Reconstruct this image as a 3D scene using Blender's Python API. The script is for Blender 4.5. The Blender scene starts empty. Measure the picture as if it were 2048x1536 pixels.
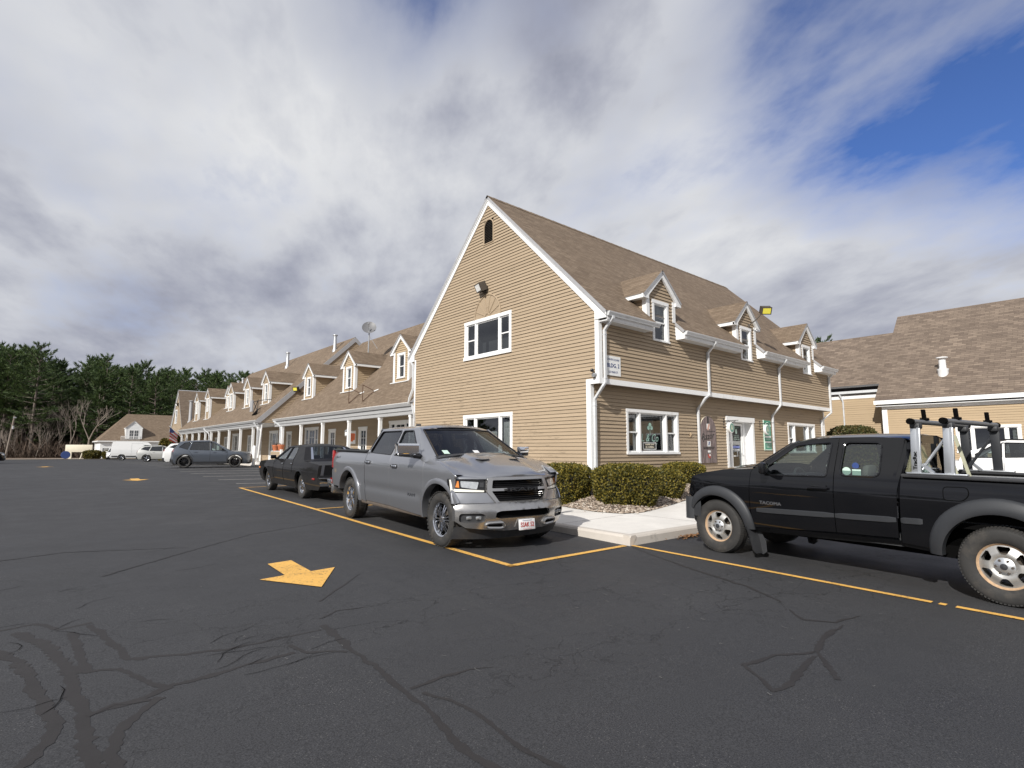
import bpy, bmesh, math, random
import numpy as np
from mathutils import Vector, Matrix
from mathutils.geometry import delaunay_2d_cdt
R = math.radians
scene = bpy.context.scene
# ---------------------------------------------------------------- camera
cam_d = bpy.data.cameras.new("camera"); cam = bpy.data.objects.new("camera", cam_d)
scene.collection.objects.link(cam); scene.camera = cam
cam_d.sensor_fit = 'HORIZONTAL'; cam_d.sensor_width = 36.0
cam_d.lens = 1094.86 / 2048 * 36.0
cam_d.clip_start = 0.1; cam_d.clip_end = 6000
CAMH, YAW, PITCH, ROLL = 1.58, 0.71109, 0.11964, 0.0016869
_A = np.array([-math.sin(YAW), math.cos(YAW), 0]); _B = np.array([math.cos(YAW), math.sin(YAW), 0])
_M = np.stack([_B, _A, [0, 0, 1]])
_F = np.array([0, math.cos(PITCH), math.sin(PITCH)]); _U = np.array([0, -math.sin(PITCH), math.cos(PITCH)]); _Rt = np.array([1., 0, 0])
_r = _M @ (_Rt * math.cos(ROLL) + _U * math.sin(ROLL)); _u = _M @ (-_Rt * math.sin(ROLL) + _U * math.cos(ROLL)); _f = _M @ _F
cam.matrix_world = Matrix(((_r[0], _u[0], -_f[0], 0), (_r[1], _u[1], -_f[1], 0), (_r[2], _u[2], -_f[2], CAMH), (0, 0, 0, 1)))
# ---------------------------------------------------------------- sun, exposure
SUN = Vector((-0.79, -0.29, 0.54)).normalized()
sun_d = bpy.data.lights.new("sun", 'SUN'); sun = bpy.data.objects.new("sun", sun_d); scene.collection.objects.link(sun)
sun_d.energy = 5.0; sun_d.angle = R(0.5); sun_d.color = (1.0, 0.965, 0.91)
sun.rotation_euler = SUN.to_track_quat('Z', 'Y').to_euler(); sun.location = (-30, -20, 40)
vs = scene.view_settings
vs.view_transform = 'Standard'; vs.look = 'None'; vs.gamma = 1.0; vs.use_curve_mapping = False; vs.exposure = 0.0

# ---------------------------------------------------------------- node helpers
class NT:
    """small wrapper: n('ShaderNodeX', input=value or socket, attr_=value)"""
    def __init__(s, tree): s.t = tree; tree.nodes.clear()
    def n(s, typ, *args, **kw):
        nd = s.t.nodes.new('ShaderNode' + typ)
        for k, v in list(kw.items()):
            if k.endswith('_'):
                setattr(nd, k[:-1], v); kw.pop(k)
        for i, v in enumerate(args): s._set(nd.inputs[i], v)
        for k, v in kw.items(): s._set(nd.inputs[k.replace('__', ' ')], v)
        return nd
    def _set(s, inp, v):
        if v is None: return
        if isinstance(v, bpy.types.NodeSocket): s.t.links.new(v, inp)
        elif isinstance(v, bpy.types.Node): s.t.links.new(v.outputs[0], inp)
        else:
            if isinstance(v, (tuple, list)) and len(v) == 3 and inp.type == 'RGBA': v = (*v, 1)
            inp.default_value = v
    def math(s, op, a, b=None, c=None, clamp=False):
        nd = s.n('Math', operation_=op, use_clamp_=clamp); s._set(nd.inputs[0], a)
        if b is not None: s._set(nd.inputs[1], b)
        if c is not None: s._set(nd.inputs[2], c)
        return nd.outputs[0]
    def vmath(s, op, a, b=None):
        nd = s.n('VectorMath', operation_=op); s._set(nd.inputs[0], a)
        if b is not None: s._set(nd.inputs[1], b)
        return nd.outputs[0]
    def mix(s, fac, a, b, blend='MIX'):
        nd = s.n('MixRGB', blend_type_=blend); s._set(nd.inputs[0], fac); s._set(nd.inputs[1], a); s._set(nd.inputs[2], b); return nd.outputs[0]
    def ramp(s, fac, *stops):
        nd = s.n('ValToRGB'); s._set(nd.inputs[0], fac); cr = nd.color_ramp
        while len(cr.elements) < len(stops): cr.elements.new(0.5)
        for e, (p, c) in zip(cr.elements, stops):
            e.position = p; e.color = (c, c, c, 1) if isinstance(c, (int, float)) else (*c, 1)
        return nd.outputs[0]
    def noise(s, vec, scale, detail=4, rough=0.55, dist=0.0, out='Fac'):
        nd = s.n('TexNoise', Scale=scale, Detail=detail, Roughness=rough, Distortion=dist); s._set(nd.inputs['Vector'], vec); return nd.outputs[out]
    def mapping(s, vec, scale=(1, 1, 1), rot=(0, 0, 0), loc=(0, 0, 0)):
        nd = s.n('Mapping', Scale=scale, Rotation=rot, Location=loc); s._set(nd.inputs['Vector'], vec); return nd.outputs[0]

def schlick(t, f0=0.04):
    g = t.n('NewGeometry'); c = t.math('ABSOLUTE', t.vmath('DOT_PRODUCT', g.outputs['Normal'], g.outputs['Incoming']).node.outputs['Value'])
    return t.math('ADD', t.math('MULTIPLY', t.math('POWER', t.math('SUBTRACT', 1.0, c), 5.0), 1 - f0), f0)
MATS = {}
def material(name):
    m = bpy.data.materials.new(name); m.use_nodes = True; MATS[name] = m
    return m, NT(m.node_tree)
def finish(nt, bsdf, bump=None, strength=0.3, dist=0.01):
    if bump is not None:
        b = nt.n('Bump', Strength=strength, Distance=dist, Height=bump); nt._set(bsdf.inputs['Normal'], b)
    nt.n('OutputMaterial', bsdf.outputs[0]); return bsdf
def simple(name, col, rough=0.5, metal=0.0, coat=0.0, spec=0.5, var=0.06, scale=6.0, bump=0.0, bscale=40.0, coatr=0.03, dirt=None):
    """base colour with a little large-scale noise so that no surface is perfectly even"""
    m, t = material(name)
    oc = t.n('TexCoord').outputs['Object']
    f = t.noise(oc, scale, 5, 0.6)
    a = tuple(max(0, c * (1 - var * 1.6)) for c in col); b = tuple(min(1, c * (1 + var * 1.6)) for c in col)
    c = t.mix(f, a, b)
    if dirt:
        dcol, dlo, dhi, dsc = dirt
        c = t.mix(t.ramp(t.noise(oc, dsc, 6, 0.65), (dlo, 0.0), (dhi, 1.0)), c, dcol)
    bs = t.n('BsdfPrincipled', Base__Color=c, Roughness=rough, Metallic=metal)
    bs.inputs['Coat Weight'].default_value = coat; bs.inputs['Coat Roughness'].default_value = coatr
    bs.inputs['Specular IOR Level'].default_value = spec
    finish(t, bs, t.noise(oc, bscale, 3) if bump else None, bump, 0.004)
    return m

# ---------------------------------------------------------------- terrain height (rises gently along the row, falls off towards the road)
_ty = [-400, 0, 6, 20, 36, 45, 55, 80, 110, 140, 3000]; _tz = [-1.5, 0, .08, .27, .455, .47, .40, .22, .05, 0, 0]
def gz(x, y): return float(np.interp(y, _ty, _tz))
def V(*a): return Vector(a)
def lerp(a, b, t): return a + (b - a) * t

# ---------------------------------------------------------------- mesh builder
class MB:
    def __init__(s, org=(0, 0, 0)):
        s.v = []; s.f = []; s.m = []; s.uv = {}; s.mats = []; s.org = Vector(org); s.sm = []
    def mi(s, m):
        if m not in s.mats: s.mats.append(m)
        return s.mats.index(m)
    def poly(s, pts, m, uv=None, smooth=False):
        i0 = len(s.v); s.v += [tuple(p) for p in pts]
        s.f.append(tuple(range(i0, i0 + len(pts)))); s.m.append(s.mi(m)); s.sm.append(smooth)
        if uv: s.uv[len(s.f) - 1] = uv
    def mesh(s, verts, faces, m, smooth=False, uvs=None):
        i0 = len(s.v); s.v += [tuple(p) for p in verts]; k = s.mi(m)
        for f in faces:
            s.f.append(tuple(i0 + i for i in f)); s.m.append(k); s.sm.append(smooth)
            if uvs: s.uv[len(s.f) - 1] = [uvs[i] for i in f]
    def box(s, x0, x1, y0, y1, z0, z1, m, bev=0.0):
        s.obox(V((x0 + x1) / 2, (y0 + y1) / 2, (z0 + z1) / 2), V((x1 - x0) / 2, 0, 0), V(0, (y1 - y0) / 2, 0), V(0, 0, (z1 - z0) / 2), m, bev)
    def obox(s, c, a, b, d, m, bev=0.0):
        c, a, b, d = Vector(c), Vector(a), Vector(b), Vector(d)
        if bev <= 0:
            vs_ = [c + a * i + b * j + d * k for k in (-1, 1) for j in (-1, 1) for i in (-1, 1)]
            fs = [(0, 2, 3, 1), (4, 5, 7, 6), (0, 1, 5, 4), (2, 6, 7, 3), (0, 4, 6, 2), (1, 3, 7, 5)]
            if a.cross(b).dot(d) < 0: fs = [tuple(reversed(f)) for f in fs]
            s.mesh(vs_, fs, m); return
        bm = bmesh.new(); bmesh.ops.create_cube(bm, size=2)
        for v in bm.verts: v.co = c + a * v.co.x + b * v.co.y + d * v.co.z
        bmesh.ops.bevel(bm, geom=list(bm.edges), offset=bev, segments=2, affect='EDGES', profile=0.5)
        bmesh.ops.recalc_face_normals(bm, faces=list(bm.faces))
        s.add_bm(bm, m, True)
    def add_bm(s, bm, m, smooth=False):
        bm.verts.index_update(); s.mesh([v.co.copy() for v in bm.verts], [[v.index for v in f.verts] for f in bm.faces], m, smooth); bm.free()
    def tube(s, path, r, m, n=8, caps=True, smooth=True, rect=None, up=None):
        """sweep a circle (or a rectangle rect=(w,d)) along a path"""
        P = [Vector(p) for p in path]; rs = r if isinstance(r, (list, tuple)) else [r] * len(P)
        vs_ = []; prev = None
        for i, p in enumerate(P):
            t = ((P[min(i + 1, len(P) - 1)] - P[max(i - 1, 0)])).normalized()
            if prev is None:
                ref = Vector(up) if up else (V(0, 0, 1) if abs(t.z) < 0.9 else V(1, 0, 0))
            else: ref = prev
            x = (ref - t * ref.dot(t)).normalized(); y = t.cross(x); prev = x
            # keep the section width through a bend
            k = 1.0
            if 0 < i < len(P) - 1:
                c_ = (P[i] - P[i - 1]).normalized().dot(t); k = 1 / max(0.5, c_)
            if rect:
                w, d = rect
                ring = [x * sx * w / 2 + y * sy * d / 2 for sx, sy in ((1, 1), (-1, 1), (-1, -1), (1, -1))]
            else:
                ring = [(x * math.cos(2 * math.pi * j / n) + y * math.sin(2 * math.pi * j / n)) * rs[i] for j in range(n)]
            if k > 1.001:
                b = (P[i] - P[i - 1]).normalized().cross((P[i + 1] - P[i]).normalized())
                if b.length > 1e-4:
                    b.normalize(); o = b.cross(t).normalized(); ring = [q + o * (q.dot(o) * (k - 1)) for q in ring]
            vs_ += [p + q for q in ring]
        q = 4 if rect else n; fs = []
        for i in range(len(P) - 1):
            for j in range(q):
                a = i * q + j; b = i * q + (j + 1) % q; fs.append((a, b, b + q, a + q))
        s.mesh(vs_, fs, m, smooth and not rect)
        if caps:
            s.mesh(vs_[:q], [tuple(reversed(range(q)))], m); s.mesh(vs_[-q:], [tuple(range(q))], m)
    def lathe(s, prof, m, n=32, axis='Y', c=(0, 0, 0), closed=False, mats=None):
        """prof: (radius, offset along axis)"""
        c = Vector(c); vs_ = []
        for r, h in prof:
            for j in range(n):
                a = 2 * math.pi * j / n; ca, sa = r * math.cos(a), r * math.sin(a)
                vs_.append(c + (V(ca, h, sa) if axis == 'Y' else V(ca, sa, h) if axis == 'Z' else V(h, ca, sa)))
        k = len(prof)
        for i in range(k if closed else k - 1):
            i2 = (i + 1) % k; fs = []
            for j in range(n):
                a, b = i * n + j, i * n + (j + 1) % n; d, e = i2 * n + (j + 1) % n, i2 * n + j
                fs.append((a, b, d, e) if axis != 'Y' else (a, e, d, b))
            s.mesh_idx(vs_, fs, mats[i] if mats else m, i == 0)
        s._base = None
    def mesh_idx(s, verts, faces, m, first):
        if first: s._base = len(s.v); s.v += [tuple(p) for p in verts]
        k = s.mi(m)
        for f in faces: s.f.append(tuple(s._base + i for i in f)); s.m.append(k); s.sm.append(True)
    def prism(s, pts, off, m, mside=None):
        """closed outline pts (3d), extruded by the vector off"""
        P = [Vector(p) for p in pts]; Q = [p + Vector(off) for p in P]; n = len(P)
        nrm = V(0, 0, 0)
        for i in range(n): nrm += P[i].cross(P[(i + 1) % n])
        if nrm.dot(Vector(off)) > 0: s.mesh(P, [tuple(reversed(range(n)))], m); s.mesh(Q, [tuple(range(n))], m); fl = False
        else: s.mesh(P, [tuple(range(n))], m); s.mesh(Q, [tuple(reversed(range(n)))], m); fl = True
        for i in range(n):
            j = (i + 1) % n; q = [P[i], P[j], Q[j], Q[i]]
            s.poly(q[::-1] if fl else q, mside or m)
    def build(s, name, parent=None, angle=38, props=None, smooth_all=False):
        me = bpy.data.meshes.new(name)
        o3 = s.org
        me.from_pydata([(x - o3.x, y - o3.y, z - o3.z) for x, y, z in s.v], [], s.f)
        for k in s.mats: me.materials.append(MATS[k])
        me.polygons.foreach_set('material_index', s.m)
        me.polygons.foreach_set('use_smooth', [bool(q or smooth_all) for q in s.sm])
        if s.uv:
            ul = me.uv_layers.new(name='uv')
            for fi, uvs in s.uv.items():
                for li, uvv in zip(me.polygons[fi].loop_indices, uvs): ul.data[li].uv = uvv
        me.update()
        if any(s.sm) or smooth_all:
            bm = bmesh.new(); bm.from_mesh(me); bmesh.ops.remove_doubles(bm, verts=bm.verts, dist=0.0004); bm.to_mesh(me); bm.free()
            me.set_sharp_from_angle(angle=R(angle))
        o = bpy.data.objects.new(name, me); scene.collection.objects.link(o)
        if parent is not None: o.parent = parent
        else: o.location = s.org
        if props:
            for k, v in props.items(): o[k] = v
        return o

def tag(o, label=None, cat=None, group=None, kind=None):
    if label: o['label'] = label
    if cat: o['category'] = cat
    if group: o['group'] = group
    if kind: o['kind'] = kind
    return o
def thing(name, loc, label, cat, group=None, rz=0.0, rot=None):
    o = bpy.data.objects.new(name, None); scene.collection.objects.link(o); o.empty_display_size = 0.2
    o.location = loc; o.rotation_euler = rot or (0, 0, rz)
    return tag(o, label, cat, group)
def copy_tree(o, parent=None):
    c = o.copy(); scene.collection.objects.link(c)
    if parent is not None: c.parent = parent
    for ch in list(o.children): copy_tree(ch, c)
    return c
def pip(x, y, poly):
    c = False; n = len(poly); j = n - 1
    for i in range(n):
        xi, yi = poly[i]; xj, yj = poly[j]
        if (yi > y) != (yj > y) and x < (xj - xi) * (y - yi) / (yj - yi) + xi: c = not c
        j = i
    return c
def resample(poly, step, closed=True):
    out = []; n = len(poly)
    for i in range(n if closed else n - 1):
        a = poly[i]; b = poly[(i + 1) % n]; L = math.hypot(b[0] - a[0], b[1] - a[1]); k = max(1, int(math.ceil(L / step)))
        for q in range(k): out.append((a[0] + (b[0] - a[0]) * q / k, a[1] + (b[1] - a[1]) * q / k))
    if not closed: out.append(tuple(poly[-1]))
    return out
def panel(mb, outline, fmap, m, holes=(), step=0.08, flip=False, smooth=True, flange=None):
    """triangulate a 2-D outline with holes and lay it on the surface fmap(u, v); flange = 3-D vector: edges turned in"""
    loops = [resample(outline, step)] + [resample(h, step) for h in holes]
    pts = []; edges = []
    for lp in loops:
        b = len(pts); pts += lp; edges += [(b + i, b + (i + 1) % len(lp)) for i in range(len(lp))]
    us = [p[0] for p in outline]; vs_ = [p[1] for p in outline]; sp = step * 0.9
    u = min(us) + sp * 0.5; row = 0
    bpts = np.array(pts)
    while u < max(us):
        v = min(vs_) + sp * (0.5 if row % 2 else 1.0)
        while v < max(vs_):
            if pip(u, v, loops[0]) and not any(pip(u, v, h) for h in loops[1:]):
                if np.min((bpts[:, 0] - u) ** 2 + (bpts[:, 1] - v) ** 2) > (sp * 0.45) ** 2: pts.append((u, v))
            v += sp
        u += sp * 0.87; row += 1
    r = delaunay_2d_cdt([Vector(p) for p in pts], edges, [], 1, 1e-5)
    vo, fo = r[0], r[2]; fs = []
    for f in fo:
        cx = sum(vo[i].x for i in f) / len(f); cy = sum(vo[i].y for i in f) / len(f)
        if pip(cx, cy, loops[0]) and not any(pip(cx, cy, h) for h in loops[1:]):
            fs.append(tuple(reversed(f)) if flip else tuple(f))
    mb.mesh([fmap(p.x, p.y) for p in vo], fs, m, smooth)
    if flange is not None:
        fl = Vector(flange)
        for lp in loops:
            P = [Vector(fmap(*p)) for p in lp]; n = len(P)
            for i in range(n):
                a, b = P[i], P[(i + 1) % n]
                mb.poly([a, b, b + fl, a + fl], m)
def circle(cx, cy, r, a0, a1, n, ry=None):
    ry = ry or r
    return [(cx + r * math.cos(R(lerp(a0, a1, i / n))), cy + ry * math.sin(R(lerp(a0, a1, i / n)))) for i in range(n + 1)]
# ---------------------------------------------------------------- world: clear sky with wind-drawn cloud sheets
world = bpy.data.worlds.new("World"); scene.world = world; world.use_nodes = True
t = NT(world.node_tree)
d = t.vmath('NORMALIZE', t.n('TexCoord').outputs['Generated'])
sky = t.n('TexSky', sky_type_='NISHITA', sun_disc_=False, sun_elevation_=math.asin(SUN.z), sun_rotation_=math.atan2(SUN.x, SUN.y), altitude_=50, air_density_=1.0, dust_density_=0.6, ozone_density_=2.5)
t._set(sky.inputs[0], d) if len(sky.inputs) else None
sx = t.n('SeparateXYZ'); t._set(sx.inputs[0], d)
WA = R(40.74 - 15)     # heading the cloud streets run towards (from +Y to +X)
fw = (math.sin(WA), math.cos(WA)); rt = (math.cos(WA), -math.sin(WA))
den = t.math('ADD', t.math('MAXIMUM', sx.outputs['Z'], 0.0), 0.24)
al = t.math('DIVIDE', t.math('ADD', t.math('MULTIPLY', sx.outputs['X'], fw[0]), t.math('MULTIPLY', sx.outputs['Y'], fw[1])), den)
ac = t.math('DIVIDE', t.math('ADD', t.math('MULTIPLY', sx.outputs['X'], rt[0]), t.math('MULTIPLY', sx.outputs['Y'], rt[1])), den)
pc = t.n('CombineXYZ'); t._set(pc.inputs[0], ac); t._set(pc.inputs[1], al)
P0 = pc.outputs[0]
# blur-drawn streets: noise stretched along the wind, warped a little
wob = t.noise(t.mapping(P0, (0.5, 0.35, 1)), 1.0, 2, 0.5, 0, 'Color')
Pw = t.vmath('ADD', P0, t.vmath('SCALE', t.vmath('SUBTRACT', wob, (0.5, 0.5, 0.5))))
Pw.node.inputs[1].links[0].from_node.inputs['Scale'].default_value = 0.55
big = t.noise(t.mapping(Pw, (1.25, 0.75, 1), loc=(3.1, 1.7, 0)), 1.0, 3, 0.5)
mid = t.noise(t.mapping(Pw, (3.8, 2.3, 1), loc=(0.4, 5.2, 3)), 1.0, 5, 0.58)
fine = t.noise(t.mapping(Pw, (8.0, 4.2, 1), loc=(7.7, 2.2, 1)), 1.0, 6, 0.62)
soft = t.math('ADD', t.math('ADD', t.math('MULTIPLY', big, 0.38), t.math('MULTIPLY', mid, 0.42)), t.math('MULTIPLY', fine, 0.20))
# the sheet breaks up high on the right, with small breaks overhead and low on the left
def hole(dx, dy, dz, lo, hi, amt):
    L_ = math.sqrt(dx * dx + dy * dy + dz * dz)
    mr = t.n('MapRange', interpolation_type_='SMOOTHSTEP'); t._set(mr.inputs[0], t.vmath('DOT_PRODUCT', d, (dx / L_, dy / L_, dz / L_)).node.outputs['Value'])
    for i, v_ in enumerate((lo, hi, 0.0, amt)): mr.inputs[i + 1].default_value = v_
    return mr.outputs[0]
thin = t.math('ADD', hole(0.85, 0.03, 0.56, 0.90, 0.998, 0.31), t.math('ADD', t.math('ADD', hole(0.335, 0.700, 0.640, 0.985, 1.0, 0.10), hole(0.38, 0.48, 0.79, 0.945, 0.998, 0.20)), hole(0.03, 0.98, 0.15, 0.988, 1.0, 0.09)))
cov = t.math('SUBTRACT', t.math('ADD', soft, t.math('ADD', 0.165, t.ramp(sx.outputs['Z'], (0.10, 0.12), (0.42, 0.0)))), thin)
mask = t.ramp(cov, (0.34, 0.0), (0.48, 0.50), (0.66, 1.0))
thick = t.noise(t.mapping(Pw, (1.3, 1.1, 1), loc=(11.3, 4.1, 0)), 1.0, 4, 0.55)
thick2 = t.math('ADD', t.math('MULTIPLY', thick, 0.50), t.math('ADD', t.math('MULTIPLY', mid, 0.36), t.math('MULTIPLY', fine, 0.14)))
low = t.ramp(sx.outputs['Z'], (0.0, 0.8), (0.10, 1.0), (0.22, 0.75), (0.42, 0.0))
shade = t.math('ADD', t.mix(t.math('MULTIPLY', low, 0.35), thick2, (0.49, 0.49, 0.49)), t.math('MULTIPLY', low, 0.065))
ccol = t.ramp(shade, (0.41, (0.90, 0.91, 0.93)), (0.51, (0.69, 0.71, 0.77)), (0.60, (0.45, 0.47, 0.56)), (0.68, (0.26, 0.28, 0.37)))
bg1 = t.n('Background', Strength=0.10); t._set(bg1.inputs[0], t.mix(1.0, sky.outputs[0], (0.62, 0.80, 1.25), 'MULTIPLY'))
bg2 = t.n('Background', Strength=0.86); t._set(bg2.inputs[0], ccol)
mx = t.n('MixShader'); t._set(mx.inputs[0], mask); t._set(mx.inputs[1], bg1.outputs[0]); t._set(mx.inputs[2], bg2.outputs[0])
t.n('OutputWorld', mx.outputs[0])
# ---------------------------------------------------------------- materials of the setting
def mat_asphalt(name='asphalt'):
    m, t = material(name); oc = t.n('TexCoord').outputs['Object']
    patch = t.noise(oc, 0.22, 5, 0.6, 0.6); blot = t.noise(oc, 1.6, 5, 0.6)
    grain = t.noise(oc, 110, 2, 0.6); grit = t.n('TexVoronoi', Scale=170.0); t._set(grit.inputs['Vector'], oc)
    c = t.ramp(patch, (0.30, (0.031, 0.0312, 0.0335)), (0.55, (0.039, 0.0392, 0.0415)), (0.75, (0.048, 0.0478, 0.0495)))
    c = t.mix(t.ramp(blot, (0.35, 0.0), (0.75, 0.55)), c, (0.040, 0.0405, 0.0435))
    c = t.mix(t.ramp(grain, (0.35, 0.0), (0.62, 1.0)), t.mix(1.0, c, (0.62, 0.62, 0.62), 'MULTIPLY'), t.mix(1.0, c, (1.35, 1.35, 1.36), 'MULTIPLY'))
    # pale stones showing through the seal coat, in worn places only
    stone = t.ramp(grit.outputs['Color'], (0.84, 0.0), (0.90, 1.0)); wear = t.ramp(t.noise(oc, 0.9, 4, 0.6), (0.42, 0.05), (0.66, 0.75))
    c = t.mix(t.math('MULTIPLY', stone, wear), c, (0.15, 0.145, 0.14))
    # drag streaks of the squeegee along the lot
    st = t.noise(t.mapping(oc, (2.2, 0.18, 1), (0, 0, R(12))), 1.0, 5, 0.65)
    c = t.mix(t.ramp(st, (0.55, 0.0), (0.75, 0.35)), c, (0.056, 0.0555, 0.056))
    # hairline crazing in a belt across the lot
    vo = t.n('TexVoronoi', feature_='DISTANCE_TO_EDGE', Scale=1.25); t._set(vo.inputs['Vector'], t.vmath('ADD', t.mapping(oc, (1.0, 1.9, 1), (0, 0, R(20))), t.vmath('SCALE', t.noise(oc, 2.2, 4, 0.6, 0, 'Color'))))
    belt = t.ramp(t.noise(t.mapping(oc, (0.10, 0.26, 1), (0, 0, R(-38)), (2.3, 0.4, 0)), 1.0, 3), (0.50, 0.0), (0.60, 1.0))
    crk = t.math('MULTIPLY', t.ramp(vo.outputs['Distance'], (0.004, 1.0), (0.016, 0.0)), belt)
    c = t.mix(t.math('MULTIPLY', crk, 0.75), c, (0.008, 0.008, 0.008))
    h = t.math('SUBTRACT', t.math('ADD', t.math('MULTIPLY', grain, 0.5), t.math('MULTIPLY', t.noise(oc, 45, 3), 0.5)), crk)
    rgh = t.ramp(blot, (0.3, 0.62), (0.7, 0.80))
    finish(t, t.n('BsdfPrincipled', Base__Color=c, Roughness=rgh, Specular__IOR__Level=0.35), h, 0.55, 0.006)
mat_asphalt()
simple('tar', (0.030, 0.0275, 0.0275), 0.66, spec=0.30, var=0.15, scale=3, bump=0.25, bscale=30)
simple('crackdark', (0.006, 0.006, 0.006), 0.95, spec=0.1)
simple('scuff', (0.16, 0.155, 0.148), 0.85, var=0.3, scale=30)
def mat_roadpaint(name, col):
    m, t = material(name); oc = t.n('TexCoord').outputs['Object']
    w = t.noise(oc, 28, 6, 0.7); w2 = t.noise(oc, 3, 4, 0.6)
    c = t.mix(t.ramp(w2, (0.35, 0.0), (0.7, 1.0)), col, tuple(v * 0.86 for v in col))
    c = t.mix(t.ramp(t.math('ADD', w, t.math('MULTIPLY', w2, 0.25)), (0.68, 0.0), (0.78, 0.8)), c, (0.05, 0.05, 0.05))
    finish(t, t.n('BsdfPrincipled', Base__Color=c, Roughness=0.75), t.noise(oc, 90, 2), 0.4, 0.003)
mat_roadpaint('paint_yellow', (0.78, 0.44, 0.10)); mat_roadpaint('paint_white', (0.50, 0.48, 0.44))
def mat_concrete(name, col, vein=0.5):
    m, t = material(name); oc = t.n('TexCoord').outputs['Object']
    n = t.noise(oc, 1.4, 6, 0.65); g = t.noise(oc, 60, 3, 0.6)
    c = t.mix(t.ramp(n, (0.3, 0.0), (0.72, 1.0)), tuple(v * 0.80 for v in col), col)
    c = t.mix(t.ramp(g, (0.4, 0.0), (0.7, 0.5)), c, tuple(v * 0.78 for v in col))
    c = t.mix(t.ramp(t.noise(t.mapping(oc, (1.5, 9, 1), (0, 0, 0.5)), 1.0, 5, 0.7), (0.62, 0.0), (0.70, vein)), c, tuple(v * 0.55 for v in col))
    finish(t, t.n('BsdfPrincipled', Base__Color=c, Roughness=0.88, Specular__IOR__Level=0.3), g, 0.4, 0.004)
mat_concrete('concrete', (0.80, 0.765, 0.71), .35); mat_concrete('kerbstone', (0.60, 0.55, 0.49), 0.9)
simple('soil', (0.10, 0.075, 0.055), 0.95, var=0.3, scale=5, bump=0.6, bscale=25)
simple('leaf_litter', (0.13, 0.085, 0.052), 0.95, var=0.4, scale=1.2, bump=0.6, bscale=8)
simple('mulch', (0.20, 0.155, 0.11), 0.95, var=0.3, scale=6)
m, t = material('pebble'); gi = t.n('NewGeometry').outputs['Random Per Island']
c = t.ramp(gi, (0.0, (0.14, 0.10, 0.075)), (0.35, (0.30, 0.235, 0.18)), (0.7, (0.40, 0.33, 0.26)), (1.0, (0.56, 0.50, 0.43)))
finish(t, t.n('BsdfPrincipled', Base__Color=c, Roughness=0.8))

def mat_siding(name, col, dirt=0.5):
    """painted clapboard: every course a shade of its own, streaks along the boards, worn spots"""
    m, t = material(name); oc = t.n('TexCoord').outputs['Object']; sep = t.n('SeparateXYZ'); t._set(sep.inputs[0], oc)
    hor = t.math('ADD', sep.outputs['X'], sep.outputs['Y'])
    row = t.math('FLOOR', t.math('DIVIDE', sep.outputs['Z'], 0.116))
    cc = t.n('CombineXYZ'); t._set(cc.inputs[0], t.math('MULTIPLY', hor, 0.22)); t._set(cc.inputs[1], t.math('MULTIPLY', row, 7.31))
    bn = t.noise(cc.outputs[0], 1.0, 1)
    c = t.mix(t.ramp(bn, (0.3, 0.0), (0.7, 1.0)), tuple(v * 0.93 for v in col), tuple(v * 1.05 for v in col))
    c2 = t.n('CombineXYZ'); t._set(c2.inputs[0], t.math('MULTIPLY', hor, 1.6)); t._set(c2.inputs[1], t.math('MULTIPLY', sep.outputs['Z'], 13.0))
    st = t.noise(c2.outputs[0], 1.0, 6, 0.68)
    big = t.noise(oc, 0.45, 3, 0.5)
    wr = t.math('ADD', st, t.math('MULTIPLY', t.math('SUBTRACT', big, 0.5), 0.30))
    c = t.mix(t.math('MULTIPLY', t.ramp(wr, (0.60, 0.0), (0.72, 1.0)), dirt), c, tuple(v * 0.42 for v in col))
    c = t.mix(t.ramp(t.noise(oc, 0.8, 4), (0.4, 0.0), (0.7, 0.25)), c, tuple(v * 0.84 for v in col))
    finish(t, t.n('BsdfPrincipled', Base__Color=c, Roughness=0.72, Specular__IOR__Level=0.3), st, 0.25, 0.004)
SID = (0.378, 0.292, 0.200)
mat_siding('siding', SID, 0.85); simple('siding_edge_shade', (0.075, 0.056, 0.038), 0.85, var=0.3, scale=3); mat_siding('siding_new', (0.43, 0.325, 0.208), 0.2); mat_siding('siding_raw', (0.44, 0.33, 0.21), 0.6)  # edge: dirty board butts, coloured extra dark as the shadow gap between courses
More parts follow.
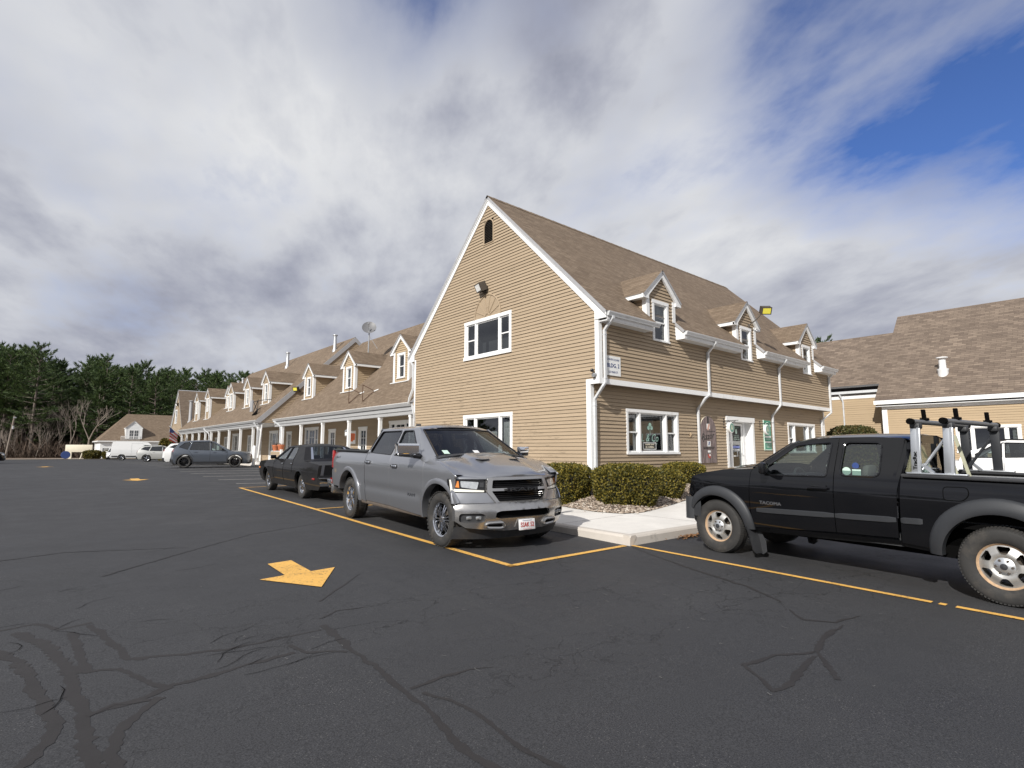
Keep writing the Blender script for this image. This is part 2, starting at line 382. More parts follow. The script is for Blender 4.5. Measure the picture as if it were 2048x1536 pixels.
def mat_shingle(name, cols, bw=0.33, rh=0.145):
    m, t = material(name); uv = t.n('UVMap').outputs[0]
    b = t.n('TexBrick', Color1=cols[0], Color2=cols[1], Mortar=cols[2], Scale=1.0, offset_=0.5, squash_=1.0)
    for k_, v_ in (('Mortar Size', 0.006), ('Mortar Smooth', 0.3), ('Bias', 0.0), ('Brick Width', bw), ('Row Height', rh)): b.inputs[k_].default_value = v_
    wob = t.noise(uv, 3.0, 2, 0.5, 0, 'Color')
    t._set(b.inputs['Vector'], t.vmath('ADD', uv, t.vmath('MULTIPLY', t.vmath('SUBTRACT', wob, (0.5, 0.5, 0.5)), (0.10, 0.012, 0))))
    b2 = t.n('TexBrick', Color1=(0.86, 0.86, 0.86), Color2=(1.12, 1.12, 1.12), Mortar=(0.9, 0.9, 0.9), Scale=1.0, offset_=0.37)
    for k_, v_ in (('Mortar Size', 0.0), ('Bias', 0.1), ('Brick Width', bw * 0.56), ('Row Height', rh)): b2.inputs[k_].default_value = v_
    t._set(b2.inputs['Vector'], t.mapping(uv, loc=(0.11, 0, 0)))
    c = t.mix(1.0, b.outputs['Color'], b2.outputs['Color'], 'MULTIPLY')
    c = t.mix(t.ramp(t.noise(uv, 0.35, 4), (0.35, 0.0), (0.72, 0.4)), c, tuple(v * 0.72 for v in cols[0]))
    g = t.noise(uv, 120, 2); c = t.mix(t.ramp(g, (0.35, 0.0), (0.7, 0.35)), c, tuple(v * 1.5 for v in cols[1]))
    # butt edge of every course
    sp = t.n('SeparateXYZ'); t._set(sp.inputs[0], uv)
    fr = t.math('FRACT', t.math('DIVIDE', sp.outputs['Y'], rh))
    c = t.mix(t.ramp(fr, (0.0, 0.55), (0.16, 0.0)), c, tuple(v * 0.30 for v in cols[0]))
    h = t.math('ADD', t.math('MULTIPLY', fr, -0.8), t.math('ADD', t.math('MULTIPLY', b.outputs['Fac'], -0.5), t.math('MULTIPLY', b2.outputs['Color'], 0.5)))
    finish(t, t.n('BsdfPrincipled', Base__Color=c, Roughness=0.9, Specular__IOR__Level=0.25), h, 0.8, 0.012)
mat_shingle('shingle', ((0.135, 0.098, 0.068), (0.205, 0.155, 0.110), (0.07, 0.05, 0.036)))
mat_shingle('shingle_dark', ((0.115, 0.085, 0.064), (0.180, 0.140, 0.104), (0.06, 0.045, 0.034)))
mat_shingle('shingle_mix', ((0.105, 0.080, 0.064), (0.215, 0.168, 0.130), (0.065, 0.05, 0.04)), 0.42, 0.16)
simple('trim', (0.80, 0.80, 0.79), 0.5, var=0.03, scale=2, dirt=((0.55, 0.54, 0.52), 0.58, 0.85, 3.0))
simple('trim_flat', (0.74, 0.74, 0.74), 0.6, var=0.04, scale=3, dirt=((0.45, 0.45, 0.44), 0.55, 0.8, 6.0))
simple('gutter_metal', (0.60, 0.61, 0.62), 0.38, var=0.05, scale=1.5, dirt=((0.38, 0.38, 0.37), 0.52, 0.8, 3.5))
simple('beam_gray', (0.36, 0.36, 0.36), 0.6, var=0.08, scale=2); simple('soffit', (0.60, 0.60, 0.60), 0.7)
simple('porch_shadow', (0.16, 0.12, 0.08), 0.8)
simple('fascia_gray', (0.34, 0.34, 0.35), 0.6, var=0.1)
m, t = material('glass'); lw = schlick(t, .05)
oc = t.n('TexCoord').outputs['Object']
gl = t.n('BsdfGlossy', Roughness=0.015); gl.inputs['Color'].default_value = (0.95, 0.97, 1, 1)
b_ = t.n('Bump', Strength=0.03, Distance=0.02, Height=t.noise(oc, 1.6, 2)); t._set(gl.inputs['Normal'], b_)
tr = t.n('BsdfTransparent'); tr.inputs[0].default_value = (0.62, 0.66, 0.66, 1)
mx = t.n('MixShader'); t._set(mx.inputs[0], t.math('ADD', lw, 0.05)); t._set(mx.inputs[1], tr.outputs[0]); t._set(mx.inputs[2], gl.outputs[0])
t.n('OutputMaterial', mx.outputs[0])
simple('room', (0.045, 0.045, 0.048), 0.9, var=0.5, scale=1.3)
simple('curtain', (0.32, 0.32, 0.31), 0.9, var=0.25, scale=9)
simple('screen', (0.10, 0.105, 0.11), 0.55, var=0.2, scale=4)
simple('black_metal', (0.02, 0.02, 0.021), 0.45)
simple('galv', (0.46, 0.47, 0.48), 0.42, metal=0.6, var=0.12, scale=4)
simple('rust', (0.10, 0.055, 0.035), 0.8, var=0.3, scale=12)
simple('bronze', (0.075, 0.062, 0.05), 0.5)
m, t = material('lamp_yellow'); finish(t, t.n('BsdfPrincipled', Base__Color=(0.80, 0.72, 0.10), Roughness=0.3))
simple('lamp_white', (0.80, 0.80, 0.78), 0.3)

# ---------------------------------------------------------------- ground
def sheet(name, pts_or_grid, m, lift=0.0, kind='structure'):
    mb = MB(); mb.poly([(x, y, gz(x, y) + lift) for x, y in pts_or_grid], m); return tag(mb.build(name), kind=kind)
mb = MB()
ys = sorted(set([-60, -30, -15, -8, -4] + list(np.arange(0, 60, 2.0)) + [64, 70, 76, 80, 90, 100, 104])); xs = [-120, -60, -30, -12, -4, 0, 4, 8, 12, 20, 30, 45, 70, 120]
vv = [(x, y, gz(x, y)) for y in ys for x in xs]; nx = len(xs)
mb.mesh(vv, [(j * nx + i, j * nx + i + 1, (j + 1) * nx + i + 1, (j + 1) * nx + i) for j in range(len(ys) - 1) for i in range(nx - 1)], 'asphalt', True)
tag(mb.build('asphalt_lot'), kind='structure')
mb = MB(); far = [-3000, -1500, -700, -300, -140, -60, -20, 20, 60, 140, 300, 700, 1500, 3000]
fy = [-3000, -900, -200, -60, 0, 36, 55, 80, 103, 140, 220, 400, 900, 3000]; nf = len(far)
vv = [(x, y, gz(x, y) - (0.06 if y <= 104 else 0.03)) for y in fy for x in far]
mb.mesh(vv, [(j * nf + i, j * nf + i + 1, (j + 1) * nf + i + 1, (j + 1) * nf + i) for j in range(len(fy) - 1) for i in range(nf - 1)], 'leaf_litter', True)
tag(mb.build('ground'), kind='structure')

def ribbon(mb, path, w, m, lift, step=0.35, jag=0.0):
    """flat strip on the ground along a path of (x, y), w may vary per point"""
    ws = w if isinstance(w, (list, tuple)) else [w] * len(path)
    P = []; Wd = []
    for i in range(len(path) - 1):
        a, b = path[i], path[i + 1]; L = math.hypot(b[0] - a[0], b[1] - a[1]); k = max(1, int(round(L / step)))
        for q in range(k): tt = q / k; P.append((lerp(a[0], b[0], tt), lerp(a[1], b[1], tt))); Wd.append(lerp(ws[i], ws[i + 1], tt))
    P.append(path[-1]); Wd.append(ws[-1]); prev = None; vs_ = []
    for i, p in enumerate(P):
        a, b = P[max(i - 1, 0)], P[min(i + 1, len(P) - 1)]; dx, dy = b[0] - a[0], b[1] - a[1]; L = math.hypot(dx, dy) or 1
        nx_, ny_ = -dy / L * Wd[i] / 2, dx / L * Wd[i] / 2
        for s_ in (1, -1):
            j_ = s_ * (1 + random.uniform(-jag, jag)); vs_.append((p[0] + nx_ * j_, p[1] + ny_ * j_, gz(p[0] + nx_ * j_, p[1] + ny_ * j_) + lift))
    mb.mesh(vs_, [(2 * i, 2 * i + 1, 2 * i + 3, 2 * i + 2) for i in range(len(P) - 1)], m)
random.seed(4)
mb = MB()
ribbon(mb, [(5.34, 20.36), (5.09, 13.0), (4.96, 10.2), (4.80, 5.54)], 0.10, 'paint_yellow', 0.008)
ribbon(mb, [(4.75, 5.59), (7.16, 5.565)], 0.10, 'paint_yellow', 0.008)
ribbon(mb, [(7.26, 5.50), (7.12, 1.62)], 0.085, 'paint_yellow', 0.008); ribbon(mb, [(7.118, 1.56), (7.115, 1.50)], 0.085, 'paint_yellow', 0.008); ribbon(mb, [(7.11, 1.42), (7.05, -2.5), (7.0, -6)], 0.085, 'paint_yellow', 0.008)
ribbon(mb, [(5.30, 20.36), (7.1, 20.5)], 0.08, 'paint_yellow', 0.0121); ribbon(mb, [(5.09, 13.0), (7.2, 13.05)], 0.08, 'paint_yellow', 0.0121)
tag(mb.build('yellow_parking_line'), kind='structure')
mb = MB()
for y in (22.5, 25.2, 27.9, 30.6, 33.25, 36.0, 40.8, 44.0, 47.2, 50.4, 53.6, 56.8, 60, 63): ribbon(mb, [(5.75, y), (10.5, y - 1.12)], 0.11, 'paint_white', 0.008, 1.0)
tag(mb.build('white_parking_line'), kind='structure')
def arrow(pts):
    mb = MB(); P = [(x, y, gz(x, y) + 0.008) for x, y in pts]
    for tri in ((0, 1, 2, 6), (2, 3, 4), (6, 2, 4), (6, 4, 5)): mb.poly([P[i] for i in tri], 'paint_yellow')
    return tag(mb.build('pavement_arrow'), kind='structure')
ar = [(2.378, 7.600), (2.692, 7.646), (2.664, 6.862), (2.979, 6.894), (2.478, 6.065), (2.051, 6.809), (2.349, 6.849)]
arrow(ar)
arrow([(x + 0.62, y + 20.1) for x, y in ar]); arrow([(x - 2.05, y + 38.4) for x, y in ar])
mb = MB()
tar = [([(-0.4, 6.3), (-0.11, 6.35), (0.12, 6.4), (0.25, 6.09), (0.49, 6.15)], .07), ([(0.46, 6.08), (0.55, 5.55), (0.63, 4.99), (0.75, 4.92)], .09), ([(0.63, 4.99), (1.21, 4.74), (1.95, 4.72)], .055),
 ([(-0.02, 6.21), (0.14, 5.81), (0.26, 5.26), (0.3, 4.75), (0.31, 4.34), (0.32, 3.95), (0.32, 3.2)], .13), ([(0.33, 5.95), (0.36, 5.3), (0.37, 4.89)], .09), ([(0.36, 4.9), (0.56, 4.82), (0.68, 4.43), (0.77, 4.24)], .075),
 ([(0.33, 4.14), (0.6, 4.18), (0.8, 4.29), (1.6, 4.36)], .075), ([(0.7, 4.14), (0.58, 3.99), (0.45, 3.81), (0.4, 3.57), (0.42, 3.2)], .10), ([(-0.2, 5.9), (-0.09, 5.73), (0.0, 5.47), (0.09, 4.97), (0.15, 4.51), (0.2, 4.19), (0.17, 3.94), (0.1, 3.79), (0.0, 3.6)], .12),
 ([(2.0, 4.84), (1.99, 4.61), (1.95, 4.21), (1.94, 3.66), (1.91, 3.24), (1.89, 2.91), (1.83, 2.64), (1.8, 2.41), (1.85, 2.1)], [.10, .12, .08, .06, .07, .06, .07, .08, .09]), ([(1.62, 4.54), (1.67, 4.3), (1.91, 4.13)], .05),
 ([(1.95, 3.27), (2.2, 3.29), (2.43, 3.27), (2.59, 3.19)], [.05, .05, .03, .01]), ([(1.99, 3.17), (2.06, 2.98), (2.09, 2.75), (2.06, 2.48), (2.05, 2.2)], .055), ([(2.05, 5.02), (2.25, 5.15), (2.51, 5.1)], [.035, .03, .01]),
 ([(2.26, 5.56), (2.64, 5.94), (3.09, 6.4)], [.03, .04, .01]), ([(0.34, 4.13), (0.47, 4.21), (0.65, 4.14)], .06), ([(4.02, 2.08), (4.39, 2.02), (4.69, 1.85)], .055), ([(4.02, 2.08), (3.87, 1.87), (3.75, 1.75), (3.93, 1.72), (4.19, 1.77), (4.61, 1.82)], [.05, .06, .07, .09, .07, .05]),
 ([(4.7, 1.84), (5.1, 1.92), (5.6, 1.95)], [.08, .09, .02]), ([(4.71, 1.83), (4.5, 1.69), (4.27, 1.55)], [.05, .08, .06]), ([(5.69, 2.45), (5.47, 2.23), (5.61, 2.02), (6.01, 1.94)], [.02, .06, .05, .02]), ([(7.14, 5.42), (6.57, 4.11), (6.22, 3.1), (5.89, 2.61)], [.02, .05, .08, .03]),
 ([(2.04, 2.36), (2.05, 2.18), (2.06, 1.9)], .05), ([(0.7, 8.1), (1.6, 9.0), (2.9, 10.2), (4.6, 10.9)], [.05, .03, .03, .02]), ([(-1.2, 9.6), (0.4, 10.1), (1.8, 9.5)], [.08, .04, .02])]
rs = random.Random(5)
def wiggle(P, a):
    out = [P[0]]
    for i in range(len(P) - 1):
        x0, y0 = P[i]; x1, y1 = P[i + 1]; L = math.hypot(x1 - x0, y1 - y0); k = max(2, int(L / 0.11))
        for q in range(1, k + 1):
            tt = q / k; e = a if q < k else a * 0.5; out.append((lerp(x0, x1, tt) + rs.uniform(-e, e), lerp(y0, y1, tt) + rs.uniform(-e, e)))
    return out
for k, (P, w) in enumerate(tar):
    n0 = len(P); W = w if isinstance(w, list) else [w] * n0; Q = wiggle(P, 0.014); nq = len(Q)
    ribbon(mb, Q, [float(np.interp(i / (nq - 1) * (n0 - 1), range(n0), W)) * rs.uniform(0.42, 0.80) for i in range(nq)], 'tar', 0.0012 + 0.00012 * k, 0.035, 0.42)
# open cracks reaching out of the sealed ones
for k in range(26):
    x, y = rs.choice([(rs.uniform(-0.3, 0.9), rs.uniform(3.9, 8.2)), (rs.uniform(-0.6, 2.0), rs.uniform(7.6, 10.6)), (rs.uniform(1.0, 1.8), rs.uniform(4.1, 5.0))]); a = rs.uniform(-0.5, 1.1); P = [(x, y)]
    for q in range(rs.randint(2, 6)): a += rs.uniform(-.6, .6); x += math.cos(a) * 0.09; y += math.sin(a) * 0.09; P.append((x, y))
    ribbon(mb, P, [0.003] + [rs.uniform(.003, .007) for _ in P[2:]] + [0.002], 'crackdark', 0.0046 + 0.00002 * k, 0.2)
for k in range(70):
    x, y = rs.uniform(3.2, 7.2), rs.uniform(1.0, 4.8)
    if rs.random() < .3: x, y = rs.uniform(1.4, 4.5), rs.uniform(2.5, 9)
    a = rs.uniform(1.2, 2.6); L = rs.uniform(.012, .07); ribbon(mb, wiggle([(x, y), (x + math.cos(a) * L, y + math.sin(a) * L)], .014), rs.uniform(.002, .007), 'scuff', 0.0058 + 0.00002 * k, 0.2)
tag(mb.build('sealed_crack'), kind='structure')

# kerbed walk at the corner of the main building, with the gravel bed behind it
WALKZ = 0.225
mb = MB()
walk = [(7.22, 5.50), (12.5, 5.42), (60, 5.3), (60, 11.3), (7.45, 11.3), (7.40, 8.6)]
walk2 = [(7.40, 8.6), (7.45, 11.3), (12.9, 11.3), (12.9, 21.0), (12.6, 24), (12.0, 70), (10.0, 70), (10.6, 24), (8.2, 17), (7.55, 13.0)]
def slab(mb, P, z, m):
    mb.poly([(x, y, z(x, y)) for x, y in P], m)
zw = lambda x, y: max(WALKZ, gz(x, y) + 0.10)
n_ = 0
def strip_walk(mb, edge, inner, m):
    for i in range(len(edge) - 1):
        a, b, c, d_ = edge[i], edge[i + 1], inner[i + 1], inner[i]; k = max(1, int(math.hypot(b[0] - a[0], b[1] - a[1]) / 1.6))
        for q in range(k):
            p = [(lerp(a[0], b[0], q / k), lerp(a[1], b[1], q / k)), (lerp(a[0], b[0], (q + 1) / k), lerp(a[1], b[1], (q + 1) / k)), (lerp(d_[0], c[0], (q + 1) / k), lerp(d_[1], c[1], (q + 1) / k)), (lerp(d_[0], c[0], q / k), lerp(d_[1], c[1], q / k))]
            mb.poly([(x, y, zw(x, y)) for x, y in p], m)
strip_walk(mb, [(7.28, 5.56), (12.5, 5.48), (45, 5.31)], [(7.45, 9.2), (13.5, 9.4), (45, 11.04)], 'concrete')
strip_walk(mb, [(11.92, 70), (10.66, 24), (8.21, 17), (7.56, 13.0), (7.45, 9.2)], [(13.9, 70), (13.9, 24), (12.6, 17), (12.6, 13.0), (13.5, 9.4)], 'concrete')
# score joints
for (x0, y0, x1, y1) in ((8.35, 8.75, 9.62, 8.02), (9.75, 7.35, 9.62, 5.55), (12.6, 8.0, 12.45, 5.52), (7.45, 10.9, 10.2, 10.9), (7.5, 12.6, 10.4, 12.6), (15.6, 8.8, 15.5, 5.5), (7.35, 7.25, 9.4, 7.35)):
    L_ = math.hypot(x1 - x0, y1 - y0); nx_, ny_ = -(y1 - y0) / L_ * .006, (x1 - x0) / L_ * .006; mb.poly([(x0 + nx_, y0 + ny_, zw(x0, y0) + .0015), (x1 + nx_, y1 + ny_, zw(x1, y1) + .0015), (x1 - nx_, y1 - ny_, zw(x1, y1) + .0015), (x0 - nx_, y0 - ny_, zw(x0, y0) + .0015)], 'soil')
tag(mb.build('sidewalk'), kind='structure')
mb = MB()
def kerb(path, w=0.15, sg_=1, up=0.0):
    n = len(path)
    for i in range(n - 1):
        a, b = path[i], path[i + 1]; L = math.hypot(b[0] - a[0], b[1] - a[1]); k = max(1, int(L / 1.2)); nx_, ny_ = (b[1] - a[1]) / L, -(b[0] - a[0]) / L
        for q in range(k):
            p, r_ = (lerp(a[0], b[0], q / k), lerp(a[1], b[1], q / k)), (lerp(a[0], b[0], (q + 1) / k), lerp(a[1], b[1], (q + 1) / k))
            e = 0.004 if q < k - 1 else 0.0
            r_ = (r_[0] - (b[0] - a[0]) / L * e, r_[1] - (b[1] - a[1]) / L * e)
            jx = rs.uniform(-.006, .006)
            o = lambda pt, d_: (pt[0] + sg_ * nx_ * (d_ + jx), pt[1] + sg_ * ny_ * (d_ + jx))
            prof = [(0.0, -0.15), (0.004, 0.0), (0.02, None, -0.018), (0.045, None, 0.002), (w, None, 0.002), (w, -0.1)]
            rows = []
            for pt in (p, r_):
                g = gz(*pt); tz = zw(*o(pt, w)) + up
                rows.append([(*o(pt, 0.0), g - 0.1), (*o(pt, 0.012), tz - 0.035), (*o(pt, 0.035), tz - 0.006), (*o(pt, 0.06), tz + 0.004), (*o(pt, w), tz + 0.004), (*o(pt, w), tz - 0.05)])
            for j in range(5): mb.poly([rows[0][j], rows[1][j], rows[1][j + 1], rows[0][j + 1]], 'kerbstone')
            mb.poly(rows[0], 'kerbstone'); mb.poly(rows[1][::-1], 'kerbstone')
kerb([(7.22, 5.50), (12.5, 5.42), (45, 5.25)][::-1]); kerb([(7.205, 5.51), (7.40, 9.2), (7.50, 13.0), (8.15, 17.05), (10.6, 24.0), (11.85, 70)], up=.002)
tag(mb.build('kerb'), kind='structure')
# gravel bed, mounded up to the wall
mb = MB(); nb = 26
def bed_edge(a):   # front boundary of the bed as (x, y), a in 0..1 from the gable side round to the door
    P = [(10.6, 14.0), (10.25, 10.9), (9.6, 9.05), (9.41, 8.1), (9.6, 7.45), (10.25, 7.37), (11.94, 7.88), (13.82, 8.48), (17.0, 9.2), (20.3, 9.4)]
    x = a * (len(P) - 1); i = min(int(x), len(P) - 2); return (lerp(P[i][0], P[i + 1][0], x - i), lerp(P[i][1], P[i + 1][1], x - i))
def bed_in(a):
    P = [(12.7, 14.0), (12.7, 13.0), (12.7, 12.2), (12.7, 11.6), (12.7, 11.1), (12.9, 11.05), (13.6, 11.05), (15.4, 11.05), (17.0, 11.05), (20.4, 11.05)]
    x = a * (len(P) - 1); i = min(int(x), len(P) - 2); return (lerp(P[i][0], P[i + 1][0], x - i), lerp(P[i][1], P[i + 1][1], x - i))
def bed_z(b): return 0.235 + 0.40 * (1 - (1 - min(1, b)) ** 2.0)
def bed_pt(a, b):
    p, q = bed_edge(a), bed_in(a); return (lerp(p[0], q[0], b), lerp(p[1], q[1], b), bed_z(b) * (1 if a < .93 else 1))
vv = [bed_pt(i / nb, j / 8) for i in range(nb + 1) for j in range(9)]
mb.mesh(vv, [(i * 9 + j, i * 9 + j + 1, (i + 1) * 9 + j + 1, (i + 1) * 9 + j) for i in range(nb) for j in range(8)], 'soil', True)
tag(mb.build('gravel_bed_ground'), kind='structure')
mb = MB(); ico = [(0, 0, 1), (.89, 0, .45), (.28, .85, .45), (-.72, .53, .45), (-.72, -.53, .45), (.28, -.85, .45), (.72, .53, -.3), (-.28, .85, -.3), (-.89, 0, -.3), (-.28, -.85, -.3), (.72, -.53, -.3)]
icf = [(0, 1, 2), (0, 2, 3), (0, 3, 4), (0, 4, 5), (0, 5, 1), (1, 6, 2), (2, 7, 3), (3, 8, 4), (4, 9, 5), (5, 10, 1), (6, 7, 2), (7, 8, 3), (8, 9, 4), (9, 10, 5), (10, 6, 1)]
for k in range(7500):
    a = rs.uniform(0.0, 0.86); b = rs.random() ** 1.3 * (0.98); x, y, z = bed_pt(a, b)
    if rs.random() < 0.02: x += rs.uniform(-.25, .1); y -= rs.uniform(0, .2); z = WALKZ + .01
    s_ = rs.uniform(.014, .034); rz = rs.uniform(0, 6.28); c_, sn = math.cos(rz), math.sin(rz); sx_, sy_, sz_ = s_ * rs.uniform(.8, 1.5), s_ * rs.uniform(.7, 1.1), s_ * rs.uniform(.45, .8)
    mb.mesh([(x + (p[0] * sx_ * c_ - p[1] * sy_ * sn), y + (p[0] * sx_ * sn + p[1] * sy_ * c_), z + p[2] * sz_ + .004) for p in ico], icf, 'pebble')
tag(mb.build('gravel'), kind='stuff')
# strip of dead leaves along the kerb by the black pickup
mb = MB()
for k in range(420):
    tt = rs.random() ** 1.5; x = lerp(8.55, 9.9, tt) + rs.gauss(0, .12); y = 5.44 - abs(rs.gauss(0, .07)); s_ = rs.uniform(.012, .032); a = rs.uniform(0, 6.28); z = gz(x, y) + .012 + rs.random() * .035
    e1 = V(math.cos(a), math.sin(a), rs.uniform(-.5, .5)) * s_; e2 = V(-math.sin(a), math.cos(a), rs.uniform(-.5, .5)) * s_ * .6; c = V(x, y, z); mb.poly([c - e1, c + e2, c + e1, c - e2], 'dead_leaf')
simple('dead_leaf', (0.22, 0.11, 0.045), 0.9, var=0.4, scale=20)
tag(mb.build('dead_leaves'), kind='stuff')
# verge and road at the far end of the lot
mb = MB(); mb.poly([(x, y, 0.06) for x, y in ((-60, 113), (6.0, 113), (6.5, 108.6), (-60, 109))], 'mulch'); tag(mb.build('roadside_verge'), kind='structure')
mb = MB(); mb.poly([(x, y, 0.05) for x, y in ((-300, 113), (60, 113), (60, 116), (-300, 116))], 'kerbstone'); tag(mb.build('road'), kind='structure')
mb = MB(); mb.mesh([(3.2, 104, .10), (8.0, 100, .14), (30, 98, .14), (30, 113, .09), (3, 110, .09)], [(0, 1, 2, 3, 4)], 'mulch'); tag(mb.build('planted_island'), kind='structure')
# ---------------------------------------------------------------- building kit
def frame(P0, u, n): return (Vector(P0), Vector(u).normalized(), Vector(n).normalized())
def fp(fr, u, z, d=0.0): return fr[0] + fr[1] * u + V(0, 0, z) + fr[2] * d
def wbox(mb, fr, u0, u1, z0, z1, d0, d1, m, bev=0.0):
    c = fp(fr, (u0 + u1) / 2, (z0 + z1) / 2, (d0 + d1) / 2)
    mb.obox(c, fr[1] * (u1 - u0) / 2, fr[2] * (d1 - d0) / 2, V(0, 0, (z1 - z0) / 2), m, bev)
def clap(mb, fr, zlo, zhi, left, right, openings=(), m='siding', ex=0.116, lip=0.027, seed=0):
    """stepped clapboards; left/right give the extent at height z; openings (u0, u1, z0, z1) stay free"""
    L = left if callable(left) else (lambda z: left); Rr = right if callable(right) else (lambda z: right)
    z = zlo; flip = fr[1].cross(V(0, 0, 1)).dot(fr[2]) < 0; rr = random.Random(seed)
    me_ = 'siding_edge_shade' if m.startswith('siding') else m  # lip undersides get the painted shadow-gap colour
    def q(a, b, c, d, mm=None): mb.poly([d, c, b, a] if flip else [a, b, c, d], mm or m)
    while z < zhi - 1e-4:
        z1 = min(z + ex, zhi); br = sorted({z, z1} | {o[k] for o in openings for k in (2, 3) if z < o[k] < z1})
        ll = lip * rr.uniform(0.8, 1.15)
        for a, b in zip(br[:-1], br[1:]):
            act = sorted([(o[0], o[1]) for o in openings if o[2] < b - 1e-6 and o[3] > a + 1e-6])
            sp = []; cur = ('L',)
            for o in act: sp.append((cur, ('v', o[0]))); cur = ('v', o[1])
            sp.append((cur, ('R',)))
            for s0, s1 in sp:
                g = lambda s_, zz: L(zz) if s_[0] == 'L' else Rr(zz) if s_[0] == 'R' else s_[1]
                ua, ub, va, vb = g(s0, a), g(s0, b), g(s1, a), g(s1, b)
                if va <= ua and vb <= ub: continue
                va, vb = max(va, ua), max(vb, ub)
                da, db = ll * (1 - (a - z) / ex), ll * (1 - (b - z) / ex)
                q(fp(fr, ua, a, da), fp(fr, va, a, da), fp(fr, vb, b, db), fp(fr, ub, b, db))
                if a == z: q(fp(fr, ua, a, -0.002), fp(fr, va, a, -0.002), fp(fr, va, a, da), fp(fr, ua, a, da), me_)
        z = z1
def room(mb, fr, u0, u1, z0, z1, depth, d0=-0.03, m='room'):
    P = [fp(fr, u, z, d) for d in (d0, -depth) for u, z in ((u0, z0), (u1, z0), (u1, z1), (u0, z1))]
    mb.mesh(P, [(4, 5, 6, 7), (0, 1, 5, 4), (1, 2, 6, 5), (2, 3, 7, 6), (3, 0, 4, 7)], m)
def window(parent, org, fr, u0, u1, z0, z1, lites=(('dh', 1.0),), case=0.11, sill=0.05, depth=0.9, curtain=None, name='window', screen=True, casd=0.034, rec=0.04, label=None):
    """cased window: lites = (kind, share); dh = double hung, pic = fixed; panes are a sub-part"""
    mb = MB(org); gl = MB(org)
    wbox(mb, fr, u0, u0 + case, z0 + sill, z1 - case, -rec, casd, 'trim'); wbox(mb, fr, u1 - case, u1, z0 + sill, z1 - case, -rec, casd, 'trim')
    wbox(mb, fr, u0 - 0.012, u1 + 0.012, z1 - case, z1, -rec, casd + 0.008, 'trim'); wbox(mb, fr, u0 - 0.02, u1 + 0.02, z0, z0 + sill, -rec, casd + 0.03, 'trim')
    a0, a1, b0, b1 = u0 + case, u1 - case, z0 + sill, z1 - case; W = a1 - a0; tot = sum(l[1] for l in lites); u = a0; mul = 0.085
    for i, (k, s_) in enumerate(lites):
        w = (W - mul * (len(lites) - 1)) * s_ / tot; x0, x1 = u, u + w
        sd = -rec * 0.35
        sw = 0.045
        wbox(mb, fr, x0, x0 + sw, b0, b1, -rec - .01, sd, 'trim'); wbox(mb, fr, x1 - sw, x1, b0, b1, -rec - .01, sd, 'trim')
        wbox(mb, fr, x0 + sw, x1 - sw, b0, b0 + sw, -rec - .01, sd, 'trim'); wbox(mb, fr, x0 + sw, x1 - sw, b1 - sw, b1, -rec - .01, sd, 'trim')
        if k == 'dh':
            zm = lerp(b0, b1, 0.5); wbox(mb, fr, x0 + sw, x1 - sw, zm - .022, zm + .022, -rec - .01, sd + .006, 'trim')
            gl.poly([fp(fr, *p, -rec * 0.8) for p in ((x0 + sw, zm), (x1 - sw, zm), (x1 - sw, b1 - sw), (x0 + sw, b1 - sw))], 'glass')
            gl.poly([fp(fr, *p, -rec * 1.3) for p in ((x0 + sw, b0 + sw), (x1 - sw, b0 + sw), (x1 - sw, zm), (x0 + sw, zm))], 'glass')
        else: gl.poly([fp(fr, *p, -rec) for p in ((x0 + sw, b0 + sw), (x1 - sw, b0 + sw), (x1 - sw, b1 - sw), (x0 + sw, b1 - sw))], 'glass')
        if i < len(lites) - 1: wbox(mb, fr, x1, x1 + mul, b0, b1, -rec, casd * 0.7, 'trim')
        u = x1 + mul
    room(mb, fr, a0, a1, b0, b1, depth)
    if curtain:
        for (c0, c1, zc0, zc1) in curtain:
            n = 14; P = []
            for i in range(n + 1):
                uu = lerp(lerp(a0, a1, c0), lerp(a0, a1, c1), i / n); dd = -0.16 - 0.02 * math.sin(i * 2.1); P += [fp(fr, uu, lerp(b0, b1, zc0), dd), fp(fr, uu, lerp(b0, b1, zc1), dd)]
            mb.mesh(P, [(2 * i, 2 * i + 2, 2 * i + 3, 2 * i + 1) for i in range(n)], 'curtain', True)
    o = mb.build(name, parent)
    if label: o['label'] = label
    gl.build('pane', o); return o
def roof_plane(mb, e0, e1, r1, r0, m, th=0.10, edge='fascia_gray', off=(0, 0)):
    """one slope: eave e0-e1, ridge r0-r1 (any planar quad); top shingled, underside and edges boxed"""
    e0, e1, r1, r0 = map(Vector, (e0, e1, r1, r0)); ax = (e1 - e0).normalized(); n = (e1 - e0).cross(r0 - e0).normalized()
    if n.z < 0: n = -n
    up = n.cross(ax)
    if up.z < 0: up = -up
    uvf = lambda p: ((p - e0).dot(ax) + off[0], (p - e0).dot(up) + off[1])
    P = [e0, e1, r1, r0]
    if (e1 - e0).cross(r1 - e0).dot(n) < 0: P = P[::-1]
    mb.poly(P, m, [uvf(p) for p in P]); Q = [p - n * th for p in P]
    mb.poly(Q[::-1], edge)
    for i in range(4):
        j = (i + 1) % 4; mb.poly([P[j], P[i], Q[i], Q[j]], edge)
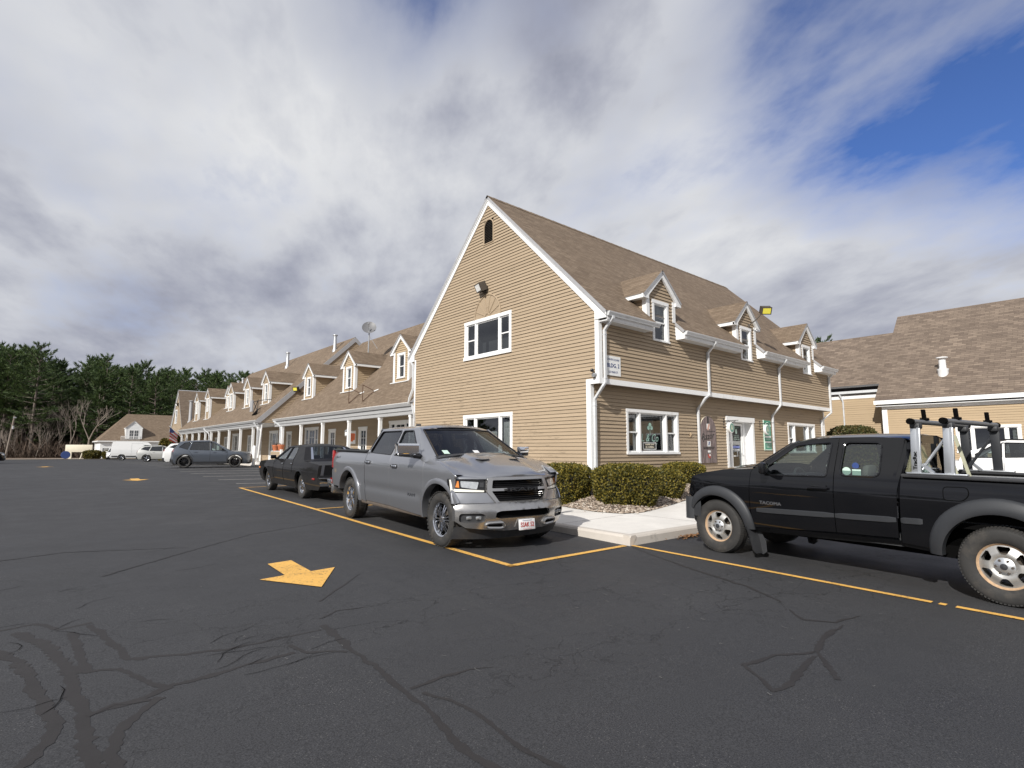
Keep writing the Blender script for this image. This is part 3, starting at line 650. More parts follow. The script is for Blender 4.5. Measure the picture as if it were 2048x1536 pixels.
def gutter(mb, a, b, out, m='gutter_metal', h=0.13, w=0.12):
    """K-style gutter from a to b (back top edge), out = outward direction"""
    a, b, out = Vector(a), Vector(b), Vector(out); prof = [(0.0, 0.0), (0.004, -h), (w * 0.55, -h), (w * 0.72, -h * 0.55), (w * 0.95, -h * 0.25), (w, 0.0), (w - 0.012, 0.0), (w - 0.02, -0.02)]
    A = [a + out * x + V(0, 0, z) for x, z in prof]; Bq = [b + out * x + V(0, 0, z) for x, z in prof]; n = len(prof)
    mb.mesh(A + Bq, [(i, i + 1, n + i + 1, n + i) for i in range(n - 1)], m)
    for E in (A, Bq): mb.poly(E[:6], m)
def downspout(parent, org, path, name='downspout', w=(0.085, 0.065), up=None):
    mb = MB(org); mb.tube(path, 0, 'gutter_metal', rect=w, up=up or (0, 0, 1))
    for p, q in zip(path[:-1], path[1:]):
        if abs(p[2] - q[2]) > 1.2:
            for t_ in (0.08, 0.92):
                c = Vector(p).lerp(Vector(q), t_); mb.obox(c, (0.052, 0, 0), (0, 0.046, 0), (0, 0, 0.012), 'gutter_metal')
    return mb.build(name, parent)
_tc = {}
def text_faces(s_, bold=False):
    if s_ in _tc: return _tc[s_]
    cu = bpy.data.curves.new('t', 'FONT'); cu.body = s_; cu.size = 1.0; cu.align_x = 'CENTER'; cu.align_y = 'CENTER'; cu.resolution_u = 2
    ob = bpy.data.objects.new('t', cu); scene.collection.objects.link(ob)
    dg = bpy.context.evaluated_depsgraph_get(); me = bpy.data.meshes.new_from_object(ob.evaluated_get(dg))
    r = ([tuple(v.co) for v in me.vertices], [tuple(p.vertices) for p in me.polygons])
    bpy.data.objects.remove(ob); bpy.data.curves.remove(cu); bpy.data.meshes.remove(me); _tc[s_] = r; return r
def text(mb, s_, c, ux, uy, h, m, width=None, slant=0.0, bold=0.0):
    """lettering of cap height about h centred at c, ux/uy = reading and up directions"""
    vs_, fs = text_faces(s_); ux, uy = Vector(ux).normalized(), Vector(uy).normalized(); c = Vector(c)
    if not vs_: return
    w0 = max(v[0] for v in vs_) - min(v[0] for v in vs_); hy = max(v[1] for v in vs_) - min(v[1] for v in vs_); k = h / 0.70; kx = (width / w0) if width else k
    reps = [(0, 0)] if not bold else [(-bold, 0), (bold, 0), (0, bold * .6), (0, -bold * .6)]
    nn = ux.cross(uy)
    for q, (ox, oy) in enumerate(reps):
        mb.mesh([c + ux * (v[0] * kx + slant * v[1] * k + ox) + uy * (v[1] * k + oy) + nn * (0.0004 * q) for v in vs_], fs, m)

# ---------------------------------------------------------------- main building (BLDG. 2)
XG, YU, YL, YB, XE = 12.68, 10.69, 11.045, 21.44, 31.0; YR = 16.124; SL = 0.982
ORG = (XG, YU, 0.4)
bld = thing('shop_building', ORG, 'big two storey tan clapboard building with steep gable end facing the lot', 'building', 'tan clapboard shop buildings')
rz = lambda y: 5.81 + SL * (y - (YU - 0.33)) if y <= YR else 5.81 + SL * ((2 * YR - YU + 0.33) - y)     # top of the roof over y
frG = frame((XG, YU, 0), (0, 1, 0), (-1, 0, 0)); frU = frame((XG, YU, 0), (1, 0, 0), (0, -1, 0)); frL = frame((XG, YL, 0), (1, 0, 0), (0, -1, 0))
mb = MB(ORG)
gr = lambda z: (0.355 if z < 3.58 else max(0.0, (z + 0.16 - 5.81) / SL - 0.33)); gl_ = lambda z: min(10.75, 2 * (YR - YU) + 0.33 - (z + 0.16 - 5.81) / SL)
op_g = [(4.06, 6.90, 5.10, 6.61), (3.99, 6.91, 1.38, 2.90), (5.13, 5.70, 9.57, 10.50)]
clap(mb, frG, 0.42, 11.3, gr, gl_, op_g)
mb.build('gable_wall', bld)
mb = MB(ORG); DC = [3.32, 9.45, 15.62]; XW = XE - XG
op_u = [(c - .53, c + .43, 5.28, 6.68) for c in DC]
clap(mb, frU, 3.74, 5.60, 0.0, XW, op_u, seed=3)
mb.build('upper_wall', bld)
mb = MB(ORG); LW = (1.72, 4.68, 1.46, 2.90); W2 = (13.86, 16.97, 1.46, 2.86); DO = (8.12, 10.46, 0.42, 2.92)
clap(mb, frL, 0.42, 3.58, 0.0, XW, [LW, W2, DO], seed=4)
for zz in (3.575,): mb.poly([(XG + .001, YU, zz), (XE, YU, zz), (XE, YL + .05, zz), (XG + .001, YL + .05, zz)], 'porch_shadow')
mb.build('lower_wall', bld)
mb = MB(ORG)   # the sides away from the camera
mb.poly([(XE, YU, 3.6), (XE, YB, 3.6), (XE, YB, 5.6), (XE, YR, 11.3), (XE, YU, 5.6)], 'siding'); mb.poly([(XE, YL, .4), (XE, YB, .4), (XE, YB, 3.6), (XE, YL, 3.6)], 'siding'); mb.poly([(XG, YB, .4), (XE, YB, .4), (XE, YB, 5.6), (XG, YB, 5.6)], 'siding')
mb.build('rear_wall', bld)
mb = MB(ORG)   # trim: corner boards, band, rakes, soffits
wbox(mb, frG, 0.0, .125, 3.58, 5.56, 0, .030, 'trim'); wbox(mb, frU, -.03, .13, 3.745, 5.53, 0, .030, 'trim')
wbox(mb, frG, .355, .50, .42, 3.575, 0, .031, 'trim'); wbox(mb, frL, -.031, .13, .42, 3.575, 0, .031, 'trim')
wbox(mb, frG, .127, .50, 3.577, 3.735, 0, .034, 'trim'); wbox(mb, frG, -.0, .126, 3.577, 3.735, 0, .032, 'trim'); wbox(mb, frU, -.034, XW, 3.577, 3.742, -.01, .034, 'trim')
wbox(mb, frG, 10.64, 10.75, .42, 5.6, 0, .03, 'trim'); wbox(mb, frU, XW - .12, XW, 3.745, 5.53, 0, .03, 'trim'); wbox(mb, frL, XW - .12, XW, .42, 3.575, 0, .03, 'trim')
pk = YR - YU
for sgn in (0, 1):
    mir = (lambda u: 2 * pk - u) if sgn else (lambda u: u)
    P = [(-.35, 5.545), (-.35, 5.70), (pk, 11.375), (pk, 11.10), (.10, 5.80), (.10, 5.545)]
    pts = [fp(frG, mir(u), z, .002) for u, z in P]; mb.prism(pts if not sgn else pts[::-1], frG[2] * .055, 'trim')
    P = [(-.37, 5.62), (-.37, 5.745), (pk, 11.40), (pk, 11.28)]
    pts = [fp(frG, mir(u), z, .058) for u, z in P]; mb.prism(pts if not sgn else pts[::-1], frG[2] * .035, 'trim')
mb.build('trim_boards', bld)
SEG = [(-.02, 2.62), (4.22, 8.72), (10.36, 14.9), (16.52, XW + .12)]
for i, (a, b) in enumerate(SEG):
    mb = MB(ORG)
    e0 = a + (0.03 if i == 0 else 0.0); e1 = b - (.28 if i < 3 else .05)
    wbox(mb, frU, e0, e1, 5.46, 5.70, .30, .335, 'trim_flat'); wbox(mb, frU, e0, e1, 5.46, 5.50, -.02, .30, 'soffit')
    wbox(mb, frU, e0, e1, 5.50, 5.66, .335, .355, 'trim_flat')
    if i:  # boxed eave end beside the dormer
        P = [(YU - .36, 5.46), (YU - .36, 5.70), (YU + .02, 6.06), (YU + .02, 5.46)]; mb.prism([(XG + a - .03, y, z) for y, z in P], (.05, 0, 0), 'trim')
    mb.build('eave_board', bld)
    mb = MB(ORG); gutter(mb, (XG + a, YU - .357, 5.73), (XG + b, YU - .357, 5.725), (0, -1, 0)); mb.build('gutter', bld)
mb = MB(ORG); X0, X1 = XG - .105, XE + .15; ye = YU - .40
holes = None
# lower slope is laid in strips so that the dormers stand free of it
cuts = [XG - .105]
for c in DC: cuts += [XG + c - .83, XG + c + .83]
cuts.append(X1)
for i in range(len(cuts) - 1):
    a, b = cuts[i], cuts[i + 1]; yy = ye if i % 2 == 0 else YU + .02
    roof_plane(mb, (a, yy, rz(YU) + SL * (yy - YU)), (b, yy, rz(YU) + SL * (yy - YU)), (b, YR, 11.47), (a, YR, 11.47), 'shingle', off=(a, SL * 1.4 * (yy - ye)))
yb = 2 * YR - ye
roof_plane(mb, (X1, yb, rz(YU) + SL * (ye - YU)), (X0, yb, rz(YU) + SL * (ye - YU)), (X0, YR, 11.468), (X1, YR, 11.468), 'shingle')
for k in range(56):
    x = lerp(X0, X1, k / 56); w = (X1 - X0) / 56
    for s_ in (1, -1):
        mb.poly([(x, YR, 11.492 + .006 * (k % 2)), (x + w * 1.02, YR, 11.486), (x + w * 1.02, YR - s_ * .16, 11.486 - .155), (x, YR - s_ * .16, 11.49 - .155)][::s_], 'shingle', [(x, 0.02), (x + w, .02), (x + w, .12), (x, .12)][::s_])
mb.build('roof', bld)

def dormer(parent, org, fr, c, hw, zsill, zeave, zpeak, roofz, ov=0.30, wz=(5.26, 6.70), wu=(-.53, .43), fascia='trim', sid='siding', front=0.0, ftop=None, side_clap=True, zfoot=None, win=True, shing='shingle'):
    """gabled dormer; fr = wall frame of its face, roofz(depth) = main roof height 'depth' behind the face"""
    mb = MB(org); zt = zeave + .12
    op = [(c + wu[0] + .02, c + wu[1] - .02, wz[0] + .02, wz[1] - .02)]
    sl = (zpeak - zeave) / (hw + ov)
    clap(mb, fr, zsill, zpeak - .05, lambda z: c - min(hw, max(0, (zpeak - .14 - z) / sl)), lambda z: c + min(hw, max(0, (zpeak - .14 - z) / sl)), op, m=sid)
    bk = -fr[2]
    # cheeks
    dmax = 0.0
    while roofz(dmax) < zeave + .1 and dmax < 8: dmax += .02
    def depth_at(z):
        q = 0.0
        while roofz(q) < z and q < 9: q += .02
        return q
    for s_ in (-1, 1):
        cf = frame(fr[0] + fr[1] * (c + s_ * hw), bk, fr[1] * s_)
        clap(mb, cf, roofz(0) - .02, zeave + .08, 0.0, depth_at, (), m=sid)
    o = mb.build('dormer', parent)
    mb = MB(org)   # roof of the dormer
    fo = 0.14; 
    dr, de = depth_at(zpeak + .02), depth_at(zeave + .02)
    for s_ in (-1, 1):
        e0 = fp(fr, c + s_ * (hw + ov), zeave, fo); e1 = fp(fr, c + s_ * (hw + ov), zeave, -de); r1 = fp(fr, c, zpeak, -dr); r0 = fp(fr, c, zpeak, fo)
        roof_plane(mb, e0, e1, r1, r0, shing, th=.06, off=(c, 0))
    mb.build('dormer_roof', o)
    mb = MB(org)
    cb = .15
    for s_ in (-1, 1):
        a, b = sorted((c + s_ * hw, c + s_ * (hw - cb))); wbox(mb, fr, a, b, zsill if zfoot is None else zfoot, zeave + .02, .0, .032, fascia)
        cf = frame(fr[0] + fr[1] * (c + s_ * hw), bk, fr[1] * s_)
        z0 = roofz(0); P = [(-.032, z0 - .06), (.14, z0 + (roofz(.14) - z0)), (.14, zeave + .02), (-.032, zeave + .02)]
        pts = [fp(cf, u, z, .002) for u, z in P]; mb.prism(pts, cf[2] * .03, fascia)
        # rake board of the little gable and the boxed eave
        P = [(hw + ov, zeave - .13), (hw + ov, zeave - .01), (0.0, zpeak - .055), (0.0, zpeak - .055 - .20 * math.sqrt(1 + sl * sl) * .75), (hw - .02, zeave - .02), (hw - .02, zeave - .13)]
        pts = [fp(fr, c + s_ * u, z, .036) for u, z in P]; mb.prism(pts, fr[2] * .07, fascia)
        e = depth_at(zeave - .1); wbox(mb, fr, *sorted((c + s_ * hw, c + s_ * (hw + ov - .03))), zeave - .13, zeave - .075, -de * .98, .10, 'trim'); wbox(mb, fr, *sorted((c + s_ * (hw + ov - .03), c + s_ * (hw + ov))), zeave - .14, zeave - .03, -de, .10, 'trim')
    mb.build('dormer_trim', o)
    if win: window(o, org, fr, c + wu[0], c + wu[1], wz[0], wz[1], case=.12, depth=.5, rec=.05, curtain=((0.0, 1.0, 0.5, 1.0),) if int(c * 3) % 2 else None)
    return o
for c in DC: dormer(bld, ORG, frU, c, .83, 5.50, 6.78, 7.80, lambda q: rz(YU + q), zfoot=6.06)
# gable windows, fan, vent
window(bld, ORG, frG, 4.04, 6.92, 5.08, 6.63, (('dh', .62), ('pic', 1.55), ('dh', .62)), case=.13, sill=.13, depth=.8, label='wide upstairs gable window with a fixed middle pane')
window(bld, ORG, frG, 3.97, 6.93, 1.36, 2.92, (('pic', .62), ('pic', 1.55), ('pic', .62)), case=.13, sill=.1, depth=1.2, curtain=((0.0, .20, .0, .85), (.35, .78, .0, .6)))
mb = MB(ORG); P = [(5.45 + .79 * math.cos(R(a)), 6.63 + .87 * math.sin(R(a))) for a in range(0, 181, 9)]
mb.prism([fp(frG, u, z, .012) for u, z in P][::-1], frG[2] * .014, 'siding')
mb.tube([fp(frG, u, z, .032) for u, z in P], .032, 'siding', n=6)
for a in range(22, 170, 27): mb.tube([fp(frG, 5.45 + .1 * math.cos(R(a)), 6.63 + .1 * math.sin(R(a)), .032), fp(frG, 5.45 + .78 * math.cos(R(a)), 6.63 + .86 * math.sin(R(a)), .032)], .022, 'siding', n=6)
mb.tube([fp(frG, 5.45 + .14 * math.cos(R(a)), 6.63 + .14 * math.sin(R(a)), .035) for a in range(0, 181, 20)], .025, 'siding', n=6)
mb.build('fan_ornament', bld)
mb = MB(ORG); P = [(5.12, 9.55), (5.71, 9.55)] + [(5.415 + .295 * math.cos(R(a)), 10.22 + .29 * math.sin(R(a))) for a in range(0, 181, 15)]
mb.tube([fp(frG, u, z, .02) for u, z in P + P[:1]], .03, 'siding', n=6); mb.prism([fp(frG, u, z, -.10) for u, z in P][::-1], frG[2] * .01, 'black_metal')
for k in range(13):
    z = 9.60 + k * .068; hw_ = .27 if z < 10.22 else math.sqrt(max(.002, .27 ** 2 - (z - 10.22) ** 2))
    mb.obox(fp(frG, 5.415, z, .0), frG[1] * hw_, frG[2] * .026 - V(0, 0, .018), V(0, 0, .006) + frG[2] * .004, 'bronze')
mb.build('gable_vent', bld)
# downspouts of the front
dsx = [(.20, -1), (6.22, 0), (12.30, 0), (XW - .12, 0)]
for i, (x, k) in enumerate(dsx):
    X = XG + x; y0 = YU - .41; yw = YU - .075; yl = YL - .075; xl = X - (.09, .24, .10, 0)[i]
    p = [(X, y0, 5.62), (X, y0, 5.56), (X, yw, 5.22), (X, yw, 3.62), (xl, yw + .02, 3.50), (xl, yl, 3.12), (xl, yl, .95 if i else .72)]
    if i == 0: p += [(xl, yl, .70), (xl, yl - .10, .58), (xl, yl - .30, .50)]
    if i == 3: p = [(X, y0, 5.62), (X, yw, 5.3), (X, yw, 3.5), (X - .35, yl, 3.1), (X - .38, yl, .9)]
    downspout(bld, ORG, p, up=(1, 0, 0))
downspout(bld, ORG, [(XG - .02, YB + .34, 5.58), (XG - .05, YB + .06, 5.35), (XG - .07, YB + .03, 4.3), (XG - .20, YB + .10, 3.85), (XG - .22, YB + .12, 3.6)], up=(1, 0, 0))
downspout(bld, ORG, [(XG - .10, YB + .05, 3.62), (XG - .04, YB - .12, 3.0), (XG - .07, YB - .10, .8)], up=(1, 0, 0))
# shop windows and door
sw_ = window(bld, ORG, frL, 1.70, 4.70, 1.44, 2.92, (('dh', .62), ('pic', 1.5), ('dh', .62)), case=.10, sill=.07, depth=1.0, curtain=((.0, .10, 0, 1), (.17, .23, 0, 1), (.78, .83, 0, 1)), rec=.09, label='front shop window with green lettering and a small open sign')
window(bld, ORG, frL, 13.84, 16.99, 1.44, 2.88, (('dh', .62), ('pic', 1.5), ('dh', .62)), case=.10, sill=.07, depth=1.0, curtain=((.0, .12, 0, 1),), rec=.09)
for nm, c in (('green_ink', (.16, .30, .24)), ('green_lt', (.30, .47, .40)), ('sign_white', (.78, .78, .76)), ('sign_black', (.02, .02, .02)), ('navy_ink', (.03, .06, .20)), ('red_ink', (.45, .07, .05)), ('cream', (.72, .66, .52)), ('green_sign', (.06, .27, .18)), ('blue_ink', (.16, .20, .48)), ('orange_ink', (.72, .16, .04)), ('pale_green', (.55, .72, .62)), ('pinkish', (.62, .36, .28))): simple(nm, c, .6, var=.08)
mb = MB(ORG); gd = -.075; cx = 3.12
def wt(mb, fr, s_, u, z, h, m, d, **k): text(mb, s_, fp(fr, u, z, d), fr[1] if fr[1].cross(V(0, 0, 1)).dot(fr[2]) > 0 else -fr[1], (0, 0, 1), h, m, **k)
for (du, dz, r) in ((0, .10, .075), (-.085, 0, .07), (.085, 0, .07), (0, .01, .05)):
    mb.prism([fp(frL, cx + du + r * math.cos(R(a)), 2.33 + dz + r * math.sin(R(a)), gd) for a in range(0, 360, 30)], frL[2] * .003, 'green_lt')
wt(mb, frL, '|', cx, 2.17, .16, 'green_lt', gd); wt(mb, frL, 'L & Co', cx, 1.98, .26, 'green_lt', gd, width=.95, slant=.25); wt(mb, frL, 'SALON & BARBERSHOP', cx, 1.79, .05, 'green_lt', gd, width=.8)
mb.prism([fp(frL, u, z, gd - .002) for u, z in ((2.70, 1.60), (3.45, 1.60), (3.45, 1.83), (2.70, 1.83))], frL[2] * .004, 'sign_white'); mb.prism([fp(frL, u, z, gd + .003) for u, z in ((2.73, 1.62), (3.42, 1.62), (3.42, 1.81), (2.73, 1.81))], frL[2] * .001, 'sign_black')
wt(mb, frL, 'BARBER SHOP', cx - .04, 1.765, .045, 'cream', gd + .006, width=.5, bold=.003); wt(mb, frL, 'IS OPEN', cx - .04, 1.675, .06, 'cream', gd + .006, width=.46, bold=.004)
mb.prism([fp(frL, u, z, -.35) for u, z in ((2.5, 1.5), (3.7, 1.5), (3.7, 2.6), (2.5, 2.6))], frL[2] * .01, 'screen')
mb.build('window_lettering', sw_)
dmb = MB(ORG); DX0, DX1 = 8.12, 10.46; rc = .26
wbox(dmb, frL, DX0, DX0 + .16, .42, 2.74, -.02, .04, 'trim'); wbox(dmb, frL, DX1 - .16, DX1, .42, 2.74, -.02, .04, 'trim'); wbox(dmb, frL, DX0 - .03, DX1 + .03, 2.74, 2.94, -.02, .06, 'trim')
for (a, b) in ((DX0 + .14, DX0 + .16), (DX1 - .16, DX1 - .14)): wbox(dmb, frL, a, b, .42, 2.74, -rc - .05, -.02, 'trim')
wbox(dmb, frL, DX0 + .16, DX1 - .16, 2.72, 2.74, -rc - .05, -.02, 'trim')
wbox(dmb, frL, 8.28, 8.36, .5, 2.72, -rc - .05, -rc + .02, 'trim'); wbox(dmb, frL, 8.88, 8.98, .5, 2.72, -rc - .05, -rc + .03, 'trim'); wbox(dmb, frL, 8.36, 8.88, .5, .95, -rc - .05, -rc + .01, 'trim_flat'); wbox(dmb, frL, 8.36, 8.88, 1.86, 1.94, -rc - .05, -rc + .01, 'trim')
wbox(dmb, frL, 9.98, 10.06, .5, 2.72, -rc - .05, -rc + .03, 'trim'); wbox(dmb, frL, 10.06, 10.30, .5, 2.72, -rc - .05, -rc, 'trim_flat'); wbox(dmb, frL, 8.28, 10.30, .42, .5, -rc - .3, .0, 'concrete')
room(dmb, frL, 8.28, 10.30, .5, 2.72, 1.4, -rc - .04)
dsur = dmb.build('door_surround', bld)
dmb = MB(ORG); dmb.poly([fp(frL, u, z, -rc - .01) for u, z in ((8.36, .95), (8.88, .95), (8.88, 2.72), (8.36, 2.72))], 'glass'); dmb.build('sidelight', dsur)
dmb = MB(ORG); d0, d1 = -rc - .045, -rc + .012
wbox(dmb, frL, 9.0, 9.10, .5, 2.70, d0, d1, 'trim'); wbox(dmb, frL, 9.86, 9.96, .5, 2.70, d0, d1, 'trim'); wbox(dmb, frL, 9.10, 9.86, 2.60, 2.70, d0, d1, 'trim'); wbox(dmb, frL, 9.10, 9.86, .5, .72, d0, d1, 'trim')
door = dmb.build('glass_door', bld)
dmb = MB(ORG); dmb.poly([fp(frL, u, z, -rc - .015) for u, z in ((9.10, .72), (9.86, .72), (9.86, 2.60), (9.10, 2.60))], 'glass'); dmb.build('pane', door)
dmb = MB(ORG); dmb.tube([fp(frL, 9.14, 1.34, d1 + .0), fp(frL, 9.14, 1.34, d1 + .07), fp(frL, 9.14, 1.34, d1 + .07), fp(frL, 9.34, 1.34, d1 + .07), fp(frL, 9.34, 1.60, d1 + .07), fp(frL, 9.10, 1.60, d1 + .07), fp(frL, 9.10, 1.60, d1)], .014, 'trim', n=6); dmb.build('handle', door)
dmb = MB(ORG); gd = -rc - .012; cx = 9.48
dmb.prism([fp(frL, u, z, gd - .004) for u, z in ((9.11, 1.98), (9.85, 1.98), (9.85, 2.59), (9.11, 2.59))], frL[2] * .002, 'sign_black')
dmb.prism([fp(frL, cx + .075 * math.cos(R(a)), 2.34 + .09 * math.sin(R(a)) * (1.45 if 30 < a < 150 else 1), gd) for a in range(0, 360, 30)], frL[2] * .002, 'pale_green')
wt(dmb, frL, 'BARBERSHOP', cx, 2.52, .05, 'green_ink', gd, width=.5); wt(dmb, frL, 'WALK INS', cx, 2.19, .045, 'pale_green', gd, width=.42); wt(dmb, frL, 'WELCOME', cx, 2.12, .045, 'pale_green', gd, width=.42); wt(dmb, frL, '774-283-1420', cx, 2.03, .05, 'pale_green', gd, width=.5)
for (a, b, z0, z1, mm) in ((9.12, 9.75, 1.80, 1.96, 'curtain'), (9.12, 9.72, 1.66, 1.76, 'blue_ink'), (9.3, 9.70, 1.56, 1.63, 'sign_white'), (9.2, 9.35, .74, .9, 'cream')): dmb.prism([fp(frL, u, z, gd - .003) for u, z in ((a, z0), (b, z0), (b, z1), (a, z1))], frL[2] * .003, mm)
dmb.build('lettering', door)
# ---------------------------------------------------------------- long porch wing
def porch_wing(org, y0, y1, xe, ze, ridge, wallx, posts, doors, dormers, label, name='porch_wing', slope=.97, left_gable=None, seed=0, floor_z=None, post_w=.15):
    b = thing(name, org, label, 'building', 'tan clapboard shop buildings')
    rfz = lambda x: ze + .05 + slope * (x - xe)
    fr = frame((wallx, 0, 0), (0, 1, 0), (-1, 0, 0))
    ops = [(d['y'] - d['w'] / 2, d['y'] + d['w'] / 2, gz(0, d['y']) + .1 if d.get('z0') is None else d['z0'], d['z1']) for d in doors]
    mb = MB(org); clap(mb, fr, .2, 3.46, y0, y1, ops, seed=seed); mb.build('wall', b)
    mb = MB(org); zc = 3.42
    mb.poly([(xe + .05, y0, zc), (wallx, y0, zc), (wallx, y1, zc), (xe + .05, y1, zc)], 'soffit'); mb.build('porch_ceiling', b)
    mb = MB(org); mb.box(xe + .10, xe + .34, y0, y1, 3.16, 3.55, 'beam_gray'); mb.box(xe + .05, xe + .10, y0, y1, 3.33, 3.70, 'beam_gray'); mb.build('porch_beam', b)
    for y in posts:
        mb = MB(org); g = gz(0, y) + .10; mb.box(xe + .22 - post_w / 2, xe + .22 + post_w / 2, y - post_w / 2, y + post_w / 2, g, 3.16, 'trim'); mb.box(xe + .22 - post_w * .7, xe + .22 + post_w * .7, y - post_w * .7, y + post_w * .7, g, g + .16, 'trim'); mb.box(xe + .22 - post_w * .62, xe + .22 + post_w * .62, y - post_w * .62, y + post_w * .62, 3.04, 3.162, 'trim'); mb.build('post', b)
    mb = MB(org); gutter(mb, (xe + .05, y1, ze), (xe + .05, y0, ze), (-1, 0, 0), m='beam_gray', h=.15, w=.15); mb.tube([(xe - .095, y1, ze), (xe - .095, y0, ze)], .012, 'trim', n=5); mb.build('gutter', b)
    mb = MB(org); n = 1
    roof_plane(mb, (xe - .05, y1, rfz(xe - .05)), (xe - .05, y0, rfz(xe - .05)), (ridge, y0, rfz(ridge)), (ridge, y1, rfz(ridge)), 'shingle', th=.1)
    roof_plane(mb, (2 * ridge - xe, y0, rfz(xe)), (2 * ridge - xe, y1, rfz(xe)), (ridge, y1, rfz(ridge) - .003), (ridge, y0, rfz(ridge) - .003), 'shingle', th=.1)
    mb.build('roof', b)
    mb = MB(org)   # end walls
    fr2 = frame((0, y0, 0), (1, 0, 0), (0, -1, 0)); mb2 = mb
    clap(mb, fr2, .2, rfz(ridge) - .25, lambda z: max(wallx if z < 3.40 else xe + .1, xe + (z - ze + .10) / slope), lambda z: 2 * ridge - xe - max(.2, (z - ze + .10) / slope), (), seed=seed + 1)
    mb.build('end_wall', b); mb = MB(org); mb.poly([(wallx, y1, .2), (2 * ridge - wallx, y1, .2), (2 * ridge - wallx, y1, rfz(wallx) - .2), (ridge, y1, rfz(ridge) - .1), (wallx, y1, rfz(wallx) - .2)], 'siding')
    mb.build('end_wall', b)
    for d in doors:
        k = d['k']; zz0 = gz(0, d['y']) + .12; u0, u1 = d['y'] - d['w'] / 2, d['y'] + d['w'] / 2
        if k == 'win': window(b, org, fr, u0, u1, d['z0'], d['z1'], d.get('l', (('dh', 1),)), case=.11, depth=.7, curtain=((0, 1, .5, 1),)); continue
        mb = MB(org); gl = MB(org); cs = .13
        wbox(mb, fr, u0, u0 + cs, zz0, d['z1'] - cs, -.05, .03, 'trim'); wbox(mb, fr, u1 - cs, u1, zz0, d['z1'] - cs, -.05, .03, 'trim'); wbox(mb, fr, u0 - .05, u1 + .05, d['z1'] - cs, d['z1'], -.05, .045, 'trim')
        a0, a1, zt = u0 + cs, u1 - cs, d['z1'] - cs
        room(mb, fr, a0, a1, zz0, zt, .9)
        cells = [(a0, a1)]
        if k == 'dbl':
            s_ = (a1 - a0) * .24; cells = [(a0 + s_, a1 - s_)]
            for (p, q) in ((a0, a0 + s_ - .04), (a1 - s_ + .04, a1)):
                wbox(mb, fr, p, q, zz0, zz0 + .9, -.05, -.015, 'trim'); wbox(mb, fr, p, p + .07, zz0 + .9, zt, -.05, -.015, 'trim'); wbox(mb, fr, q - .07, q, zz0 + .9, zt, -.05, -.015, 'trim'); wbox(mb, fr, p + .07, q - .07, zt - .07, zt, -.05, -.015, 'trim'); wbox(mb, fr, p + .07, q - .07, (zz0 + .9 + zt) / 2 - .02, (zz0 + .9 + zt) / 2 + .02, -.05, -.02, 'trim')
                gl.poly([fp(fr, u, z, -.035) for u, z in ((p + .07, zz0 + .9), (q - .07, zz0 + .9), (q - .07, zt - .07), (p + .07, zt - .07))], 'glass')
            for p in (a0 + s_ - .04, a1 - s_): wbox(mb, fr, p, p + .04, zz0, zt, -.05, .0, 'trim')
        o = mb.build('door_surround', b); mb = MB(org); (p, q) = cells[0]; dm = d.get('m', 'trim')
        sw_ = .11; wbox(mb, fr, p, p + sw_, zz0, zt, -.06, -.02, dm); wbox(mb, fr, q - sw_, q, zz0, zt, -.06, -.02, dm); wbox(mb, fr, p + sw_, q - sw_, zt - sw_, zt, -.06, -.02, dm); wbox(mb, fr, p + sw_, q - sw_, zz0, zz0 + (.9 if k != 'glass' else .2), -.06, -.025, dm)
        zb = zz0 + (.9 if k != 'glass' else .2)
        if k != 'glass':
            wbox(mb, fr, (p + q) / 2 - .015, (p + q) / 2 + .015, zb, zt - sw_, -.055, -.025, dm)
            for j in (1, 2): wbox(mb, fr, p + sw_, q - sw_, lerp(zb, zt - sw_, j / 3) - .012, lerp(zb, zt - sw_, j / 3) + .012, -.055, -.027, dm)
        gl.poly([fp(fr, u, z, -.045) for u, z in ((p + sw_, zb), (q - sw_, zb), (q - sw_, zt - sw_), (p + sw_, zt - sw_))], 'glass')
        dd = mb.build('door', b); gl.build('door_glass', dd)
    for dm_ in dormers:
        x, yc, zf = dm_[:3]; fd = frame((x, 0, 0), (0, 1, 0), (-1, 0, 0)); r0 = rfz(x); dz = dm_[3] if len(dm_) > 3 else 0
        dormer(b, org, fd, yc, .80, r0 - .02, 6.62 + dz, 7.55 + dz, lambda q, x=x: rfz(x + q), ov=.27, wz=(5.22 + dz, 6.55 + dz), wu=(-.40, .40), sid='siding_new' if dz == 0 and x > 13 else 'siding', zfoot=r0 - .04, shing='shingle')
        mbs = MB(org); mbs.box(x - .16, x + .01, yc - .90, yc + .90, r0 - .10, r0 - .06, 'trim'); mbs.build('dormer_sill', b)
    return b, rfz
P1 = [21.75, 24.72, 28.28, 31.92, 35.45, 38.95]
D1_ = [dict(k='dbl', y=26.1, w=2.3, z1=3.14), dict(k='door', y=30.5, w=1.1, z1=2.93), dict(k='door', y=35.0, w=1.1, z1=2.92), dict(k='dbl', y=38.6, w=2.5, z1=3.14)]
w1, rf1 = porch_wing((12.5, 30.9, .4), 21.46, 40.32, 12.50, 3.68, 19.0, 14.6, P1, D1_, [(13.9, 24.85, 0), (13.9, 31.15, 0), (13.9, 37.6, 0)], 'nearer porch wing of tan clapboard with three roof dormers joined to the gabled building', seed=11)
P2 = [40.55, 41.9, 45.1, 48.4, 51.7, 54.4, 56.7, 59.3, 62.2, 65.0, 67.6]
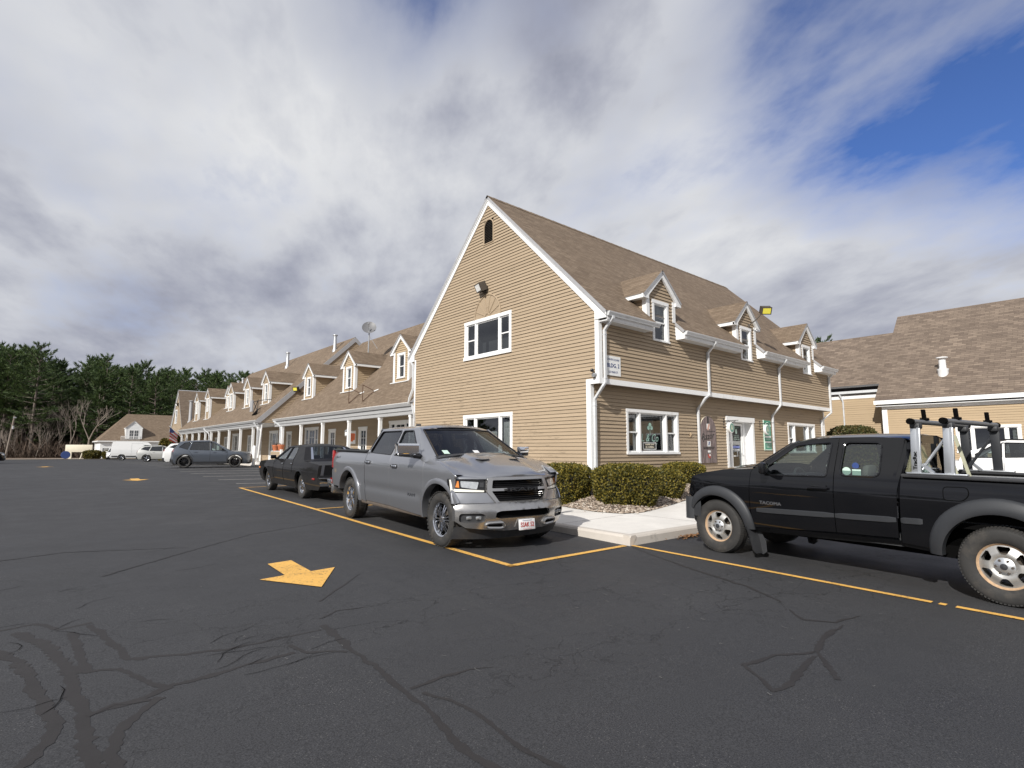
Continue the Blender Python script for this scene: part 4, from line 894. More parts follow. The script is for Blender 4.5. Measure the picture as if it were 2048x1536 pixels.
D2_ = [dict(k='door', y=43.0, w=1.1, z1=2.95), dict(k='dbl', y=46.6, w=2.2, z1=3.1), dict(k='door', y=50.3, w=1.1, z1=2.95), dict(k='win', y=53.2, w=1.4, z0=1.3, z1=2.85, l=(('dh', 1), ('dh', 1))), dict(k='dbl', y=58.0, w=2.2, z1=3.1), dict(k='win', y=61.5, w=1.4, z0=1.3, z1=2.85, l=(('dh', 1), ('dh', 1))), dict(k='win', y=65.5, w=1.4, z0=1.3, z1=2.85, l=(('dh', 1), ('dh', 1)))]
w2, rf2 = porch_wing((11.4, 54.0, .4), 40.34, 68.4, 11.42, 3.60, 18.4, 14.55, P2, D2_, [(12.85, 43.5, 0), (12.85, 48.35, 0), (12.85, 53.4, 0), (13.3, 56.3, .03), (12.35, 59.9, -.55), (12.35, 64.7, -.6)], 'farther porch wing standing forward, tan clapboard with a row of small dormers', seed=21)
# rake board on the step between the two roofs
mb = MB((11.4, 54.0, .4)); P = [(11.34, 3.42), (11.34, 3.62), (18.4, 10.38), (22.3, 6.75), (22.3, 6.48), (18.4, 10.02), (11.60, 3.42)]
mb.prism([(x, 40.30, z) for x, z in P], (0, -.04, 0), 'fascia_gray'); mb.build('rake_board', w2)
org1 = (12.5, 30.9, .4); org2 = (11.4, 54.0, .4)
downspout(w1, org1, [(12.40, 40.0, 3.55), (12.42, 39.6, 3.45), (12.60, 39.15, 3.20), (12.60, 39.05, 3.0), (12.60, 39.05, .7)], up=(1, 0, 0))
downspout(w2, org2, [(11.33, 40.7, 3.45), (11.34, 40.66, 3.35), (11.52, 40.62, 3.12), (11.52, 40.45, 2.9), (11.52, 40.45, .8)], up=(1, 0, 0))
downspout(w2, org2, [(11.33, 56.0, 3.45), (11.34, 55.8, 3.35), (11.52, 54.9, 3.0), (11.52, 54.6, 2.7), (11.52, 54.6, .7)], up=(1, 0, 0))
mb = MB(org2); mb.tube([(11.75, 40.36, 3.3), (11.6, 40.36, 1.0)], .05, 'trim', n=6); mb.build('corner_post', w2)

# ---------------------------------------------------------------- gabled building at the far end of the wing
org = (11.9, 73, .4); g3 = thing('shop_building', org, 'small far gabled building at the end of the porch wing, seen edge on', 'building', 'tan clapboard shop buildings')
yc = 72.3; hw = 3.9; fr = frame((11.9, 0, 0), (0, 1, 0), (-1, 0, 0)); sl = 1.22; zt = 8.35; ze = zt - sl * hw
mb = MB(org); clap(mb, fr, .3, zt - .1, lambda z: yc - min(hw - .25, max(0, (zt - .15 - z) / sl)), lambda z: yc + min(hw - .25, max(0, (zt - .15 - z) / sl)), [(72.6, 73.75, 4.55, 6.05)], ex=.13); mb.build('gable_wall', g3)
mb = MB(org)
for s_ in (-1, 1): roof_plane(mb, (11.75, yc + s_ * hw, ze), (28, yc + s_ * hw, ze), (28, yc, zt), (11.75, yc, zt), 'shingle_dark', th=.12)
mb.build('roof', g3)
mb = MB(org)
for s_ in (-1, 1): mb.prism([(11.86, yc + s_ * u, z) for u, z in ((hw, ze - .12), (hw, ze + .0), (0, zt - .05), (0, zt - .42), (hw - .3, ze - .12))], (-.06, 0, 0), 'trim')
mb.build('trim_boards', g3)
mb = MB(org); mb.poly([(11.9, yc - hw + .3, .3), (28, yc - hw + .3, .3), (28, yc - hw + .3, ze), (11.9, yc - hw + .3, ze)], 'siding'); mb.build('side_wall', g3)
window(g3, org, fr, 72.55, 73.8, 4.5, 6.1, (('dh', 1),), depth=.5)
window(g3, org, fr, 70.6, 71.9, .7, 2.5, (('dh', 1),), depth=.5)

# ---------------------------------------------------------------- building on the right
org = (36.0, 5.0, .2); rb = thing('shop_building', org, 'tan clapboard building with a huge mottled shingle roof behind the black pickup', 'building', 'tan clapboard shop buildings')
XR = 36.0; YC = 9.75; fr = frame((XR, 0, 0), (0, 1, 0), (-1, 0, 0)); rr_ = lambda x: 4.45 + .98 * (x - XR + .25)
mb = MB(org); WN = (4.02, 6.55, 1.46, 2.86); WN2 = (-3.4, -.6, 1.46, 2.86)
clap(mb, fr, .1, 4.02, -12.0, YC, [(WN[0] + .03, WN[1] - .03, WN[2] + .03, WN[3] - .03), (WN2[0] + .03, WN2[1] - .03, WN2[2] + .03, WN2[3] - .03)], m='siding_new', ex=.125, lip=.02, seed=31); mb.build('front_wall', rb)
mb = MB(org); fr3 = frame((0, YC, 0), (1, 0, 0), (0, 1, 0)); clap(mb, fr3, .1, 9.0, lambda z: max(XR, XR + (z - 4.2) / .98), 50.0, (), m='siding', ex=.125); mb.build('end_wall', rb)
XS = 37.0; frs = frame((XS, 0, 0), (0, 1, 0), (-1, 0, 0)); mb = MB(org); clap(mb, frs, .1, 5.0, YC, 26.0, (), m='siding_new', ex=.125, lip=.02, seed=33); mb.build('set_back_wall', rb)
mb = MB(org); wbox(mb, fr, YC - .25, YC, .1, 3.86, 0, .035, 'trim'); wbox(mb, fr, -12, YC, 3.86, 4.02, 0, .035, 'trim_flat'); wbox(mb, fr, -12, YC + .22, 4.02, 4.06, 0, .30, 'soffit'); wbox(mb, fr, -12, YC + .30, 4.14, 4.36, .30, .335, 'trim'); wbox(mb, frs, YC, 26, 4.66, 4.86, 0, .03, 'trim'); wbox(mb, frs, YC + .02, 26, 4.97, 5.12, .10, .22, 'gutter_metal'); wbox(mb, frs, YC + .02, 26, 4.88, 4.965, 0, .05, 'fascia_gray'); mb.build('trim_boards', rb)
mb = MB(org)
roof_plane(mb, (XR - .33, YC + .25, rr_(XR - .33)), (XR - .33, -14, rr_(XR - .33)), (41.6, -14, rr_(41.6)), (41.6, YC + .25, rr_(41.6)), 'shingle_mix', th=.14, off=(0, -.03))
roof_plane(mb, (XS - .25, 27, rr_(XS - .25)), (XS - .25, YC + .25, rr_(XS - .25)), (40.35, YC + .25, rr_(40.35)), (40.35, 27, rr_(40.35)), 'shingle_mix', th=.14, off=(7.3, 0))
roof_plane(mb, (47.5, -14, rr_(36)), (47.5, YC + .25, rr_(36)), (41.6, YC + .25, rr_(41.6) - .004), (41.6, -14, rr_(41.6) - .004), 'shingle_mix', th=.14)
roof_plane(mb, (45, YC + .25, rr_(36)), (45, 27, rr_(36)), (40.35, 27, rr_(40.35) - .004), (40.35, YC + .25, rr_(40.35) - .004), 'shingle_mix', th=.14)
mb.build('roof', rb)
downspout(rb, org, [(XS - .18, 12.15, 4.98), (XS - .10, 12.05, 4.7), (XS - .07, 12.0, 4.5), (XS - .07, 12.0, .3)], up=(1, 0, 0))
wr_ = window(rb, org, fr, WN[0], WN[1], WN[2], WN[3], (('pic', .32), ('pic', 1.0), ('pic', .42)), case=.12, sill=.09, depth=1.1, curtain=((.0, .1, 0, 1),)); window(rb, org, fr, WN2[0], WN2[1], WN2[2], WN2[3], (('dh', .5), ('pic', 1.0), ('dh', .5)), case=.12, sill=.09, depth=1.1)

# ---------------------------------------------------------------- white building across the far lot
org = (18, 116, 0); wb_ = thing('white_building', org, 'long white low building with a brown hipped roof and balcony dormer', 'building')
YW = 115.0; frw = frame((0, YW, 0), (1, 0, 0), (0, -1, 0)); sl = .83
mb = MB(org); clap(mb, frw, 0, 2.95, 8.0, 34, (), m='white_siding', ex=.16, lip=.02); frw2 = frame((8.0, 0, 0), (0, 1, 0), (-1, 0, 0)); clap(mb, frw2, 0, 2.95, YW, YW + 12, (), m='white_siding', ex=.16)
simple('white_siding', (.80, .81, .80), .6, var=.02); mb.build('wall', wb_)
mb = MB(org); ze = 2.95; yr = YW + 5.6; zr = 7.9
roof_plane(mb, (7.6, YW - .35, ze), (34, YW - .35, ze), (34, yr, zr), (11.9, yr, zr), 'shingle'); roof_plane(mb, (7.6, YW + 11.6, ze), (7.6, YW - .35, ze), (11.9, yr, zr), (11.9, yr + .01, zr), 'shingle'); roof_plane(mb, (34, YW + 11.6, ze), (7.6, YW + 11.6, ze), (11.9, yr, zr - .003), (34, yr, zr - .003), 'shingle'); mb.build('roof', wb_)
mb = MB(org); mb.box(7.55, 34, YW - .42, YW - .34, ze - .15, ze + .04, 'trim'); mb.box(7.55, 7.62, YW - .34, YW + 11.5, ze - .15, ze + .04, 'trim'); wbox(mb, frw, 8.35, 8.5, 0, 1.75, 0, .03, 'screen'); wbox(mb, frw, 8.5, 9.05, .15, 1.75, 0, .04, 'curtain'); wbox(mb, frw, 9.05, 9.15, 0, 1.75, 0, .03, 'screen'); mb.build('trim_boards', wb_)
rw = lambda q: ze + (zr - ze) / (yr - YW + .35) * (q + .35)
frd = frame((0, YW + .15, 0), (1, 0, 0), (0, -1, 0))
do = dormer(wb_, org, frd, 12.55, 1.17, rw(.15) - .1, 5.25, 6.5, lambda q: rw(q + .15), ov=.12, sid='white_siding', wz=(2.98, 4.9), wu=(-.72, .72), win=False)
mb = MB(org); wbox(mb, frd, 11.83, 13.27, rw(.15), 4.9, .0, .03, 'trim'); gl = MB(org)
for a in (11.92, 12.62):
    gl.poly([fp(frd, u, z, .036) for u, z in ((a, 3.25), (a + .56, 3.25), (a + .56, 4.8), (a, 4.8))], 'screen')
    wbox(mb, frd, a + .27, a + .30, 3.25, 4.8, .03, .045, 'trim')
    for z in (3.75, 4.25): wbox(mb, frd, a, a + .56, z, z + .03, .03, .045, 'trim')
o = mb.build('balcony_door', wb_); gl.build('pane', o)
mb = MB(org)
for (p, q) in (((10.75, YW - .2), (13.4, YW - .2)), ((10.75, YW - .2), (10.75, YW + .1)), ((13.4, YW - .2), (13.4, YW + .1))):
    for z in (3.02, 3.75): mb.tube([(*p, z), (*q, z)], .04, 'trim', n=5)
    L = math.hypot(q[0] - p[0], q[1] - p[1]); k = max(1, int(L / .16))
    for i in range(k + 1): mb.box(lerp(p[0], q[0], i / k) - .02, lerp(p[0], q[0], i / k) + .02, lerp(p[1], q[1], i / k) - .02, lerp(p[1], q[1], i / k) + .02, 2.98, 3.75, 'trim')
mb.build('balcony_railing', wb_)
# ---------------------------------------------------------------- vehicle kit (local axes: x forward, y left, z up)
def paint(name, col, metal=0.35, rough=0.32, coat=1.0, dust=0.10, dcol=(0.22, 0.20, 0.18)):
    m, t = material(name); oc = t.n('TexCoord').outputs['Object']
    fl = t.n('TexVoronoi', Scale=900.0); t._set(fl.inputs['Vector'], oc)
    c = t.mix(t.ramp(fl.outputs['Color'], (0.0, 0.0), (1.0, 0.12)), col, tuple(min(1, v * 1.5) for v in col))
    dn = t.math('ADD', t.noise(oc, 2.2, 5, 0.6), t.math('MULTIPLY', t.noise(oc, 60, 2), 0.15))
    sz = t.n('SeparateXYZ'); t._set(sz.inputs[0], oc)
    lowz = t.ramp(sz.outputs['Z'], (0.35, 0.5), (0.75, 0.0))
    df = t.math('MULTIPLY', t.ramp(t.math('ADD', dn, lowz), (0.45, 0.0), (1.05, 1.0)), dust * 2.2, clamp=True)
    c = t.mix(df, c, dcol)
    b = t.n('BsdfPrincipled', Base__Color=c, Roughness=t.math('ADD', t.math('MULTIPLY', df, 0.4), rough), Metallic=metal)
    b.inputs['Coat Weight'].default_value = coat; b.inputs['Coat Roughness'].default_value = 0.03
    wv = t.noise(oc, 2.6, 2, 0.5); b.inputs['Specular IOR Level'].default_value = 0.5 if metal > 0 else 0.0; bp = t.n('Bump', Strength=0.015, Distance=0.01, Height=wv); (t._set(b.inputs['Coat Normal'], bp) if metal > 0 else None)
    t.n('OutputMaterial', b.outputs[0])
paint('silver_paint', (0.30, 0.308, 0.33), 0.70, 0.30, dust=0.02); paint('black_paint', (0.0035, 0.0037, 0.0048), 0.0, 0.30, dust=0.006); paint('satin_black', (0.014, 0.014, 0.015), 0.0, 0.40, coat=0.35, dust=0.03)
paint('slate_paint', (0.085, 0.10, 0.125), 0.45, 0.30, dust=0.05); paint('white_paint', (0.74, 0.74, 0.73), 0.0, 0.35, dust=0.04); paint('pearl_paint', (0.50, 0.50, 0.48), 0.35, 0.35, dust=0.06)
simple('tyre', (0.028, 0.027, 0.026), 0.8, var=0.25, scale=9, bump=0.25, bscale=70, dirt=((0.075, 0.066, 0.056), 0.5, 0.8, 6))
simple('plastic', (0.030, 0.031, 0.034), 0.55, var=0.12, scale=5, dirt=((0.06, 0.06, 0.06), 0.5, 0.85, 7))
simple('plastic_gray', (0.028, 0.030, 0.034), 0.52, var=0.10, scale=6)
simple('gloss_black', (0.008, 0.008, 0.009), 0.12); simple('void', (0.004, 0.004, 0.004), 0.95, spec=0.05); simple('cabin', (0.035, 0.036, 0.038), 0.85, var=0.2); simple('seat_cloth', (0.10, 0.10, 0.105), 0.9, var=0.2); simple('seat_beige', (0.20, 0.19, 0.17), 0.9, var=0.2)
simple('chrome', (0.82, 0.83, 0.85), 0.08, metal=1.0, var=0.02); simple('alloy', (0.55, 0.56, 0.58), 0.22, metal=1.0, var=0.06); simple('alu_brushed', (0.62, 0.64, 0.66), 0.36, metal=0.85, var=0.06, scale=10)
simple('steel_wheel', (0.50, 0.49, 0.465), 0.36, metal=0.65, var=0.10, scale=16, dirt=((0.26, 0.19, 0.13), 0.60, 0.80, 14)); simple('rust_rim', (0.42, 0.28, 0.17), 0.75, var=0.3, scale=25)
simple('red_lens', (0.32, 0.012, 0.010), 0.12, coat=1.0); simple('amber_lens', (0.70, 0.22, 0.03), 0.15, coat=1.0); simple('lamp_lens', (0.55, 0.57, 0.58), 0.10, metal=0.6, coat=1.0, var=0.3, scale=22); simple('lamp_white_lens', (0.74, 0.73, 0.66), 0.2, coat=1.0); simple('plate_white', (0.76, 0.76, 0.76), 0.45); simple('plate_red', (0.50, 0.04, 0.03), 0.5); simple('tape_yellow', (0.60, 0.50, 0.16), 0.6)
def mat_carglass(name, tint, refl=0.05):
    m, t = material(name); fr_ = schlick(t, .045); gl = t.n('BsdfGlossy', Roughness=0.01); gl.inputs[0].default_value = (0.95, 0.97, 1, 1); tr = t.n('BsdfTransparent'); tr.inputs[0].default_value = (*tint, 1)
    mx = t.n('MixShader'); t._set(mx.inputs[0], t.math('ADD', fr_, refl)); t._set(mx.inputs[1], tr.outputs[0]); t._set(mx.inputs[2], gl.outputs[0]); t.n('OutputMaterial', mx.outputs[0])
mat_carglass('car_glass', (0.52, 0.60, 0.58)); mat_carglass('tint_glass', (0.10, 0.105, 0.11)); mat_carglass('ws_glass', (0.22, 0.25, 0.27), 0.0)

def loft(mb, rows, m, flip=False, smooth=True):
    n = len(rows[0]); vs_ = [p for r in rows for p in r]; fs = []
    for i in range(len(rows) - 1):
        for j in range(n - 1):
            f = (i * n + j, i * n + j + 1, (i + 1) * n + j + 1, (i + 1) * n + j); fs.append(f[::-1] if flip else f)
    mb.mesh(vs_, fs, m, smooth)
def interp(tab, v): return float(np.interp(v, [a for a, _ in tab], [b for _, b in tab]))
def sinterp(tab, v):
    """smooth (cubic) interpolation, so that the paint carries clean reflections"""
    n = len(tab)
    if v <= tab[0][0]: return tab[0][1]
    if v >= tab[-1][0]: return tab[-1][1] + (tab[-1][1] - tab[-2][1]) / (tab[-1][0] - tab[-2][0]) * (v - tab[-1][0])
    i = max(k for k in range(n - 1) if tab[k][0] <= v); x0, y0 = tab[i]; x1, y1 = tab[i + 1]; h = x1 - x0; t_ = (v - x0) / h
    sl = lambda k: (tab[min(k + 1, n - 1)][1] - tab[max(k - 1, 0)][1]) / (tab[min(k + 1, n - 1)][0] - tab[max(k - 1, 0)][0])
    m0, m1 = sl(i) * h, sl(i + 1) * h
    return (2 * t_ ** 3 - 3 * t_ ** 2 + 1) * y0 + (t_ ** 3 - 2 * t_ ** 2 + t_) * m0 + (-2 * t_ ** 3 + 3 * t_ ** 2) * y1 + (t_ ** 3 - t_ ** 2) * m1
def smoothstep(a, b, x):
    t_ = min(1, max(0, (x - a) / (b - a))); return t_ * t_ * (3 - 2 * t_)
def wheel(parent, x, y, side, r, w, rim_r, style, name='wheel', rimmat='alloy', lugs=True, steer=0.0, z=None):
    """wheel (hub) > tyre, rim; side +1 = left of the car, y = outer face"""
    z = r if z is None else z; yc = y - side * w / 2; c = V(x, yc, z); T = Matrix.Rotation(steer, 3, 'Z')
    def done(mb):
        mb.v = [tuple(T @ (Vector(p) - c) + c) for p in mb.v]; return mb
    mb = MB(); mb.lathe([(0.001, -side * w * .1), (rim_r * .62, -side * w * .1), (rim_r * .62, -side * w * .35), (0.001, -side * w * .35)], 'bronze', 20, 'Y', c); hub = done(mb).build(name, parent)
    mb = MB(); sw = w / 2
    pr = [(rim_r * .97, -sw * .70), (rim_r * 1.02, -sw * .86), (lerp(rim_r, r, .35), -sw * 1.0), (lerp(rim_r, r, .7), -sw * .98), (r * .955, -sw * .90), (r * .985, -sw * .72), (r, -sw * .45), (r, 0), (r, sw * .45), (r * .985, sw * .72), (r * .955, sw * .90), (lerp(rim_r, r, .7), sw * .98), (lerp(rim_r, r, .35), sw * 1.0), (rim_r * 1.02, sw * .86), (rim_r * .97, sw * .70)]
    mb.lathe(pr, 'tyre', 56, 'Y', c)
    if lugs:
        n = 44 if lugs is True else lugs
        for i in range(n):
            for s_ in (-1, 1):
                a = 2 * math.pi * (i + (.5 if s_ > 0 else 0)) / n; ra = V(math.cos(a), 0, math.sin(a)); ta = V(-math.sin(a), 0, math.cos(a))
                mb.obox(c + ra * (r * .985) + V(0, s_ * sw * .66, 0), ra * (r * .017), ta * (r * math.pi / n * .62), V(0, sw * .26, 0) - ra * (r * .028 * s_ * s_), 'tyre')
        for i in range(n):
            a = 2 * math.pi * i / n; ra = V(math.cos(a), 0, math.sin(a)); ta = V(-math.sin(a), 0, math.cos(a)); mb.obox(c + ra * r * .998, ra * (r * .012), ta * (r * math.pi / n * .6), V(0, sw * .28, 0), 'tyre')
    done(mb).build('tyre', hub, 45)
    mb = MB(); o = side
    # barrel
    mb.lathe([(rim_r * .99, o * sw * .78), (rim_r * 1.0, o * sw * .70), (rim_r * .94, o * sw * .62), (rim_r * .90, o * sw * .2), (rim_r * .86, -o * sw * .6)], rimmat, 40, 'Y', c)
    fy = yc + o * sw * .58
    def disc(m_, holes, dish):
        panel(mb, circle(0, 0, rim_r * .965, 0, 354, 59), lambda u, v: (x + u, fy + o * dish(math.hypot(u, v)), z + v), m_, holes, rim_r * .11, flip=(o > 0), flange=(0, -o * .03, 0))
    if style == 'steel':
        hs = []
        for k in range(6):
            a = 60 * k + 30; pts = []
            for (rr, da) in ((.52, -6), (.57, -13), (.80, -18), (.87, -13), (.87, 13), (.80, 18), (.57, 13), (.52, 6)): pts.append((rim_r * rr * math.cos(R(a + da)), rim_r * rr * math.sin(R(a + da))))
            hs.append(pts)
        dish = lambda q: lerp(0, .035, smoothstep(rim_r * .95, rim_r * .55, q)) - .02 * smoothstep(rim_r * .48, rim_r * .36, q)
        disc(rimmat, hs, dish)
        mb.lathe([(rim_r * .99, o * sw * .785), (rim_r * .955, o * sw * .70), (rim_r * .90, o * sw * .58)], 'rust_rim', 40, 'Y', c)
        mb.lathe([(0.001, o * (sw * .58 + .045)), (rim_r * .20, o * (sw * .58 + .043)), (rim_r * .38, o * (sw * .58 + .02)), (rim_r * .40, o * (sw * .58 - .005))], 'alu_brushed', 28, 'Y', c)
        for k in range(6):
            a = R(60 * k); mb.lathe([(0.001, o * .018), (.011, o * .018), (.013, -o * .01)], 'bronze', 8, 'Y', c + V(rim_r * .29 * math.cos(a), o * (sw * .58 + .03), rim_r * .29 * math.sin(a)))
        mb.lathe([(0.001, o * (sw * .58 + .055)), (rim_r * .13, o * (sw * .58 + .05)), (rim_r * .15, o * (sw * .58 + .03))], 'plastic_gray', 20, 'Y', c)
    elif style in ('spoke', 'spoke10', 'spoke5', 'rally'):
        ns, hw_, cut = {'spoke': (6, .15, True), 'spoke10': (10, .075, False), 'spoke5': (5, .15, False), 'rally': (5, .26, False)}[style]
        for k in range(ns):
            a = R(360 / ns * k + 8); ra = V(math.cos(a), 0, math.sin(a)); ta = V(-math.sin(a), 0, math.cos(a)); P = []
            subs = [(-.62, .30), (.62, .30)] if cut else [(0, 1)]
            for off, ws in subs:
                rows = []
                for tq in (0.12, .35, .62, .93):
                    wd = rim_r * hw_ * ws * lerp(1.15, .9, tq) * (1.2 if tq > .9 else 1); cc = c + V(0, o * (sw * .58 + .02 - .03 * tq * tq), 0) + ra * rim_r * tq + ta * (off * rim_r * hw_ * (0.25 + tq * 1.1))
                    rows.append([cc - ta * wd - V(0, o * .035, 0), cc - ta * wd * .75, cc + ta * wd * .75, cc + ta * wd - V(0, o * .035, 0)])
                loft(mb, rows, rimmat, flip=(o > 0))
        mb.lathe([(0.001, o * (sw * .58 + .03)), (rim_r * .15, o * (sw * .58 + .028)), (rim_r * .20, o * (sw * .58 + .01)), (rim_r * .22, o * (sw * .58 - .04))], rimmat, 24, 'Y', c)
        mb.lathe([(rim_r * .99, o * sw * .80), (rim_r * .93, o * sw * .74), (rim_r * .90, o * sw * .55)], rimmat, 40, 'Y', c)
        for k in range(5):
            a = R(72 * k + 20); mb.lathe([(0.001, o * .012), (.009, o * .012), (.011, -o * .01)], 'bronze', 8, 'Y', c + V(rim_r * .14 * math.cos(a), o * (sw * .58 + .025), rim_r * .14 * math.sin(a)))
    done(mb).build('rim', hub, 40)
    return hub
def sides(fn):
    for s_ in (1, -1): fn(s_)
def true_normals(o, f, s_, off, h=.05):
    """shade a side panel with the normals of the smooth body surface instead of those of its triangles"""
    me = o.data; N = []
    for v in me.vertices:
        x, y, z = v.co
        if abs(abs(y) - abs(f(x, z) + off)) < 2e-4:
            fx = (f(x + h, z) - f(x - h, z)) / (2 * h); fz = (f(x, z + h) - f(x, z - h)) / (2 * h); N.append(Vector((-fx, s_, -fz)).normalized())
        else: N.append(v.normal.copy())
    me.normals_split_custom_set_from_vertices(N)
def spanel(parent, name, outline, f, m, s_, holes=(), off=0.0, step=0.055, fl=0.035, label=None):
    mb = MB(); panel(mb, outline, lambda x, z: (x, s_ * (f(x, z) + off), z), m, holes, step, flip=(s_ > 0), flange=(0, -s_ * fl, 0) if fl else None); o = mb.build(name, parent)
    true_normals(o, f, s_, off)
    if label: o['label'] = label
    return o
def rounded(P, r, n=4):
    out = []; k = len(P)
    for i in range(k):
        a, b, c = Vector(P[i - 1]), Vector(P[i]), Vector(P[(i + 1) % k]); d1, d2 = (a - b), (c - b); q = min(r, d1.length * .45, d2.length * .45); p0, p1 = b + d1.normalized() * q, b + d2.normalized() * q
        for j in range(n + 1): t_ = j / n; out.append(tuple(p0 * (1 - t_) ** 2 + b * 2 * t_ * (1 - t_) + p1 * t_ * t_))
    return out
def seat(mb, x, y, m, h=.62, w=.24, z=.62, k=.86):
    mb.obox((x, y, z + .08), (.24, 0, 0), (0, w, 0), (0, 0, .08), m, .05); mb.obox((x - .30, y, z + .40 * k), (.06, 0, .02), (0, w, 0), (-.12 * k, 0, .33 * k), m, .05); mb.obox((x - .30 - .12 * k, y, z + .84 * k), (.045, 0, 0), (0, .13, 0), (-.015, 0, .10 * k), m, .04)
def steering(mb, x, y, z):
    mb.tube([(x + .10 * math.sin(R(a)) * .45, y + .18 * math.cos(R(a)), z + .18 * math.sin(R(a))) for a in range(0, 361, 24)], .016, 'cabin', n=6)
def arch_strip(parent, name, cx, cz, r0, r1, a0, a1, f, s_, m, off=0.025, dep=.06, n=22):
    """wheel-arch lip following the panel surface"""
    mb = MB(); rows = []
    for i in range(n + 1):
        a = R(lerp(a0, a1, i / n)); P = []
        for rr, oo in ((r1 + .012, -.012), (r1, off * .6), (lerp(r0, r1, .5), off), (r0, off * .8), (r0, -dep)):
            x, z = cx + rr * math.cos(a), cz + rr * math.sin(a); P.append((x, s_ * (f(x, z) + oo), z))
        rows.append(P)
    loft(mb, rows, m, flip=(s_ > 0)); return mb.build(name, parent)
def fpanel(parent, name, outline, g, m, holes=(), off=0.0, step=0.06, fl=.03, back=False):
    """panel across the front (or back) of a vehicle; g(y, z) gives x"""
    mb = MB(); k = -1 if back else 1
    panel(mb, outline, lambda y, z: (g(y, z) + k * off, y, z), m, holes, step, flip=back, flange=(-k * fl, 0, 0) if fl else None)
    return mb.build(name, parent) if name else mb
def mirror_y(P): return [(-y, z) for y, z in P][::-1]

# ---------------------------------------------------------------- silver crew cab pickup
a_, b_ = V(4.771, 7.189, 0), V(5.102, 11.241, 0); hd = (a_ - b_).normalized(); rt_ = V(hd.y, -hd.x, 0); mid = (a_ + b_) / 2 - rt_ * 1.0
pitch = math.atan2(gz(0, 7.19) - gz(0, 11.24), (a_ - b_).length)
ram = thing('pickup_truck', (mid.x, mid.y, (gz(0, 7.19) + gz(0, 11.24)) / 2 + .002), 'silver grey crew cab pickup parked in the corner stall, front towards the camera', 'pickup truck', rot=(0, -pitch, math.atan2(hd.y, hd.x)))
BY = [(.30, .95), (.42, .985), (.62, 1.022), (.80, 1.040), (1.0, 1.044), (1.15, 1.040), (1.27, 1.022), (1.34, 1.000), (1.90, .72)]
def yr(x, z):
    y = sinterp(BY, z) - .05 * max(0, (x - 1.75) / .72) ** 2 - .03 * max(0, (-2.5 - x) / .65) ** 2
    y -= .020 * math.exp(-((z - .735) / .065) ** 2) * smoothstep(1.5, 1.2, x) * smoothstep(-1.2, -1.0, x)
    y += .022 * math.exp(-((z - 1.16) / .12) ** 2) * .6
    return y
AF = (1.955, .43, .545); AR = (-2.0, .44, .565)
fa = circle(AF[0], AF[1], AF[2], 33, 181, 22); ra = circle(AR[0], AR[1], AR[2], 2, 160, 22)
